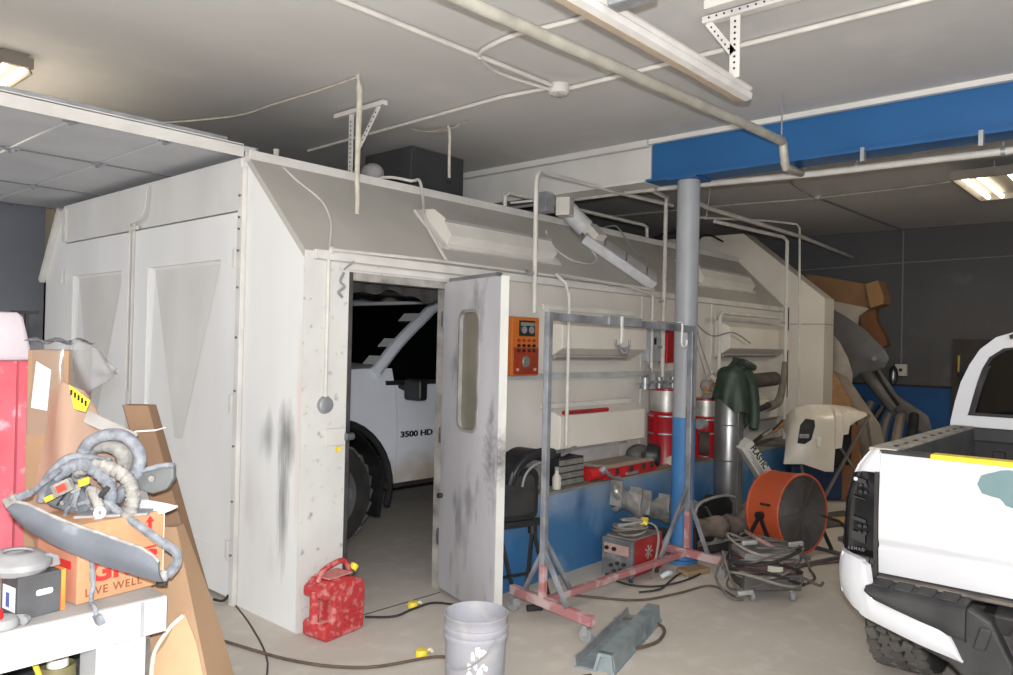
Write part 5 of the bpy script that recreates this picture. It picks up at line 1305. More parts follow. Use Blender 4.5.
MB().tube([(4.30,2.72,.52),(4.45,2.66,.535),(4.62,2.66,.53)], .016, 8, 4).build('torch_neck', m_dust, t, smooth=True)
tag(MB().tube([(4.46,2.98,.012),(4.44,2.80,.012),(4.55,2.66,.012),(4.78,2.60,.012),(5.02,2.60,.012),(5.03,2.66,.012),(4.9,2.70,.012),(4.7,2.66,.012),(4.5,2.62,.012),(4.35,2.68,.012)], .007, 8, 6).build('power_cord', m_rubber, smooth=True), 'black cord looped on the floor in front of the welder', 'cord')
tag(MB().tube([(4.72,2.74,.02),(4.76,2.71,.045),(4.82,2.72,.03),(4.80,2.75,.02)], .018, 8, 4).build('cloth_scrap', mat('scrap_white',(186,194,198),.8)), 'small pale crumpled scrap on the floor before the welder', 'scrap')
tag(MB().obox((5.03,2.66,.02),(.11,-.03,0),(.02,.06,0),(0,0,.018)).build('wood_block', mat('wood_block_tan',(150,128,98),.8,col2=(126,104,78),scale=6), bevel=.004), 'short wooden block on the floor under the rack near the pillar', 'wood block')

wd.scale = (.72,.86,.70); wd.location = (4.70,2.95,0)
t_ = bpy.data.objects['welding_cable']; t_.scale = (.72,.86,.70); t_.location = (4.68,2.94,.296)
# galvanised trough on the floor
tr = thing('metal_trough', 'dusty grey-green metal trough lying on the floor right of the bucket', 'trough', (3.55,2.3,0))
m_tr = mat('trough_metal', (150,160,162), .5, metal=.25, col2=(108,122,128), scale=7, amt=.7, col3=(170,176,172), scale3=10, thr3=.56)
ta, tb_ = V((3.16,2.20,0)), V((3.98,2.42,0)); td = (tb_-ta).normalized(); tw = V((-td.y,td.x,0))
cs = [(-.10,.0),(-.10,.008),(-.052,.012),(.0,.012),(.022,.095),(.092,.095),(.098,.03),(.11,.01),(.11,.0),(.085,.0),(.082,.08),(.034,.08),(.012,.0)]
MB().prism(cs, ta, -tw, V((0,0,1)), tb_-ta).build('trough_channel', m_tr, tr)
MB().prism([(-.10,.0),(-.105,.05),(-.095,.05),(-.088,.0)], ta, -tw, V((0,0,1)), tb_-ta).build('trough_lip', m_galv, tr)
MB().prism([(.0,.0),(.022,.095),(.092,.095),(.11,.0)], ta+td*.02, -tw, V((0,0,1)), td*.012).build('end_plate', m_tr, tr)

# drum fan
fn_ = thing('drum_fan', 'large dusty orange drum fan on a floor stand', 'fan', (6.03,2.4,0))
nn = V((-.266,-.964,.06)).normalized(); FC = V((5.99,2.25,.345)); BC = FC-nn*.30; RF = .302
m_fo = mat('fan_orange', (186,84,50), .45, col2=(170,76,46), scale=2.5, amt=.5, col3=(160,110,88), scale3=6, thr3=.58)
m_fg = mat('fan_grille_dusty', (92,88,86), .7, col2=(66,63,62), scale=5, amt=.6, metal=.2)
MB().lathe([(RF-.012,.01),(RF-.012,.30),(RF,.302),(RF+.006,.296),(RF+.006,.285),(RF,.28),(RF,.02),(RF+.006,.015),(RF+.006,.004),(RF,0),(RF-.012,0),(RF-.012,.01)], BC, nn, 64).build('drum', m_fo, fn_, smooth=True)
MB().lathe([(RF-.016,.02),(RF-.016,.285)], BC, nn, 64).build('drum_lining', mat('fan_lining',(112,58,44),.8,col2=(84,66,60),scale=5,amt=.7), fn_, smooth=True)
gx = nn.cross(V((0,0,1))).normalized(); gy = gx.cross(nn).normalized()
def grille(c, off, nm):
    b = MB()
    b.lathe([(.0,off),(.06,off+.004),(.062,off-.004),(0,off-.006)], c, nn, 20)
    G = b.build(nm, m_fg, fn_)
    b = MB()
    for k in range(17):
        r = .07+(RF-.085)*k/16
        b.tube([c+nn*(off-.004)+(gx*math.cos(a*PI/16)+gy*math.sin(a*PI/16))*r for a in range(32)], .0055, 5, closed=True)
    b.build('grille_rings', m_fg, G, kind='stuff')
    for k in range(12):
        a = 2*PI*k/12; q = gx*math.cos(a)+gy*math.sin(a)
        MB().tube([c+nn*(off-.004)+q*.04, c+nn*(off-.004)+q*(RF-.01)], .005, 6).build('grille_spoke', m_fg, G)
grille(FC, -.005, 'front_grille'); grille(BC, .005, 'rear_grille')
hub = MB().lathe([(0,.05),(.07,.05),(.08,.03),(.08,-.06),(0,-.06)], FC-nn*.14, nn, 24).build('motor_hub', m_rubber, fn_, smooth=True)
for k in range(6):
    a0 = 2*PI*k/6
    def blade(u, v):
        r = .07+.20*v; a = a0+(u-.5)*(1.0-.05*v)
        return FC-nn*.14+(gx*math.cos(a)+gy*math.sin(a))*r+nn*(.07*(u-.5)*(1.2-.5*v))
    MB().grid(blade, 6, 5, nn*.004).build('fan_blade', m_fg, hub, smooth=True)
for s in (-1,1):
    p = BC+nn*.15+gx*s*(RF+.02)
    pk = MB().cyl(BC+nn*.15+gx*s*(RF-.005), BC+nn*.15+gx*s*(RF+.045), .03, n=14).build('pivot_knob', m_black, fn_, smooth=True)
    MB().bar(p, V((p.x,p.y,0.02))+nn*.17+gx*s*.015, .022, .022).build('stand_leg', m_black, fn_); MB().bar(p, V((p.x,p.y,.02))-nn*.17+gx*s*.015, .022, .022).build('stand_leg', m_black, fn_)
b = MB(); q = [BC+nn*(.15+.30*sx)+gx*sy*(RF+.035) for sx, sy in ((1,1),(1,-1),(-1,-1),(-1,1))]
for i in range(4): b.tube([V((q[i].x,q[i].y,.018)), V((q[(i+1) % 4].x,q[(i+1) % 4].y,.018))], .016, 8)
b.build('base_frame', m_fg, fn_, smooth=True)
tag(MB().tube([FC+gx*.375-nn*.1+V((0,0,.10)), (6.39,2.12,.25), (6.43,2.08,.06), (6.45,1.92,.02),(6.2,1.85,.02)], .01, 8, 6).build('power_cord', m_rubber, smooth=True), 'dark cord hanging from the right side of the orange fan to the floor', 'cord')

# tool cart smothered in cables
ct = thing('charger_cart', 'low wheeled battery charger buried in dusty cables in front of the fan', 'charger', (4.92,2.08,0))
cu_, cv_ = V((.72,-.69,0)), V((.69,.72,0)); cc = V((4.93,2.10,0))
m_cb = mat('cart_dark', (62,60,60), .7, col2=(96,92,88), scale=12, amt=.7)
MB().obox(cc+V((0,0,.12)), cu_*.19, cv_*.15, V((0,0,.05))).build('chassis', m_cb, ct, bevel=.01)
MB().obox(cc+V((0,0,.21))+cv_*.02, cu_*.17, cv_*.13, V((0,0,.05))).build('body', mat('cart_red_dusty',(112,58,58),.7,col2=(92,84,82),scale=6,amt=.7), ct, bevel=.012)
MB().obox(cc+V((0,0,.28))+cv_*.02, cu_*.18, cv_*.14, V((0,0,.018))).build('top_plate', m_bin, ct, bevel=.006)
MB().obox(cc-cv_*.135+V((0,0,.215))+cu_*.015, cu_*.05, cv_*.006, V((0,0,.03))).build('white_tag', mat('tag_cream',(196,190,172),.7), ct, bevel=.004, label='cream tag on the charger front')
for a_, c_ in ((-.13,-.12),(.13,-.12),(-.13,.12),(.13,.12)):
    p = cc+cu_*a_+cv_*c_
    w_ = MB().cyl(p+V((0,0,.03))-cu_*.012, p+V((0,0,.03))+cu_*.012, .03, n=16).build('caster', m_dust, ct, smooth=True)
    MB().cyl(p+V((0,0,.05)), p+V((0,0,.08)), .012, n=8).build('fork', m_galv, w_)
cb = thing('charger_cables', 'thick dusty jumper cables wound around the low charger cart', 'cable', (4.9,2.05,.1))
rnd = random.Random(5)
for k in range(11):
    r1, r2 = .17+.04*rnd.random(), .14+.05*rnd.random(); z = .12+.02*k; ph = rnd.random()*6; tilt = .05*(rnd.random()-.5)
    pts_ = []
    for j in range(14):
        a = 2*PI*j/14
        pts_.append(cc+cu_*(r1+.04)*math.cos(a)+cv_*(r2+.03)*math.sin(a)+V((0,0,z+.03*math.sin(a*2+ph)+tilt*math.cos(a)*2)))
    MB().tube(pts_, .0065+.002*(k % 3), 8, 4, closed=True).build('cable_loop', [mat('cable_dark_dusty',(98,94,90),.85,col2=(70,67,64),scale=12), mat('cable_dusty',(140,134,126),.8), m_rubber][k % 3], cb, smooth=True)
for pts_ in ([(-.30,-.05,.30),(-.26,-.12,.12),(-.18,-.2,.06)], [(-.22,.1,.33),(0,-.02,.36),(.24,.06,.30),(.30,-.02,.18)], [(-.1,-.1,.33),(.1,-.14,.33),(.26,-.1,.26)], [(-.26,.06,.22),(-.33,-.02,.12),(-.28,-.12,.03),(-.2,-.16,.02)], [(.22,-.1,.14),(.31,-.13,.10),(.35,-.1,.11)]):
    MB().tube([cc+cu_*a+cv_*b_+V((0,0,z)) for a, b_, z in pts_], .009, 8, 5).build('cable_end', mat('cable_dark_dusty',(98,94,90),.85), cb, smooth=True)
for a_, b_, z in ((-.12,-.04,.345),(.20,-.02,.33),(-.2,-.19,.07)):
    p = cc+cu_*a_+cv_*b_+V((0,0,z)); MB().bar(p-cu_*.05, p+cu_*.05+V((0,0,.01)), .03, .03).build('clamp', m_sleeve, cb, bevel=.006)
tag(MB().obox(cc+V((-.02,.03,.36)), cu_*.06+V((0,0,-.03)), cv_*.10, V((0.0,0,.012))).build('cardboard_flap', mat('flap_pinkish',(150,116,112),.8,col2=(120,96,92),scale=8)), 'pinkish flap leaning on top of the cable-covered charger', 'flap')

# cables on the floor
m_cord = mat('brown_cord', (96,80,66), .8, col2=(70,60,52), scale=14)
tag(MB().tube([(2.62,2.58,.01),(2.75,2.83,.01),(2.4,3.0,.01),(2.2,3.30,.01),(2.08,3.78,.01),(1.95,4.4,.01)], .008, 8, 6).build('floor_cord', m_cord, smooth=True), 'thin cord running on the floor from behind the bucket to the left', 'cord')
tag(MB().tube([(2.82,3.56,.01),(2.95,3.45,.01),(3.12,3.47,.01),(3.3,3.43,.01),(3.42,3.0,.01)], .007, 8, 6).build('floor_cord', m_rubber, smooth=True), 'black cord on the floor between the gas can and the open side door', 'cord')
tag(MB().tube([(4.0,2.95,.01),(4.2,2.62,.01),(4.5,2.5,.01),(4.82,2.42,.01),(4.72,2.2,.01)], .008, 8, 6).build('floor_cord', m_cord, smooth=True), 'brown cord on the floor passing under the rack to the charger cart', 'cord')
tag(MB().tube([(5.15,2.0,.01),(5.5,1.98,.01),(5.8,2.12,.01),(6.1,2.0,.01),(6.5,1.9,.01)], .008, 8, 6).build('floor_cord', m_cord, smooth=True), 'brown cord on the floor from the charger cart towards the pickup', 'cord')
tag(MB().tube([(3.82,2.52,.012),(3.93,2.38,.012),(3.90,2.24,.012),(3.7,2.16,.012),(3.5,2.2,.012)], .009, 8, 6).build('floor_cord', m_cord, smooth=True), 'stiff brown hose loop on the floor behind the metal trough', 'hose')
tag(MB().tube([(2.88,2.12,.01),(3.0,2.20,.01),(3.1,2.17,.01)], .008, 8, 4).build('floor_cord', m_cord, smooth=True), 'end of a cord on the floor between bucket and trough', 'cord')
# yellow caps
def cap(label, x, y):
    t = thing('yellow_plug', label, 'cap', (x,y,0), group='yellow caps on the floor')
    b = MB().lathe([(0,.03),(.025,.03),(.032,.02),(.034,0),(0,0)], (x,y,.0), (0,0,1), 16); b.build('cap_body', m_yellow, t, smooth=True)
    MB().tube([(x+.03,y,.012),(x+.05,y-.01,.02),(x+.045,y-.03,.012)], .008, 6, 3).build('cap_tab', mat('cap_white',(216,210,190),.6), t)
cap('yellow plastic cap on the floor in front of the side doorway', 3.15, 3.52)
cap('flat yellow plastic cap on the floor left of the bucket', 2.70, 2.94)

# bucket
bk = thing('bucket', 'dusty grey five-gallon plastic bucket on the floor at the bottom centre', 'bucket', (2.58,2.45,0))
m_bk = mat('bucket_grey', (160,160,167), .6, col2=(142,142,149), scale=4, amt=.6, col3=(182,177,170), scale3=9, thr3=.56)
MB().lathe([(0,.006),(.128,.006),(.13,0),(.132,.004),(.140,.27),(.1485,.272),(.150,.285),(.1485,.292),(.1415,.294),(.1415,.305),(.149,.307),(.150,.318),(.1485,.325),(.142,.327),(.1435,.362),(.147,.365),(.147,.372),(.143,.373),(.139,.368),(.126,.012),(0,.012)], (2.58,2.45,0), (0,0,1), 56).build('bucket_body', m_bk, bk, smooth=True, ang=50)
e0 = V((2.58,2.45,.30)); rr = r0
MB().tube([e0+rr*.10-f0*.118, e0+rr*.055-f0*.148+V((0,0,-.06)), e0-rr*.01-f0*.16+V((0,0,-.11)), e0-rr*.08-f0*.14+V((0,0,-.135)), e0-rr*.12-f0*.10+V((0,0,-.13))], .004, 8, 6).build('wire_handle', m_dust, bk, smooth=True)
sp = MB(); rnd = random.Random(3)
for k in range(16):
    a = -2.75+rnd.random()*.75; z = .14+rnd.random()*.12-.1*abs(a+2.3)
    q = V((math.cos(a), math.sin(a), 0)); c = V((2.58,2.45,z))+q*(.1325+.0085*z/.27*1.0)
    tq = V((-q.y,q.x,0)); w = .006+.008*rnd.random(); h = .006+.016*rnd.random()
    ring = [c+tq*(w*math.cos(2*PI*i/9))+V((0,0,h*math.sin(2*PI*i/9)*(1+.4*math.sin(i*2.3+k))))+q*.0012 for i in range(9)]
    sp.add([c+q*.003]+ring, [(0,i+1,(i+1) % 9+1) for i in range(9)])
sp.build('paint_splash', mat('paint_splash_white',(226,222,214),.5), bk, kind='stuff')

# red gas can
gc = thing('gas_can', 'red plastic fuel can standing at the corner post of the booth doorway', 'gas can', (2.61,3.44,0))
m_gc = mat('gas_can_red', (182,54,56), .5, col2=(166,50,54), scale=5, amt=.6, col3=(196,140,134), scale3=22, thr3=.50, amt3=.6)
m_gcd = mat('gas_can_dusty', (190,150,142), .8, col2=(200,90,86), scale=9, amt=.6)
# long axis g1 (front lower corner -> right), depth axis g2
g1 = V((.80,.22,0)).normalized(); g1 = V((.97,.12,0)).normalized(); g2 = V((-g1.y,g1.x,0)); GO = V((2.46,3.385,0))
def gp(a, b_, z): return GO+g1*a+g2*b_+V((0,0,z))
side = [(.03,.0),(.33,.0),(.345,.02),(.35,.26),(.335,.31),(.22,.345),(.14,.355),(.06,.345),(.03,.32),(.0,.305),(.0,.245),(.06,.235),(.075,.22),(.075,.125),(.06,.11),(.0,.10),(.0,.02)]
gbody = MB().prism(side, GO, g1, V((0,0,1)), g2*.20).build('can_body', m_gc, gc, bevel=.018, seg=3)
for z in (.07,.10,.13,.16): MB().bar(gp(.16,-.003,z), gp(.31,-.003,z), .006, .008, up=g2).build('side_rib', m_gc, gbody)
MB().prism(rrect(.17,.09,.03), gp(.225,-.002,.23), g1, V((0,0,1)), -g2*.004).build('embossed_panel', m_gc, gbody, bevel=.002)
MB().tube([gp(.012,.10,.29), gp(.010,.10,.22), gp(.010,.10,.14), gp(.012,.10,.07)], .03, 12, 4).build('grip_column', m_gc, gbody, smooth=True)
MB().tube([gp(.03,.10,.335), gp(.06,.10,.385), gp(.12,.10,.41), gp(.22,.10,.425), gp(.27,.10,.40), gp(.30,.10,.345)], .017, 12, 5).build('top_handle', m_gc, gc, smooth=True)
sp_ = MB().cyl(gp(.30,.10,.31), gp(.33,.10,.35), .022, n=16).build('spout_collar', mat('spout_dark',(66,60,50),.6), gc, smooth=True)
MB().cyl(gp(.325,.10,.345), gp(.352,.10,.375), .027, n=14).build('spout_cap', m_yellow, gc, smooth=True, bevel=.004)
MB().obox(gp(.03,.10,.108), g1*.03, g2*.06, V((0,0,.004))).build('dusty_step', m_gcd, gc, bevel=.003)
MB().obox(gp(.16,.10,.357), g1*.10, g2*.07, V((0,0,.004))+g1*.0).build('dusty_top', m_gcd, gc, bevel=.003)

gc.scale = (.86,.9,.9); gc.location = (2.562,3.455,0)
# ================================================================= FAR RIGHT: car parts against the back wall
def shell(name, outline, w, m, parent, smooth=False, bevel=.006):
    """thick curved panel from a 3-D outline: fan fill, extruded by w"""
    n = len(outline); o = [V(p) for p in outline]; c = sum(o, V())/n; w = V(w)
    mid = [(p+c)/2+w*-.6 for p in o]; top = c-w*.8
    vs = o+mid+[top]+[p+w for p in o]+[c+w]
    fs = []
    for k in range(n):
        j = (k+1) % n
        fs += [(k,j,n+j,n+k), (n+k,n+j,2*n), (2*n+1+j,2*n+1+k,3*n+1), (j,k,2*n+1+k,2*n+1+j)]
    return MB().add(vs, fs).build(name, m, parent, smooth=True, ang=50)
m_fdk = mat('fender_dark_grey', (84,84,86), .4, col2=(112,108,104), scale=3, amt=.6)
m_ftan = mat('fender_tan_dusty', (150,138,120), .6, col2=(112,102,90), scale=4, amt=.6)
m_fgr = mat('fender_grey_dusty', (116,110,104), .55, col2=(84,80,78), scale=4, amt=.6)
t = thing('car_fender', 'dark grey car fender leaning high against the wall beside the exhaust plenum', 'fender', (10.1,3.1,1.1))
shell('fender_skin', [(10.0,3.46,2.14),(10.0,3.29,2.04),(10.0,3.05,1.87),(10.0,2.82,1.63),(10.0,2.77,1.53),(10.0,2.82,1.41),(10.0,2.96,1.36),(10.0,3.08,1.35),(10.0,3.22,1.22),(10.0,3.36,1.09),(10.0,3.4,1.36),(10.0,3.48,1.74)], (.06,.02,0), m_fdk, t)
MB().cyl((9.97,2.93,1.52),(9.94,2.92,1.52),.028,n=14).build('fender_badge_hole', m_dust, t)
t = thing('body_panel', 'pale tan body panel standing beside the plenum edge below the dark fender', 'panel', (9.8,3.27,1.3))
shell('panel_skin', [(9.8,3.41,1.86),(9.8,3.28,1.71),(9.8,3.18,1.52),(9.8,3.12,1.33),(9.8,3.20,.0),(9.8,3.36,.0)], (.05,.02,0), mat('panel_pale',(172,162,146),.6,col2=(134,126,112),scale=4), t)
t = thing('car_fender', 'long tan fender strip sloping down behind the white bumper', 'fender', (9.7,3.0,.5))
shell('fender_skin', [(9.7,3.36,1.39),(9.7,3.14,1.28),(9.7,2.98,1.05),(9.7,2.77,.75),(9.7,2.60,.0),(9.7,2.95,.0),(9.7,3.05,.84),(9.7,3.17,1.07),(9.7,3.35,1.25)], (.05,.02,0), m_ftan, t)
t = thing('wood_board', 'light brown board leaning beside the plenum foot', 'board', (9.6,3.1,.4))
MB().prism([(3.30,1.38),(3.08,1.02),(2.88,.0),(3.13,.0),(3.31,1.01)], (9.6,0,0), (0,1,0), (0,0,1), (.03,0,0)).build('board_plank', m_tan, t)
t = thing('car_pillar_trim', 'curved grey pillar trim leaning between the fenders and the back wall', 'trim', (10.2,3.0,1.0))
shell('trim_skin', [(10.2,3.14,1.49),(10.2,2.92,1.22),(10.2,2.74,.95),(10.2,2.79,.85),(10.2,3.02,1.13),(10.2,3.21,1.37)], (.04,.02,0), m_fgr, t)
t = thing('car_fender', 'blade-shaped grey fender end reaching towards the pickup cab', 'fender', (10.4,2.7,.9))
shell('fender_skin', [(10.4,3.13,1.54),(10.4,2.98,1.37),(10.4,2.79,1.09),(10.4,2.58,.95),(10.4,2.43,.84),(10.4,2.36,.60),(10.4,2.60,.68),(10.4,2.8,.89),(10.4,2.98,1.1)], (.04,.02,0), m_fgr, t)
MB().tube([(10.36,3.1,1.5),(10.36,2.9,1.15),(10.36,2.75,.95)], .02, 8, 4).build('fender_edge', m_rubber, t)
t = thing('car_mirror', 'small oval chrome wing mirror leaning below the wall socket', 'mirror', (10.6,2.89,1.2))
MB().sphere((10.6,2.88,1.31),.04,.055,.125,n=16,m=12).build('mirror_shell', m_rubber, t, smooth=True)
MB().sphere((10.575,2.885,1.29),.03,.045,.10,n=16,m=12).build('mirror_face', m_steel, t, smooth=True)
for k in range(6):
    pts_ = [(9.9+.05*k,3.4-.16*k,.05),(10.0+.05*k,3.3-.15*k,.55+.05*k),(10.1+.06*k,3.1-.10*k,1.05-.06*k)]
    tag(MB().tube(pts_, .07, 8, 5, rf=lambda t: 1-.35*t).build('car_trim', [m_rubber, m_fgr, m_black, m_fdk, m_ftan, m_rubber][k], smooth=True),
        ['black trim bar deepest beside the plenum foot','grey trim bar beside the plenum, second from the booth','black trim bar in the middle of the leaning car parts','dark grey bar right of the middle leaning parts','tan bar near the right end of the leaning parts','black bar at the right end of the leaning parts by the blue wall'][k], 'trim')
# flattened cartons on top
m_cb1 = mat('box_brown_dim', (140,106,74), .85, col2=(122,90,62), scale=3)
m_cb2 = mat('box_rust_brown', (122,82,54), .85, col2=(104,68,44), scale=3)
t = thing('cardboard_box', 'open brown cardboard box lying on top of the leaning car parts', 'box', (10.2,3.3,2.2))
MB().prism([(3.86,2.6),(3.68,2.57),(3.09,2.44),(3.03,2.16),(3.15,2.16),(3.52,2.25),(3.78,2.39)], (10.2,0,0), (0,1,0), (0,0,1), (.35,0,0)).build('box_side', m_cb1, t)
MB().prism([(3.09,2.44),(2.95,2.48),(2.88,2.29),(2.88,2.19),(3.03,2.14)], (10.12,0,0), (0,1,0), (0,0,1), (.30,0,0)).build('box_flap', mat('box_flap_brown',(156,118,82),.85), t)
t = thing('cardboard_sheet', 'rust brown cardboard sheet hanging below the brown box by the wall conduit', 'cardboard', (10.35,3.0,1.6))
MB().prism([(3.23,2.15),(3.02,2.15),(3.01,2.0),(2.9,1.78),(2.87,1.69),(3.05,1.6),(3.18,1.87)], (10.3,0,0), (0,1,0), (0,0,1), (.12,0,0)).build('sheet_board', m_cb2, t)
t = thing('paper_sheet', 'pale sheet under the brown box on top of the leaning car parts', 'sheet', (10.1,3.3,1.9))
MB().prism([(3.54,2.25),(3.05,2.14),(3.17,2.04),(3.19,1.87),(3.38,2.02),(3.52,2.12)], (10.14,0,0), (0,1,0), (0,0,1), (.03,0,0)).build('sheet_board', mat('pale_sheet',(176,166,150),.8,col2=(150,140,126),scale=3), t)
# dark board against the back wall behind the pickup
t = thing('dark_board', 'dark wooden board leaning on the back wall behind the pickup cab', 'board', (10.7,2.05,0))
MB().obox((10.76,2.02,.90),(.02,0,0),(0,.24,0),(.06,0,.88)).build('board_panel', mat('board_dark',(62,56,52),.7,col2=(44,40,38),scale=4), t)
MB().box(10.66,10.70,2.10,2.18,1.38,1.58).build('yellow_sticker', mat('sticker_yellow',(190,160,70),.7), t)
# white bumper corner on an X stand
m_wbp = mat('bumper_white_worn', (206,198,184), .35, col2=(186,178,164), scale=2.5, coat=.3)
wbm = thing('car_bumper', 'broken white car bumper corner propped on an X-shaped stand', 'bumper', (8.15,2.9,0))
dA, dB = V((7.90,3.17,0)), V((8.42,2.58,0)); nb = V((-.746,-.666,0))
zlo = pw([(0,.44),(.2,.455),(.45,.39),(.56,.39),(.565,.62),(.66,.63),(.665,.76),(.74,.77),(.75,.85),(.85,.90),(1,.95)])
zhi = pw([(0,.80),(.05,.93),(.12,1.0),(.3,1.045),(.6,1.05),(.85,1.03),(1,.99)])
def wbs(u, v):
    z = zlo(u)+(zhi(u)-zlo(u))*v
    bul = .16*math.sin(PI*min(1,.1+.8*u))+.10*math.sin(PI*.5*(1-v))*.6-.14*max(0,v-.8)/.2*(.8)
    lean = -.06*(1-v) if u < .3 else 0
    return dA+(dB-dA)*u+nb*(bul+lean*.0)+V((0,0,z))+(dA-dB).normalized()*(.05*(1-v)*(1-u))
MB().grid(wbs, 60, 16, -nb*.02).build('bumper_skin', m_wbp, wbm, smooth=True)
def onb(u, z, k=.012):
    v = (z-zlo(u))/(zhi(u)-zlo(u)); return wbs(u, v)+nb*k
sl_ = [onb(u_, z_) for u_, z_ in ((.12,.66),(.14,.84),(.20,.91),(.30,.90),(.31,.84),(.27,.70),(.20,.655))]
b = MB(); cc_ = sum(sl_, V())/len(sl_); b.add(sl_+[cc_], [(k,(k+1) % len(sl_),len(sl_)) for k in range(len(sl_))])
b.build('lamp_recess', m_rubber, wbm)
MB().obox(onb(.19,.735,.02), (dB-dA).normalized()*.05, V((0,0,.022)), nb*.006).build('lamp_bracket', m_galv, wbm, bevel=.006)
MB().obox(onb(.36,.68,.0), (dB-dA).normalized()*.02, V((0,0,.05)), nb*.012).build('reflector', m_hook, wbm, bevel=.01)
q0 = dA.lerp(dB,.8)+V((0,0,0))-nb*.03
for a_, b__ in (((8.12,2.92,.95),(8.62,2.50,.05)), ((8.55,2.55,.95),(8.10,2.86,.05)), ((8.62,2.6,.92),(8.72,2.5,.05)), ((7.96,3.02,.44),(8.0,2.96,.0))):
    MB().bar(a_, b__, .025, .025).build('stand_bar', m_fgr, wbm)
MB().obox((8.35,2.92,.64),(.16,-.16,0),(.10,.09,0),(0,0,.22)).build('bumper_core', m_black, wbm, bevel=.02)
# scrap under and behind it
def scrap(name, label, cat, c, u, v, w, m, bev=.006):
    return tag(MB().obox(c, u, v, w).build(name, m, bevel=bev), label, cat)
scrap('blue_bin', 'dark blue bin on the floor under the white bumper', 'bin', (8.50,3.14,.20), (.20,-.20,0), (.14,.14,0), (0,0,.18), mat('bin_dark_blue',(34,50,78),.6), .02)
scrap('plywood_scrap', 'orange-brown plywood scrap standing behind the X stand', 'plywood', (8.62,2.75,.42), (.06,-.07,0), (.012,.01,0), (0,0,.40), m_cb2)
scrap('wood_plank', 'tan plank on the floor between fan and pickup', 'plank', (7.65,2.32,.04), (.30,-.16,0), (.05,.07,0), (0,0,.015), m_tan)
scrap('wood_plank', 'grey weathered plank on the floor nearest the pickup', 'plank', (7.1,2.05,.02), (.34,-.14,0), (.03,.07,0), (0,0,.015), m_fgr)
scrap('carton', 'small tan carton under the X stand', 'carton', (8.55,2.48,.16), (.10,-.08,0), (.07,.08,0), (0,0,.15), m_card)
scrap('metal_scrap', 'dark flat metal scrap on the floor behind the orange fan', 'scrap', (7.5,2.55,.02), (.35,-.12,0), (.08,.16,0), (0,0,.018), m_cb)
for k in range(7):
    a = .5*k; p = V((7.9+.16*k,2.20+.05*math.sin(k*2),.05+.03*(k % 3)))
    tag(MB().tube([p, p+V((.15,.12*math.sin(a),.10)), p+V((.3,.15*math.cos(a),.22+.04*k))], .02, 8, 4).build('scrap_rod', [m_fgr,m_tan,m_rubber,m_cb2,m_dust,m_ftan,m_black][k], smooth=True),
        ['grey','tan','black','rust brown','dusty grey','dusty tan','glossy black'][k]+' bent rod in the scrap heap under the white bumper', 'scrap', 'scrap rods under the white bumper')
# ================================================================= FOREGROUND LEFT: workbench and its load
m_bench = mat('bench_white_dusty', (188,189,193), .7, col2=(172,173,177), scale=4, amt=.6, col3=(200,182,150), scale3=3, thr3=.64, amt3=.6)
m_bencht = mat('bench_top_dusty', (166,164,160), .85, col2=(142,140,136), scale=6, amt=.6)
BZ = .80
wbn = thing('workbench', 'dusty white wooden workbench at the lower left corner', 'workbench', (.3,2.9,0))
MB().box(-.9,1.105,2.37,3.75,BZ-.02,BZ).build('bench_top', m_bencht, wbn, bevel=.003)
ap = MB().box(-.9,1.105,2.362,2.40,BZ-.108,BZ-.002).build('apron', m_bench, wbn, bevel=.003)
MB().box(1.025,1.035,2.359,2.362,BZ-.105,BZ-.004).build('apron_joint', m_dust, ap)
MB().box(1.075,1.105,2.40,3.75,BZ-.108,BZ-.02).build('side_apron', m_bench, wbn)
MB().box(.93,1.06,2.40,2.44,0,BZ-.02).build('leg', m_bench, wbn, bevel=.003)
MB().box(.915,.93,2.40,2.52,0,BZ-.02).build('leg', m_bench, wbn)
MB().box(-.85,-.73,2.40,2.44,0,BZ-.02).build('leg', m_bench, wbn); MB().box(.94,1.06,3.66,3.70,0,BZ-.02).build('leg', m_bench, wbn)
MB().box(-.85,-.73,3.66,3.70,0,BZ-.02).build('leg', m_bench, wbn)
MB().box(-.85,1.08,2.45,3.70,.18,.20).build('lower_shelf', m_bencht, wbn)
# under the bench
m_bag = mat('black_bag', (30,30,32), .4, col2=(58,58,60), scale=9, amt=.6, bump=.5, bscale=14)
for k, (x, y, r, lab) in enumerate(((.55,2.72,.24,'black plastic bag under the workbench, at the photo edge'), (.92,2.87,.19,'black plastic bag under the workbench next to its leg'))):
    b = MB().sphere((x,y,.245+r*.9), r, r*.8, r*.9, 20, 14); b.jitter(.03, 8)
    t = tag(b.build('plastic_bag', m_bag, smooth=True), lab, 'bag')
tag(MB().tube([(.78,2.50,.66),(.80,2.48,.58),(.80,2.46,.48),(.82,2.47,.36),(.8,2.5,.21)], .008, 8, 4).build('yellow_strap', mat('strap_yellow',(190,170,50),.6), smooth=True), 'yellow strap hanging under the workbench', 'strap')
t = thing('dusty_can', 'dusty small can under the workbench behind its leg', 'can', (.9,2.56,.2))
MB().lathe([(0,0),(.05,0),(.05,.40),(.046,.41),(.046,.40),(0,.40)], (.86,2.54,.20), (0,0,1), 20).build('can_body', mat('can_olive',(120,112,74),.6,col2=(88,82,58),scale=9), t, smooth=True)
MB().lathe([(0,.40),(.03,.405),(.028,.43),(0,.432)], (.86,2.54,.20), (0,0,1), 16).build('can_cap', m_hook, t, smooth=True)

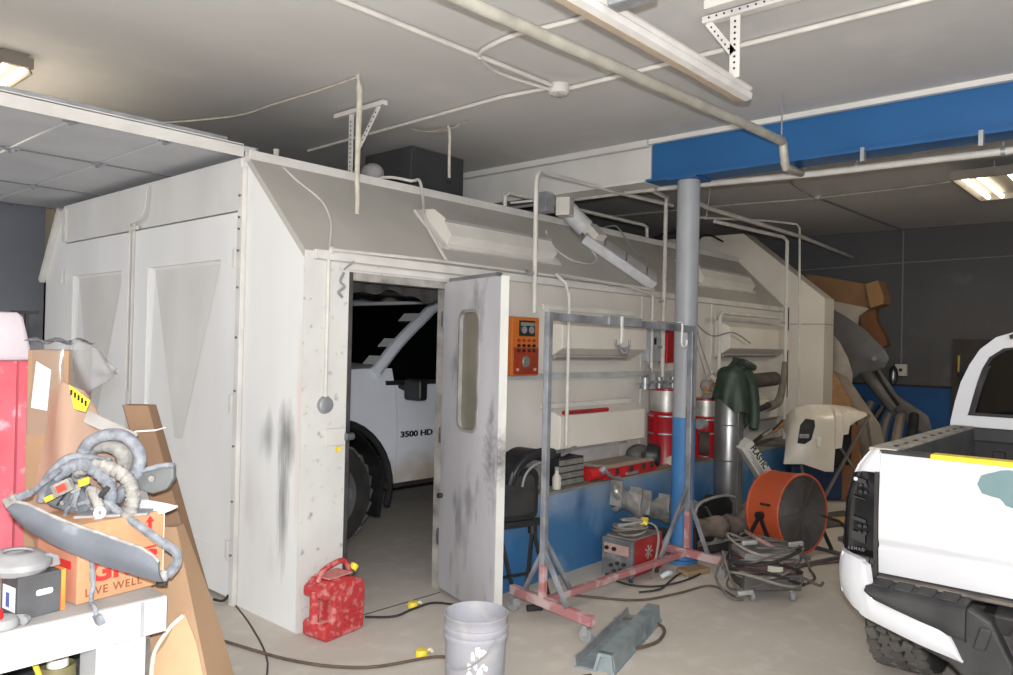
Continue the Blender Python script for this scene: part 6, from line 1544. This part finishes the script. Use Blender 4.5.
# red cabinet
rc = thing('tool_cabinet', 'tall dusty red steel cabinet standing on the workbench at the left edge', 'cabinet', (.5,3.35,BZ))
m_rc = mat('cabinet_red_dusty', (186,62,74), .55, col2=(184,104,114), scale=4, amt=.7, col3=(230,170,176), scale3=14, thr3=.58, amt3=.6)
m_rct = mat('cabinet_top_dust', (172,164,168), .8, col2=(156,146,150), scale=5)
MB().prism([(-.1,0),(.952,0),(.957,.70),(.0-.1,.70)], (0,3.13,BZ), (1,0,0), (0,0,1), (0,.5,0)).build('cabinet_body', m_rc, rc, bevel=.012)
MB().prism([(-.1,.70),(.957,.70),(.948,.735),(.918,.86),(.90,.872),(-.1,.872)], (0,3.132,BZ), (1,0,0), (0,0,1), (0,.49,0)).build('cabinet_hood', m_rct, rc, bevel=.012)
MB().box(.90,.906,3.124,3.13,BZ+.02,BZ+.70).build('door_seam', mat('seam_red_dark',(150,60,70),.7), rc)
t = thing('clamp_handle', 'small black clamp handle sticking up behind the red cabinet top', 'clamp', (.96,3.28,1.5))
MB().bar((.972,3.28,1.45),(.972,3.28,1.672),.018,.012).build('stem', m_black, t)
MB().bar((.93,3.31,1.676),(1.0,3.25,1.676),.024,.012).build('bar', m_black, t)
MB().box(.962,.985,3.27,3.62,.80,1.46).build('support', m_rubber, t)

# carton with red print
m_oc = mat('carton_orange_tan', (182,140,104), .8, col2=(168,124,90), scale=3, amt=.6, col3=(230,190,150), scale3=10, thr3=.6)
m_ocs = mat('carton_side_pink', (184,132,106), .8, col2=(200,140,112), scale=4)
cl = thing('printed_carton', 'tan shipping carton with red lettering and up arrow on the workbench', 'carton', (1.0,2.57,BZ))
cA, cB = V((.877,2.452,BZ+.002)), V((1.145,2.487,BZ+.002)); cu1 = (cB-cA).normalized(); cw1 = V((-cu1.y,cu1.x,0)); CW = (cB-cA).length
MB().prism([(0,0),(CW,0),(CW,.235),(0,.235)], cA, cu1, V((0,0,1)), cw1*.24).build('carton_body', m_oc, cl, bevel=.003)
MB().obox(cA+cu1*-.0008+cw1*.12+V((0,0,.1175)), cu1*.0006, cw1*.118, V((0,0,.115))).build('side_panel', m_ocs, cl)
ft = cA-cw1*.0015
text_mesh('carton_print', 'GRIC', .085, ft+cu1*.035+V((0,0,.058)), cu1, V((0,0,1)), m_inkred, cl, bold=.003, sx=1.1)
text_mesh('carton_print', 'LIVE WELL', .034, ft+cu1*.022+V((0,0,.018)), cu1, V((0,0,1)), mat('print_brown',(128,72,48),.8), cl, spacing=1.15)
ar = [(-.006,0),(.006,0),(.006,.028),(.015,.028),(0,.048),(-.015,.028),(-.006,.028)]
MB().prism(ar, ft+cu1*.222+V((0,0,.178)), cu1, V((0,0,1)), -cw1*.0008).build('up_arrow', m_inkred, cl)
MB().bar(ft+cu1*.20+V((0,0,.125)), ft+cu1*.245+V((0,0,.127)), .001, .006).build('arrow_bar', m_inkred, cl)
MB().bar(ft+cu1*.20+V((0,0,.098)), ft+cu1*.245+V((0,0,.100)), .001, .006).build('arrow_bar', m_inkred, cl)
MB().obox(cA-cu1*.0016+cw1*.08+V((0,0,.11)), cu1*.0006, cw1*.045, V((0,0,.012))).build('side_print', m_inkred, cl)
MB().obox(cB+cu1*.001+cw1*.02+V((0,0,.12)), cu1*.0008, cw1*.022, V((0,0,.112))).build('edge_tape', mat('tape_pale',(222,214,200),.5), cl)
# black box with orange edge
kb = thing('product_box', 'black carton with an orange edge and white bar on the workbench', 'box', (.77,2.5,BZ))
kA, kB = V((.715,2.425,BZ+.002)), V((.83,2.44,BZ+.002)); ku = (kB-kA).normalized(); kw = V((-ku.y,ku.x,0)); KW = (kB-kA).length
MB().prism([(0,0),(KW,0),(KW,.118),(0,.118)], kA, ku, V((0,0,1)), kw*.10).build('box_body', mat('box_black',(66,66,68),.6,col2=(88,88,90),scale=6), kb, bevel=.002)
MB().prism([(KW,0),(KW+.012,.0),(KW+.012,.118),(KW,.118)], kA, ku, V((0,0,1)), kw*.10).build('orange_edge', mat('box_orange',(238,150,60),.6,col2=(230,96,50),scale=9), kb)
MB().prism(rrect(.045,.016,.006), kA+ku*.07+V((0,0,.066))-kw*.001, ku, V((0,0,1)), -kw*.0008).build('white_bar', m_white, kb)
MB().prism(rrect(.036,.007,.003), kA+ku*.07+V((0,0,.066))-kw*.0022, ku, V((0,0,1)), -kw*.0008).build('bar_print', mat('bar_grey',(170,170,172),.6), kb)
MB().obox(kA-ku*.001+kw*.05+V((0,0,.055)), ku*.0006, kw*.036, V((0,0,.034))).build('side_label', m_white, kb)
MB().obox(kA-ku*.002+kw*.055+V((0,0,.05)), ku*.0006, kw*.010, V((0,0,.02))).build('label_mark', mat('label_blue',(70,90,160),.6), kb)
# grey machined ring on top
t = thing('metal_ring', 'dusty grey metal ring lying on top of the black box', 'car part', (.75,2.50,.92))
b = MB().lathe([(.035,.0),(.075,.0),(.088,.018),(.088,.034),(.06,.052),(.04,.055),(.035,.05)], (.735,2.51,.921), (.05,-.05,1), 28); b.build('ring_body', m_dust, t, smooth=True)
MB().prism([(-.05,0),(.07,0),(.062,.03),(.03,.042),(-.04,.04)], (.79,2.47,.922), (.75,.15,0), (0,0,1), (-.03,.08,0)).build('flange', m_dust, t, bevel=.004)
t = thing('cable_lug', 'dusty cable lug with a red insert at the bench front edge', 'connector', (.70,2.42,BZ))
MB().lathe([(0,0),(.04,0),(.042,.01),(.036,.024),(.02,.03),(0,.03)], (.675,2.41,BZ+.002), (0,0,1), 20).build('lug_body', m_dust, t, smooth=True)
MB().cyl((.66,2.40,BZ+.03),(.655,2.395,BZ+.05),.016,n=12).build('red_insert', m_red, t)
MB().tube([(.69,2.42,BZ+.015),(.73,2.405,BZ+.012),(.72,2.39,BZ+.012)], .012, 8, 3).build('lug_tail', m_dust, t, smooth=True)

# carton in a clear bag, brown paper, tape and slat behind
bg = thing('bagged_carton', 'brown carton with a white paper label wrapped in a clear plastic bag', 'carton', (1.0,3.15,BZ))
bu = V((.666,-.746,0)); bv = V((.746,.666,0)); bA = V((.925,3.10,1.0))
MB().prism([(0,-.198),(.145,-.198),(.145,.54),(0,.54)], bA, bu, V((0,0,1)), bv*.16).build('carton_body', m_card, bg, bevel=.003)
MB().prism([(.018,.335),(.075,.325),(.085,.47),(.032,.50)], bA-bv*.002, bu, V((0,0,1)), -bv*.001).build('paper_label', m_white, bg)
b = MB()
for k in range(5):
    b.bar(bA-bv*.0036+bu*(.035+.009*k)+V((0,0,.43)), bA-bv*.0036+bu*(.038+.009*k)+V((0,0,.47)), .003, .0006, up=bv)
b.build('label_print', mat('print_pale_grey',(170,176,188),.7), bg)
m_clear = glass('clear_plastic_film', (150,150,152), .12, alpha_mix=.80)
m_clear2 = glass('clear_plastic_tail', (150,150,150), .2, alpha_mix=.55)
def bagf(u, v):
    a = 2*PI*u; z = .54+.03*v-.30*(1-v)
    rx, ry = .082, .09
    c = bA+bu*.0725+bv*.08
    q = abs(math.cos(a))**.5*math.copysign(1,math.cos(a)); s = abs(math.sin(a))**.5*math.copysign(1,math.sin(a))
    k = 1+.05*math.sin(a*5+v*4)
    return c+bu*rx*q*k+bv*ry*s*k+V((0,0,z))
MB().grid(bagf, 40, 8).build('bag_sleeve', m_clear, bg, smooth=True)
MB().grid(lambda u, v: bA+bu*(.07+(.082*(2*u-1)))+bv*(.08+.09*(2*v-1))+V((0,0,.572+.014*math.sin(u*12)*math.sin(v*9))), 14, 10).build('bag_top', mat('bag_top_grey',(92,92,96),.25,col2=(150,150,154),scale=14,amt=.7), bg, smooth=True)
def tailf(u, v):
    # crumpled tail flaring to the right
    x = .145+.155*u
    zt = .575-.10*u**1.6; zb = .345+.09*u+.02*u*u
    z = zb+(zt-zb)*v
    return bA+bu*x+bv*(.0+.02*math.sin(u*7+v*5)+.04*v)+V((0,0,z+.006*math.sin(v*14+u*6)))
MB().grid(tailf, 18, 12, bv*.012).build('bag_tail', m_clear2, bg, smooth=True)
kp = thing('kraft_paper', 'crumpled pale brown kraft paper sheet bulging between cabinet and car parts', 'paper', (1.0,2.85,1.1))
m_kp = mat('kraft_paper', (162,134,116), .85, col2=(148,118,99), scale=3, amt=.6, bump=.1, bscale=6)
xl = pw([(0,.0),(.3,.0),(1,.0)])
def kpf(u, v):
    top = pw([(0,.60),(.2,.635),(.42,.605),(.6,.52),(.8,.455),(1,.42)])(u)
    z = .0+top*v
    w = .30-.03*v if v < .6 else .30-.03*v
    bul = .12*math.sin(PI*v**.8)*math.sin(PI*(.15+.75*u))+.015*math.sin(u*9+v*6)
    fold = .035*math.exp(-((u-.72-.12*v)/.05)**2)
    return V((.93,2.92,BZ))+bu*(w*u)-bv*(bul-fold)+bv*.02*v+V((0,0,z))
MB().grid(kpf, 36, 28, bv*.006).build('paper_sheet', m_kp, kp, smooth=True)
t = thing('caution_tape', 'short yellow printed tape strip stuck beside the bagged carton', 'tape', (1.02,2.85,1.37))
yt0 = [tuple(EYE+(V(p)-EYE)*.95) for p in ((.985,2.875,1.425),(1.034,2.823,1.372),(1.024,2.833,1.335),(.998,2.86,1.345))]
MB().add(yt0+[tuple(V(p)+bv*.004) for p in yt0], [(0,1,2,3),(7,6,5,4),(0,4,5,1),(1,5,6,2),(2,6,7,3),(3,7,4,0)]).build('tape_strip', mat('tape_yellow',(238,220,50),.5), t)
for k in range(5):
    p = V(yt0[0]).lerp(V(yt0[1]), .15+.17*k)-bv*.003+V((0,0,-.016))
    MB().obox(p, bu*.0035, V((0,0,.009)), bv*.0006).build('tape_print', m_ink, t)
tag(MB().bar((1.0,2.852,1.335),(1.135,2.70,1.245),.045,.012,up=(-.5,-.5,.6)).build('flat_lath', mat('slat_grey',(160,156,152),.7,col2=(136,132,128),scale=8), bevel=.003), 'flat grey slat slanting down behind the looped hose', 'slat')

# heap of dusty harness, hoses and trim on the carton
m_har = mat('harness_grey', (150,153,158), .9, col2=(92,96,104), scale=30, amt=.9, bump=.8, bscale=60)
m_har2 = mat('harness_pale', (168,165,159), .9, col2=(112,109,106), scale=30, amt=.9, bump=.8, bscale=60)
def ribbed(t): return 1
def hose(name, label, pts, r, m, rib=0, cat='hose', k=8):
    p = catmull(pts, k)
    rf = (lambda t: 1+.10*math.sin(t*len(p)*2.2)) if rib else None
    return tag(MB().tube(p, r, 12, 0, rf=rf).build(name, m, smooth=True), label, cat)
hose('wiring_loom', 'thick dusty hose looping high above the heap of car parts', [(.95,2.69,1.06),(.955,2.685,1.14),(.963,2.68,1.21),(.982,2.66,1.255),(1.02,2.62,1.277),(1.06,2.58,1.268),(1.085,2.545,1.225),(1.085,2.545,1.17),(1.06,2.57,1.11),(1.03,2.60,1.06)], .020, m_har)
hose('wiring_loom', 'pale beige hose arching inside the high loop', [(.985,2.72,1.18),(1.0,2.71,1.225),(1.04,2.67,1.237),(1.075,2.63,1.205),(1.07,2.64,1.15)], .026, m_har2)
hose('wiring_loom', 'thick ribbed dusty hose bent into a hook over the carton', [(.93,2.64,1.165),(.97,2.60,1.185),(1.01,2.545,1.175),(1.035,2.50,1.145),(1.042,2.478,1.10),(1.035,2.482,1.055),(1.015,2.505,1.015),(.99,2.53,1.0)], .022, m_har2, rib=1)
hose('wiring_loom', 'dusty corrugated hose crossing the middle of the heap', [(.88,2.66,1.15),(.93,2.62,1.19),(.97,2.585,1.17),(1.0,2.555,1.125),(1.0,2.55,1.07),(.975,2.575,1.03)], .020, m_har, rib=1)
hose('wiring_loom', 'thin grey hose running behind the motor of the heap', [(.86,2.72,1.07),(.87,2.70,1.14),(.91,2.67,1.20),(.96,2.66,1.205),(1.02,2.60,1.19)], .014, m_har)
hose('wiring_loom', 'short bent hose at the bottom of the heap by the washers', [(.95,2.56,1.12),(.965,2.535,1.06),(.97,2.52,1.0),(.985,2.515,.975)], .016, m_har2)
t = thing('wire_bundle', 'knotted bundle of dusty wires in the centre of the heap', 'wires', (.95,2.6,1.1))
rnd = random.Random(11)
for k in range(12):
    p0 = V((.90+.1*rnd.random(),2.66-.1*rnd.random(),1.05+.08*rnd.random()))
    pts_ = [p0]
    for j in range(4): p0 = p0+V((.05*(rnd.random()-.4),-.05*(rnd.random()-.4),.07*(rnd.random()-.5))); pts_.append(p0)
    MB().tube(pts_, .006+.004*rnd.random(), 7, 4).build('wire', [m_har, m_har2, m_dust, m_rubber][k % 4], t, smooth=True)
for (x, y, z, c) in ((.935,2.585,1.14,'m_yellow'),(.915,2.60,1.12,'w'),(.965,2.56,1.09,'w')):
    MB().obox((x,y,z),(.014,.0,.004),(0,.012,0),(0,0,.010)).build('connector', m_yellow if c == 'm_yellow' else m_har2, t, bevel=.003)
t = thing('blower_motor', 'rounded grey plastic motor housing at the left of the heap', 'motor', (.9,2.66,1.06))
b = MB().prism([(-.085,.035),(-.075,.065),(-.04,.085),(.02,.065),(.07,.035),(.085,.0),(.065,-.035),(.02,-.03),(-.05,-.005)], (.905,2.655,1.06), bu, V((0,0,1)), bv*.09)
b.build('housing', mat('motor_grey',(88,92,100),.6,col2=(110,114,120),scale=5,amt=.6), t, bevel=.014, seg=3)
MB().bar(V((.905,2.655,1.06))-bv*.004+bu*-.02+V((0,0,.0)), V((.905,2.655,1.06))-bv*.004+bu*.01+V((0,0,.045)), .006, .004, up=bv).build('housing_slot', m_rubber, t)
MB().cyl(V((.905,2.655,1.07))-bv*.012, V((.905,2.655,1.07))+bv*.0, .007, n=10).build('housing_pin', m_har2, t)
t = thing('switch_box', 'small grey switch with a bright red rocker on the heap', 'switch', (.88,2.59,1.13))
sc_ = V((.879,2.592,1.128)); su_ = (bu*.9+V((0,0,.45))).normalized(); s2 = su_.cross(bv).normalized()
MB().obox(sc_, su_*.03, s2*.02, bv*.012).build('switch_body', m_har2, t, bevel=.003)
MB().obox(sc_-bv*.013+su_*.003, su_*.016, s2*.011, bv*.003).build('red_rocker', mat('rocker_red',(236,70,56),.4), t, bevel=.002)
MB().obox(sc_-su_*.05+s2*-.012, su_*.014, s2*.008, bv*.008).build('amber_plug', m_yellow, t, bevel=.002)
t = thing('wire_plug', 'grey connector plug sticking out left across the red cabinet', 'connector', (.8,2.71,1.09))
p_ = [V(q) for q in ((.772,2.745,1.070),(.795,2.72,1.088),(.825,2.69,1.107),(.858,2.65,1.15),(.88,2.62,1.18))]
MB().bar(p_[0], p_[1], .03, .032).build('plug_head', m_har2, t, bevel=.004); MB().bar(p_[1], p_[2], .022, .024).build('plug_body', m_har, t, bevel=.004)
MB().tube(p_[2:], .009, 8, 4).build('plug_wire', m_har, t, smooth=True)
# washers
for k, (x, y, z) in enumerate(((.955,2.50,1.055),(.945,2.505,1.02))):
    t = tag(MB().lathe([(.007,0),(.018,0),(.018,.006),(.007,.006)], (x,y,z), (-.7,-.7,.1), 18).build('washer', m_white), ['upper white washer hanging at the heap front','lower white washer hanging at the heap front'][k], 'washer', 'white washers in the heap')
# curved trim blade in front
tmb = thing('trim_blade', 'long curved grey trim blade lying across the front of the printed carton', 'trim', (.95,2.52,.98))
tl = [EYE+(p-EYE)*.935 for p in catmull([(.775,2.712,1.062),(.80,2.68,1.045),(.872,2.595,.992),(.958,2.505,.945),(1.045,2.41,.905),(1.086,2.366,.878)], 8)]
hh = pw([(0,.012),(.06,.03),(.25,.060),(.6,.072),(.88,.064),(1,.045)])
def tbf(u, v):
    k = u*(len(tl)-1); i = min(int(k), len(tl)-2); p = tl[i].lerp(tl[i+1], k-i)
    h = hh(u); s = (v-.5)
    return p+V((0,0,1.0))*(h*s*1.25)-bv*(.018*math.cos(s*2.6))+bu*(.012*(.5-v) if u > .8 else 0)
MB().grid(tbf, 44, 10, bv*.008).build('blade_shell', mat('blade_grey',(80,83,90),.6,col2=(104,108,115),scale=6,amt=.7,col3=(146,148,154),scale3=12,thr3=.6), tmb, smooth=True)
MB().tube([V(tbf(u/20,1)) for u in range(21)], .005, 6).build('blade_lip', m_har2, tmb, smooth=True)
for (x, y, z) in ((.835,2.41,1.03),(.92,2.315,.985)):
    MB().cyl((x,y,z),(x+.004,y,z+.03),.005,n=8).build('peg', mat('peg_cream',(216,196,160),.6), tmb)
tag(MB().tube([(.985,2.535,1.08),(1.01,2.505,1.05),(1.06,2.45,1.00),(1.105,2.405,.955),(1.135,2.375,.925),(1.135,2.372,.89),(1.118,2.392,.855)], .012, 8, 5, rf=lambda t: 1.0+.35*t).build('grey_belt', m_har, smooth=True), 'grey belt strap running down right over the carton front to its corner', 'strap')
t = thing('belt_plug', 'grey plug at the end of the strap by the carton corner', 'connector', (1.10,2.38,.85))
MB().cyl((1.112,2.395,.868),(1.10,2.39,.838),.014,n=12).build('plug_body', m_dust, t, smooth=True); MB().cyl((1.10,2.39,.84),(1.097,2.388,.828),.017,n=12).build('plug_rim', m_rubber, t, smooth=True)
t = thing('hanging_plug', 'thin grey cord with connectors hanging down the carton front to the bench edge', 'cord', (.92,2.42,.8))
MB().tube([(.915,2.46,.96),(.912,2.435,.90),(.914,2.432,.86),(.905,2.42,.82),(.898,2.37,.806),(.895,2.352,.785)], .007, 8, 5).build('cord', m_har, t, smooth=True)
MB().bar((.913,2.438,.895),(.913,2.435,.868),.016,.014).build('connector', m_har2, t, bevel=.003)
MB().bar((.895,2.35,.795),(.907,2.35,.765),.034,.02).build('end_plug', m_har, t, bevel=.003); MB().bar((.905,2.345,.768),(.909,2.345,.755),.024,.02).build('plug_face', m_white, t)
# handle-like part, pale leaf shaped cover
hd = thing('door_handle_part', 'dark grey car part with a torn edge lying right of the looped hose', 'car part', (1.11,2.52,1.13))
MB().prism([(-.065,-.03),(-.06,.015),(-.03,.028),(.04,.05),(.065,.048),(.066,.005),(.045,-.03),(.0,-.045)], (1.115,2.508,1.135), bu, V((0,0,1)), bv*.03).build('part_body', mat('part_dark_grey',(84,86,86),.7,col2=(112,114,114),scale=9,amt=.6), hd, bevel=.006)
MB().tube([V((1.115,2.508,1.135))+bu*a-bv*.004+V((0,0,z)) for a, z in ((-.06,.015),(-.03,.03),(.03,.048),(.07,.05))], .008, 8, 4).build('torn_edge', m_har, hd, smooth=True)
MB().cyl(V((1.115,2.508,1.14))-bv*.01, V((1.115,2.508,1.14))+bv*.01, .010, n=10).build('screw_boss', m_har2, hd)
lf = thing('plastic_cover', 'pale lilac leaf-shaped plastic cover sticking out right above the carton', 'cover', (1.12,2.5,1.05))
MB().prism([(-.09,-.022),(-.09,.026),(-.02,.026),(.05,.014),(.085,.006),(.04,-.016),(-.03,-.026)], (1.115,2.51,1.048), bu, (bv*.6+V((0,0,.8))).normalized(), (0,.006,-.005)).build('cover_shell', mat('cover_lilac',(180,178,192),.5,col2=(184,182,196),scale=5), lf, bevel=.002)
MB().tube([V((1.115,2.51,1.048))+bu*a-bv*.006+V((0,0,z)) for a, z in ((-.09,-.02),(-.03,-.024),(.04,-.014),(.085,.006))], .004, 6, 4).build('cover_rim', m_white, lf, smooth=True)
tag(MB().obox((1.035,2.56,1.04),(.09,-.05,0),(.05,.06,0),(0,0,.004)).build('bracket_plate', m_dust, bevel=.002), 'dusty flat bracket plate under the heap on the carton top', 'bracket')

# tall cartons leaning at the bench end
KA = V((1.345,2.33,0)); KT = V((1.275,2.67,.93))
ax = (KT-KA)
wl = V((-.78,.50,.02)).normalized(); wr = V((.80,.60,0)).normalized()
tall = thing('tall_carton', 'long flattened tan cardboard carton leaning beside the workbench, torn at its front face', 'carton', (1.36,2.45,0))
def kpt(a, b_, s): return KA+ax*s+wl*a+wr*b_
wA = lambda s: .155-.06*s if s > .6 else .16-.02*s
b = MB()
secs = []
for s in (0,.25,.5,.7,.85,1.0):
    w1 = pw([(0,.17),(.6,.165),(.75,.14),(1,.04)])(s); w2 = pw([(0,.20),(.6,.16),(1,.05)])(s)
    secs.append([kpt(0,0,s), kpt(0,w2,s), kpt(w1,w2,s), kpt(w1,0,s)])
vs_ = [p for s_ in secs for p in s_]; fs_ = []
for i in range(len(secs)-1):
    for k in range(4): fs_.append((i*4+k,i*4+(k+1) % 4,(i+1)*4+(k+1) % 4,(i+1)*4+k))
fs_ += [(0,1,2,3), tuple(len(vs_)-4+k for k in (3,2,1,0))]
b.add(vs_, fs_); b.build('carton_body', m_card, tall)
nl = (wl.cross(ax)).normalized()
if nl.dot(V((-1,-1,0))) < 0: nl = -nl
fr = [kpt(.010,0,.02), kpt(.165,0,.02), kpt(.166,0,.50), kpt(.15,0,.56), kpt(.11,0,.60), kpt(.07,0,.66), kpt(.03,0,.70), kpt(.012,0,.60)]
b = MB(); fr2 = [p+nl*.008 for p in fr]; n_ = len(fr)
b.add(fr+fr2, [tuple(range(n_)), tuple(range(2*n_-1,n_-1,-1))]+[(k,(k+1) % n_,(k+1) % n_+n_,k+n_) for k in range(n_)])
b.build('torn_flap', mat('cardboard_light',(180,150,116),.85,col2=(166,132,98),scale=3), tall, label='lighter torn front flap')
MB().tube([kpt(.165,-.012,.50)+nl*.01, kpt(.14,-.012,.58)+nl*.012, kpt(.08,-.012,.655)+nl*.014, kpt(.03,-.01,.695)+nl*.012], .007, 8, 5).build('paper_strip', mat('strip_pale',(214,204,186),.8), tall, smooth=True)
A0, A1 = V((1.52,2.60,0)), V((1.235,2.90,1.345)); aa = (A1-A0)
t = thing('narrow_carton', 'narrow dark brown carton leaning behind the torn one, tied with white string', 'carton', (1.4,2.8,0))
MB().obox((A0+A1)/2, aa*.5, wl*.042, wr*.03).build('carton_body', m_carddk, t, bevel=.003)
MB().obox((A0+A1)/2+wl*.043+V((0,0,0)), aa*.5, wl*.0008, wr*.028).build('dark_edge', mat('carton_edge_dark',(74,54,40),.9), t)
q = A0+aa*.93
MB().tube([q+wl*.048-wr*.036+aa*-.012, q+wl*.02-wr*.036, q-wl*.048-wr*.036+aa*.004, q-wl*.048+wr*.034+aa*.006, q+wl*.048+wr*.034-aa*.01], .003, 6, closed=True).build('string', m_white, t)
MB().obox(A0+aa*.60-wr*.034+wl*.02, (aa.normalized()*.05+wl*.03), wl*.004, wr*.001).build('slot_hole', m_ink, t)
# ================================================================= LIGHT
def lamp_light(name, kind, loc, energy, col=(1,1,1), size=.1, rot=None, size_y=None):
    l = bpy.data.lights.new(name, kind); l.energy = energy; l.color = col
    if kind == 'AREA':
        l.size = size
        if size_y: l.shape = 'RECTANGLE'; l.size_y = size_y
    else: l.shadow_soft_size = size
    o = bpy.data.objects.new(name, l); COL.objects.link(o); o.location = loc
    if rot: o.rotation_euler = rot
    return o
# the photographer's flash, just above the lens
fl = lamp_light('camera_flash', 'POINT', EYE+Uu*.10+Rr*.0-fw*.03, 620, (.975,.985,1), .025)
# fluorescent lamps of the room
lamp_light('lamp_right', 'AREA', (7.8,1.3,3.04), 26, (1,.86,.66), 1.2, (0,0,0), .6)
lamp_light('lamp_left', 'AREA', (1.40,5.65,3.07), 14, (1,.84,.62), .25, (0,0,0), 1.2)
# added soft fill behind the photographer, evens out the flash falloff
q = V((.70,.71,-.02)).to_track_quat('-Z','Z').to_euler()
lamp_light('rear_fill', 'AREA', (-3.3,-3.4,1.75), 285, (.94,.97,1), 4.2, q, 2.8)
# daylight through the bay door opposite the booth doors (its leaf lies open under the ceiling)
q = V((1,-.02,-.03)).to_track_quat('-Z','Z').to_euler()
lamp_light('bay_door_light', 'AREA', (-2.9,6.1,1.25), 120, (.95,.97,1), 3.3, q, 2.3)
w = bpy.data.worlds.new('world'); SC.world = w; w.use_nodes = True
w.node_tree.nodes['Background'].inputs[0].default_value = (.5,.52,.55,1)
w.node_tree.nodes['Background'].inputs[1].default_value = .0
vs = SC.view_settings
vs.view_transform = 'Standard'; vs.look = 'None'; vs.exposure = 0; vs.gamma = 1; vs.use_curve_mapping = False
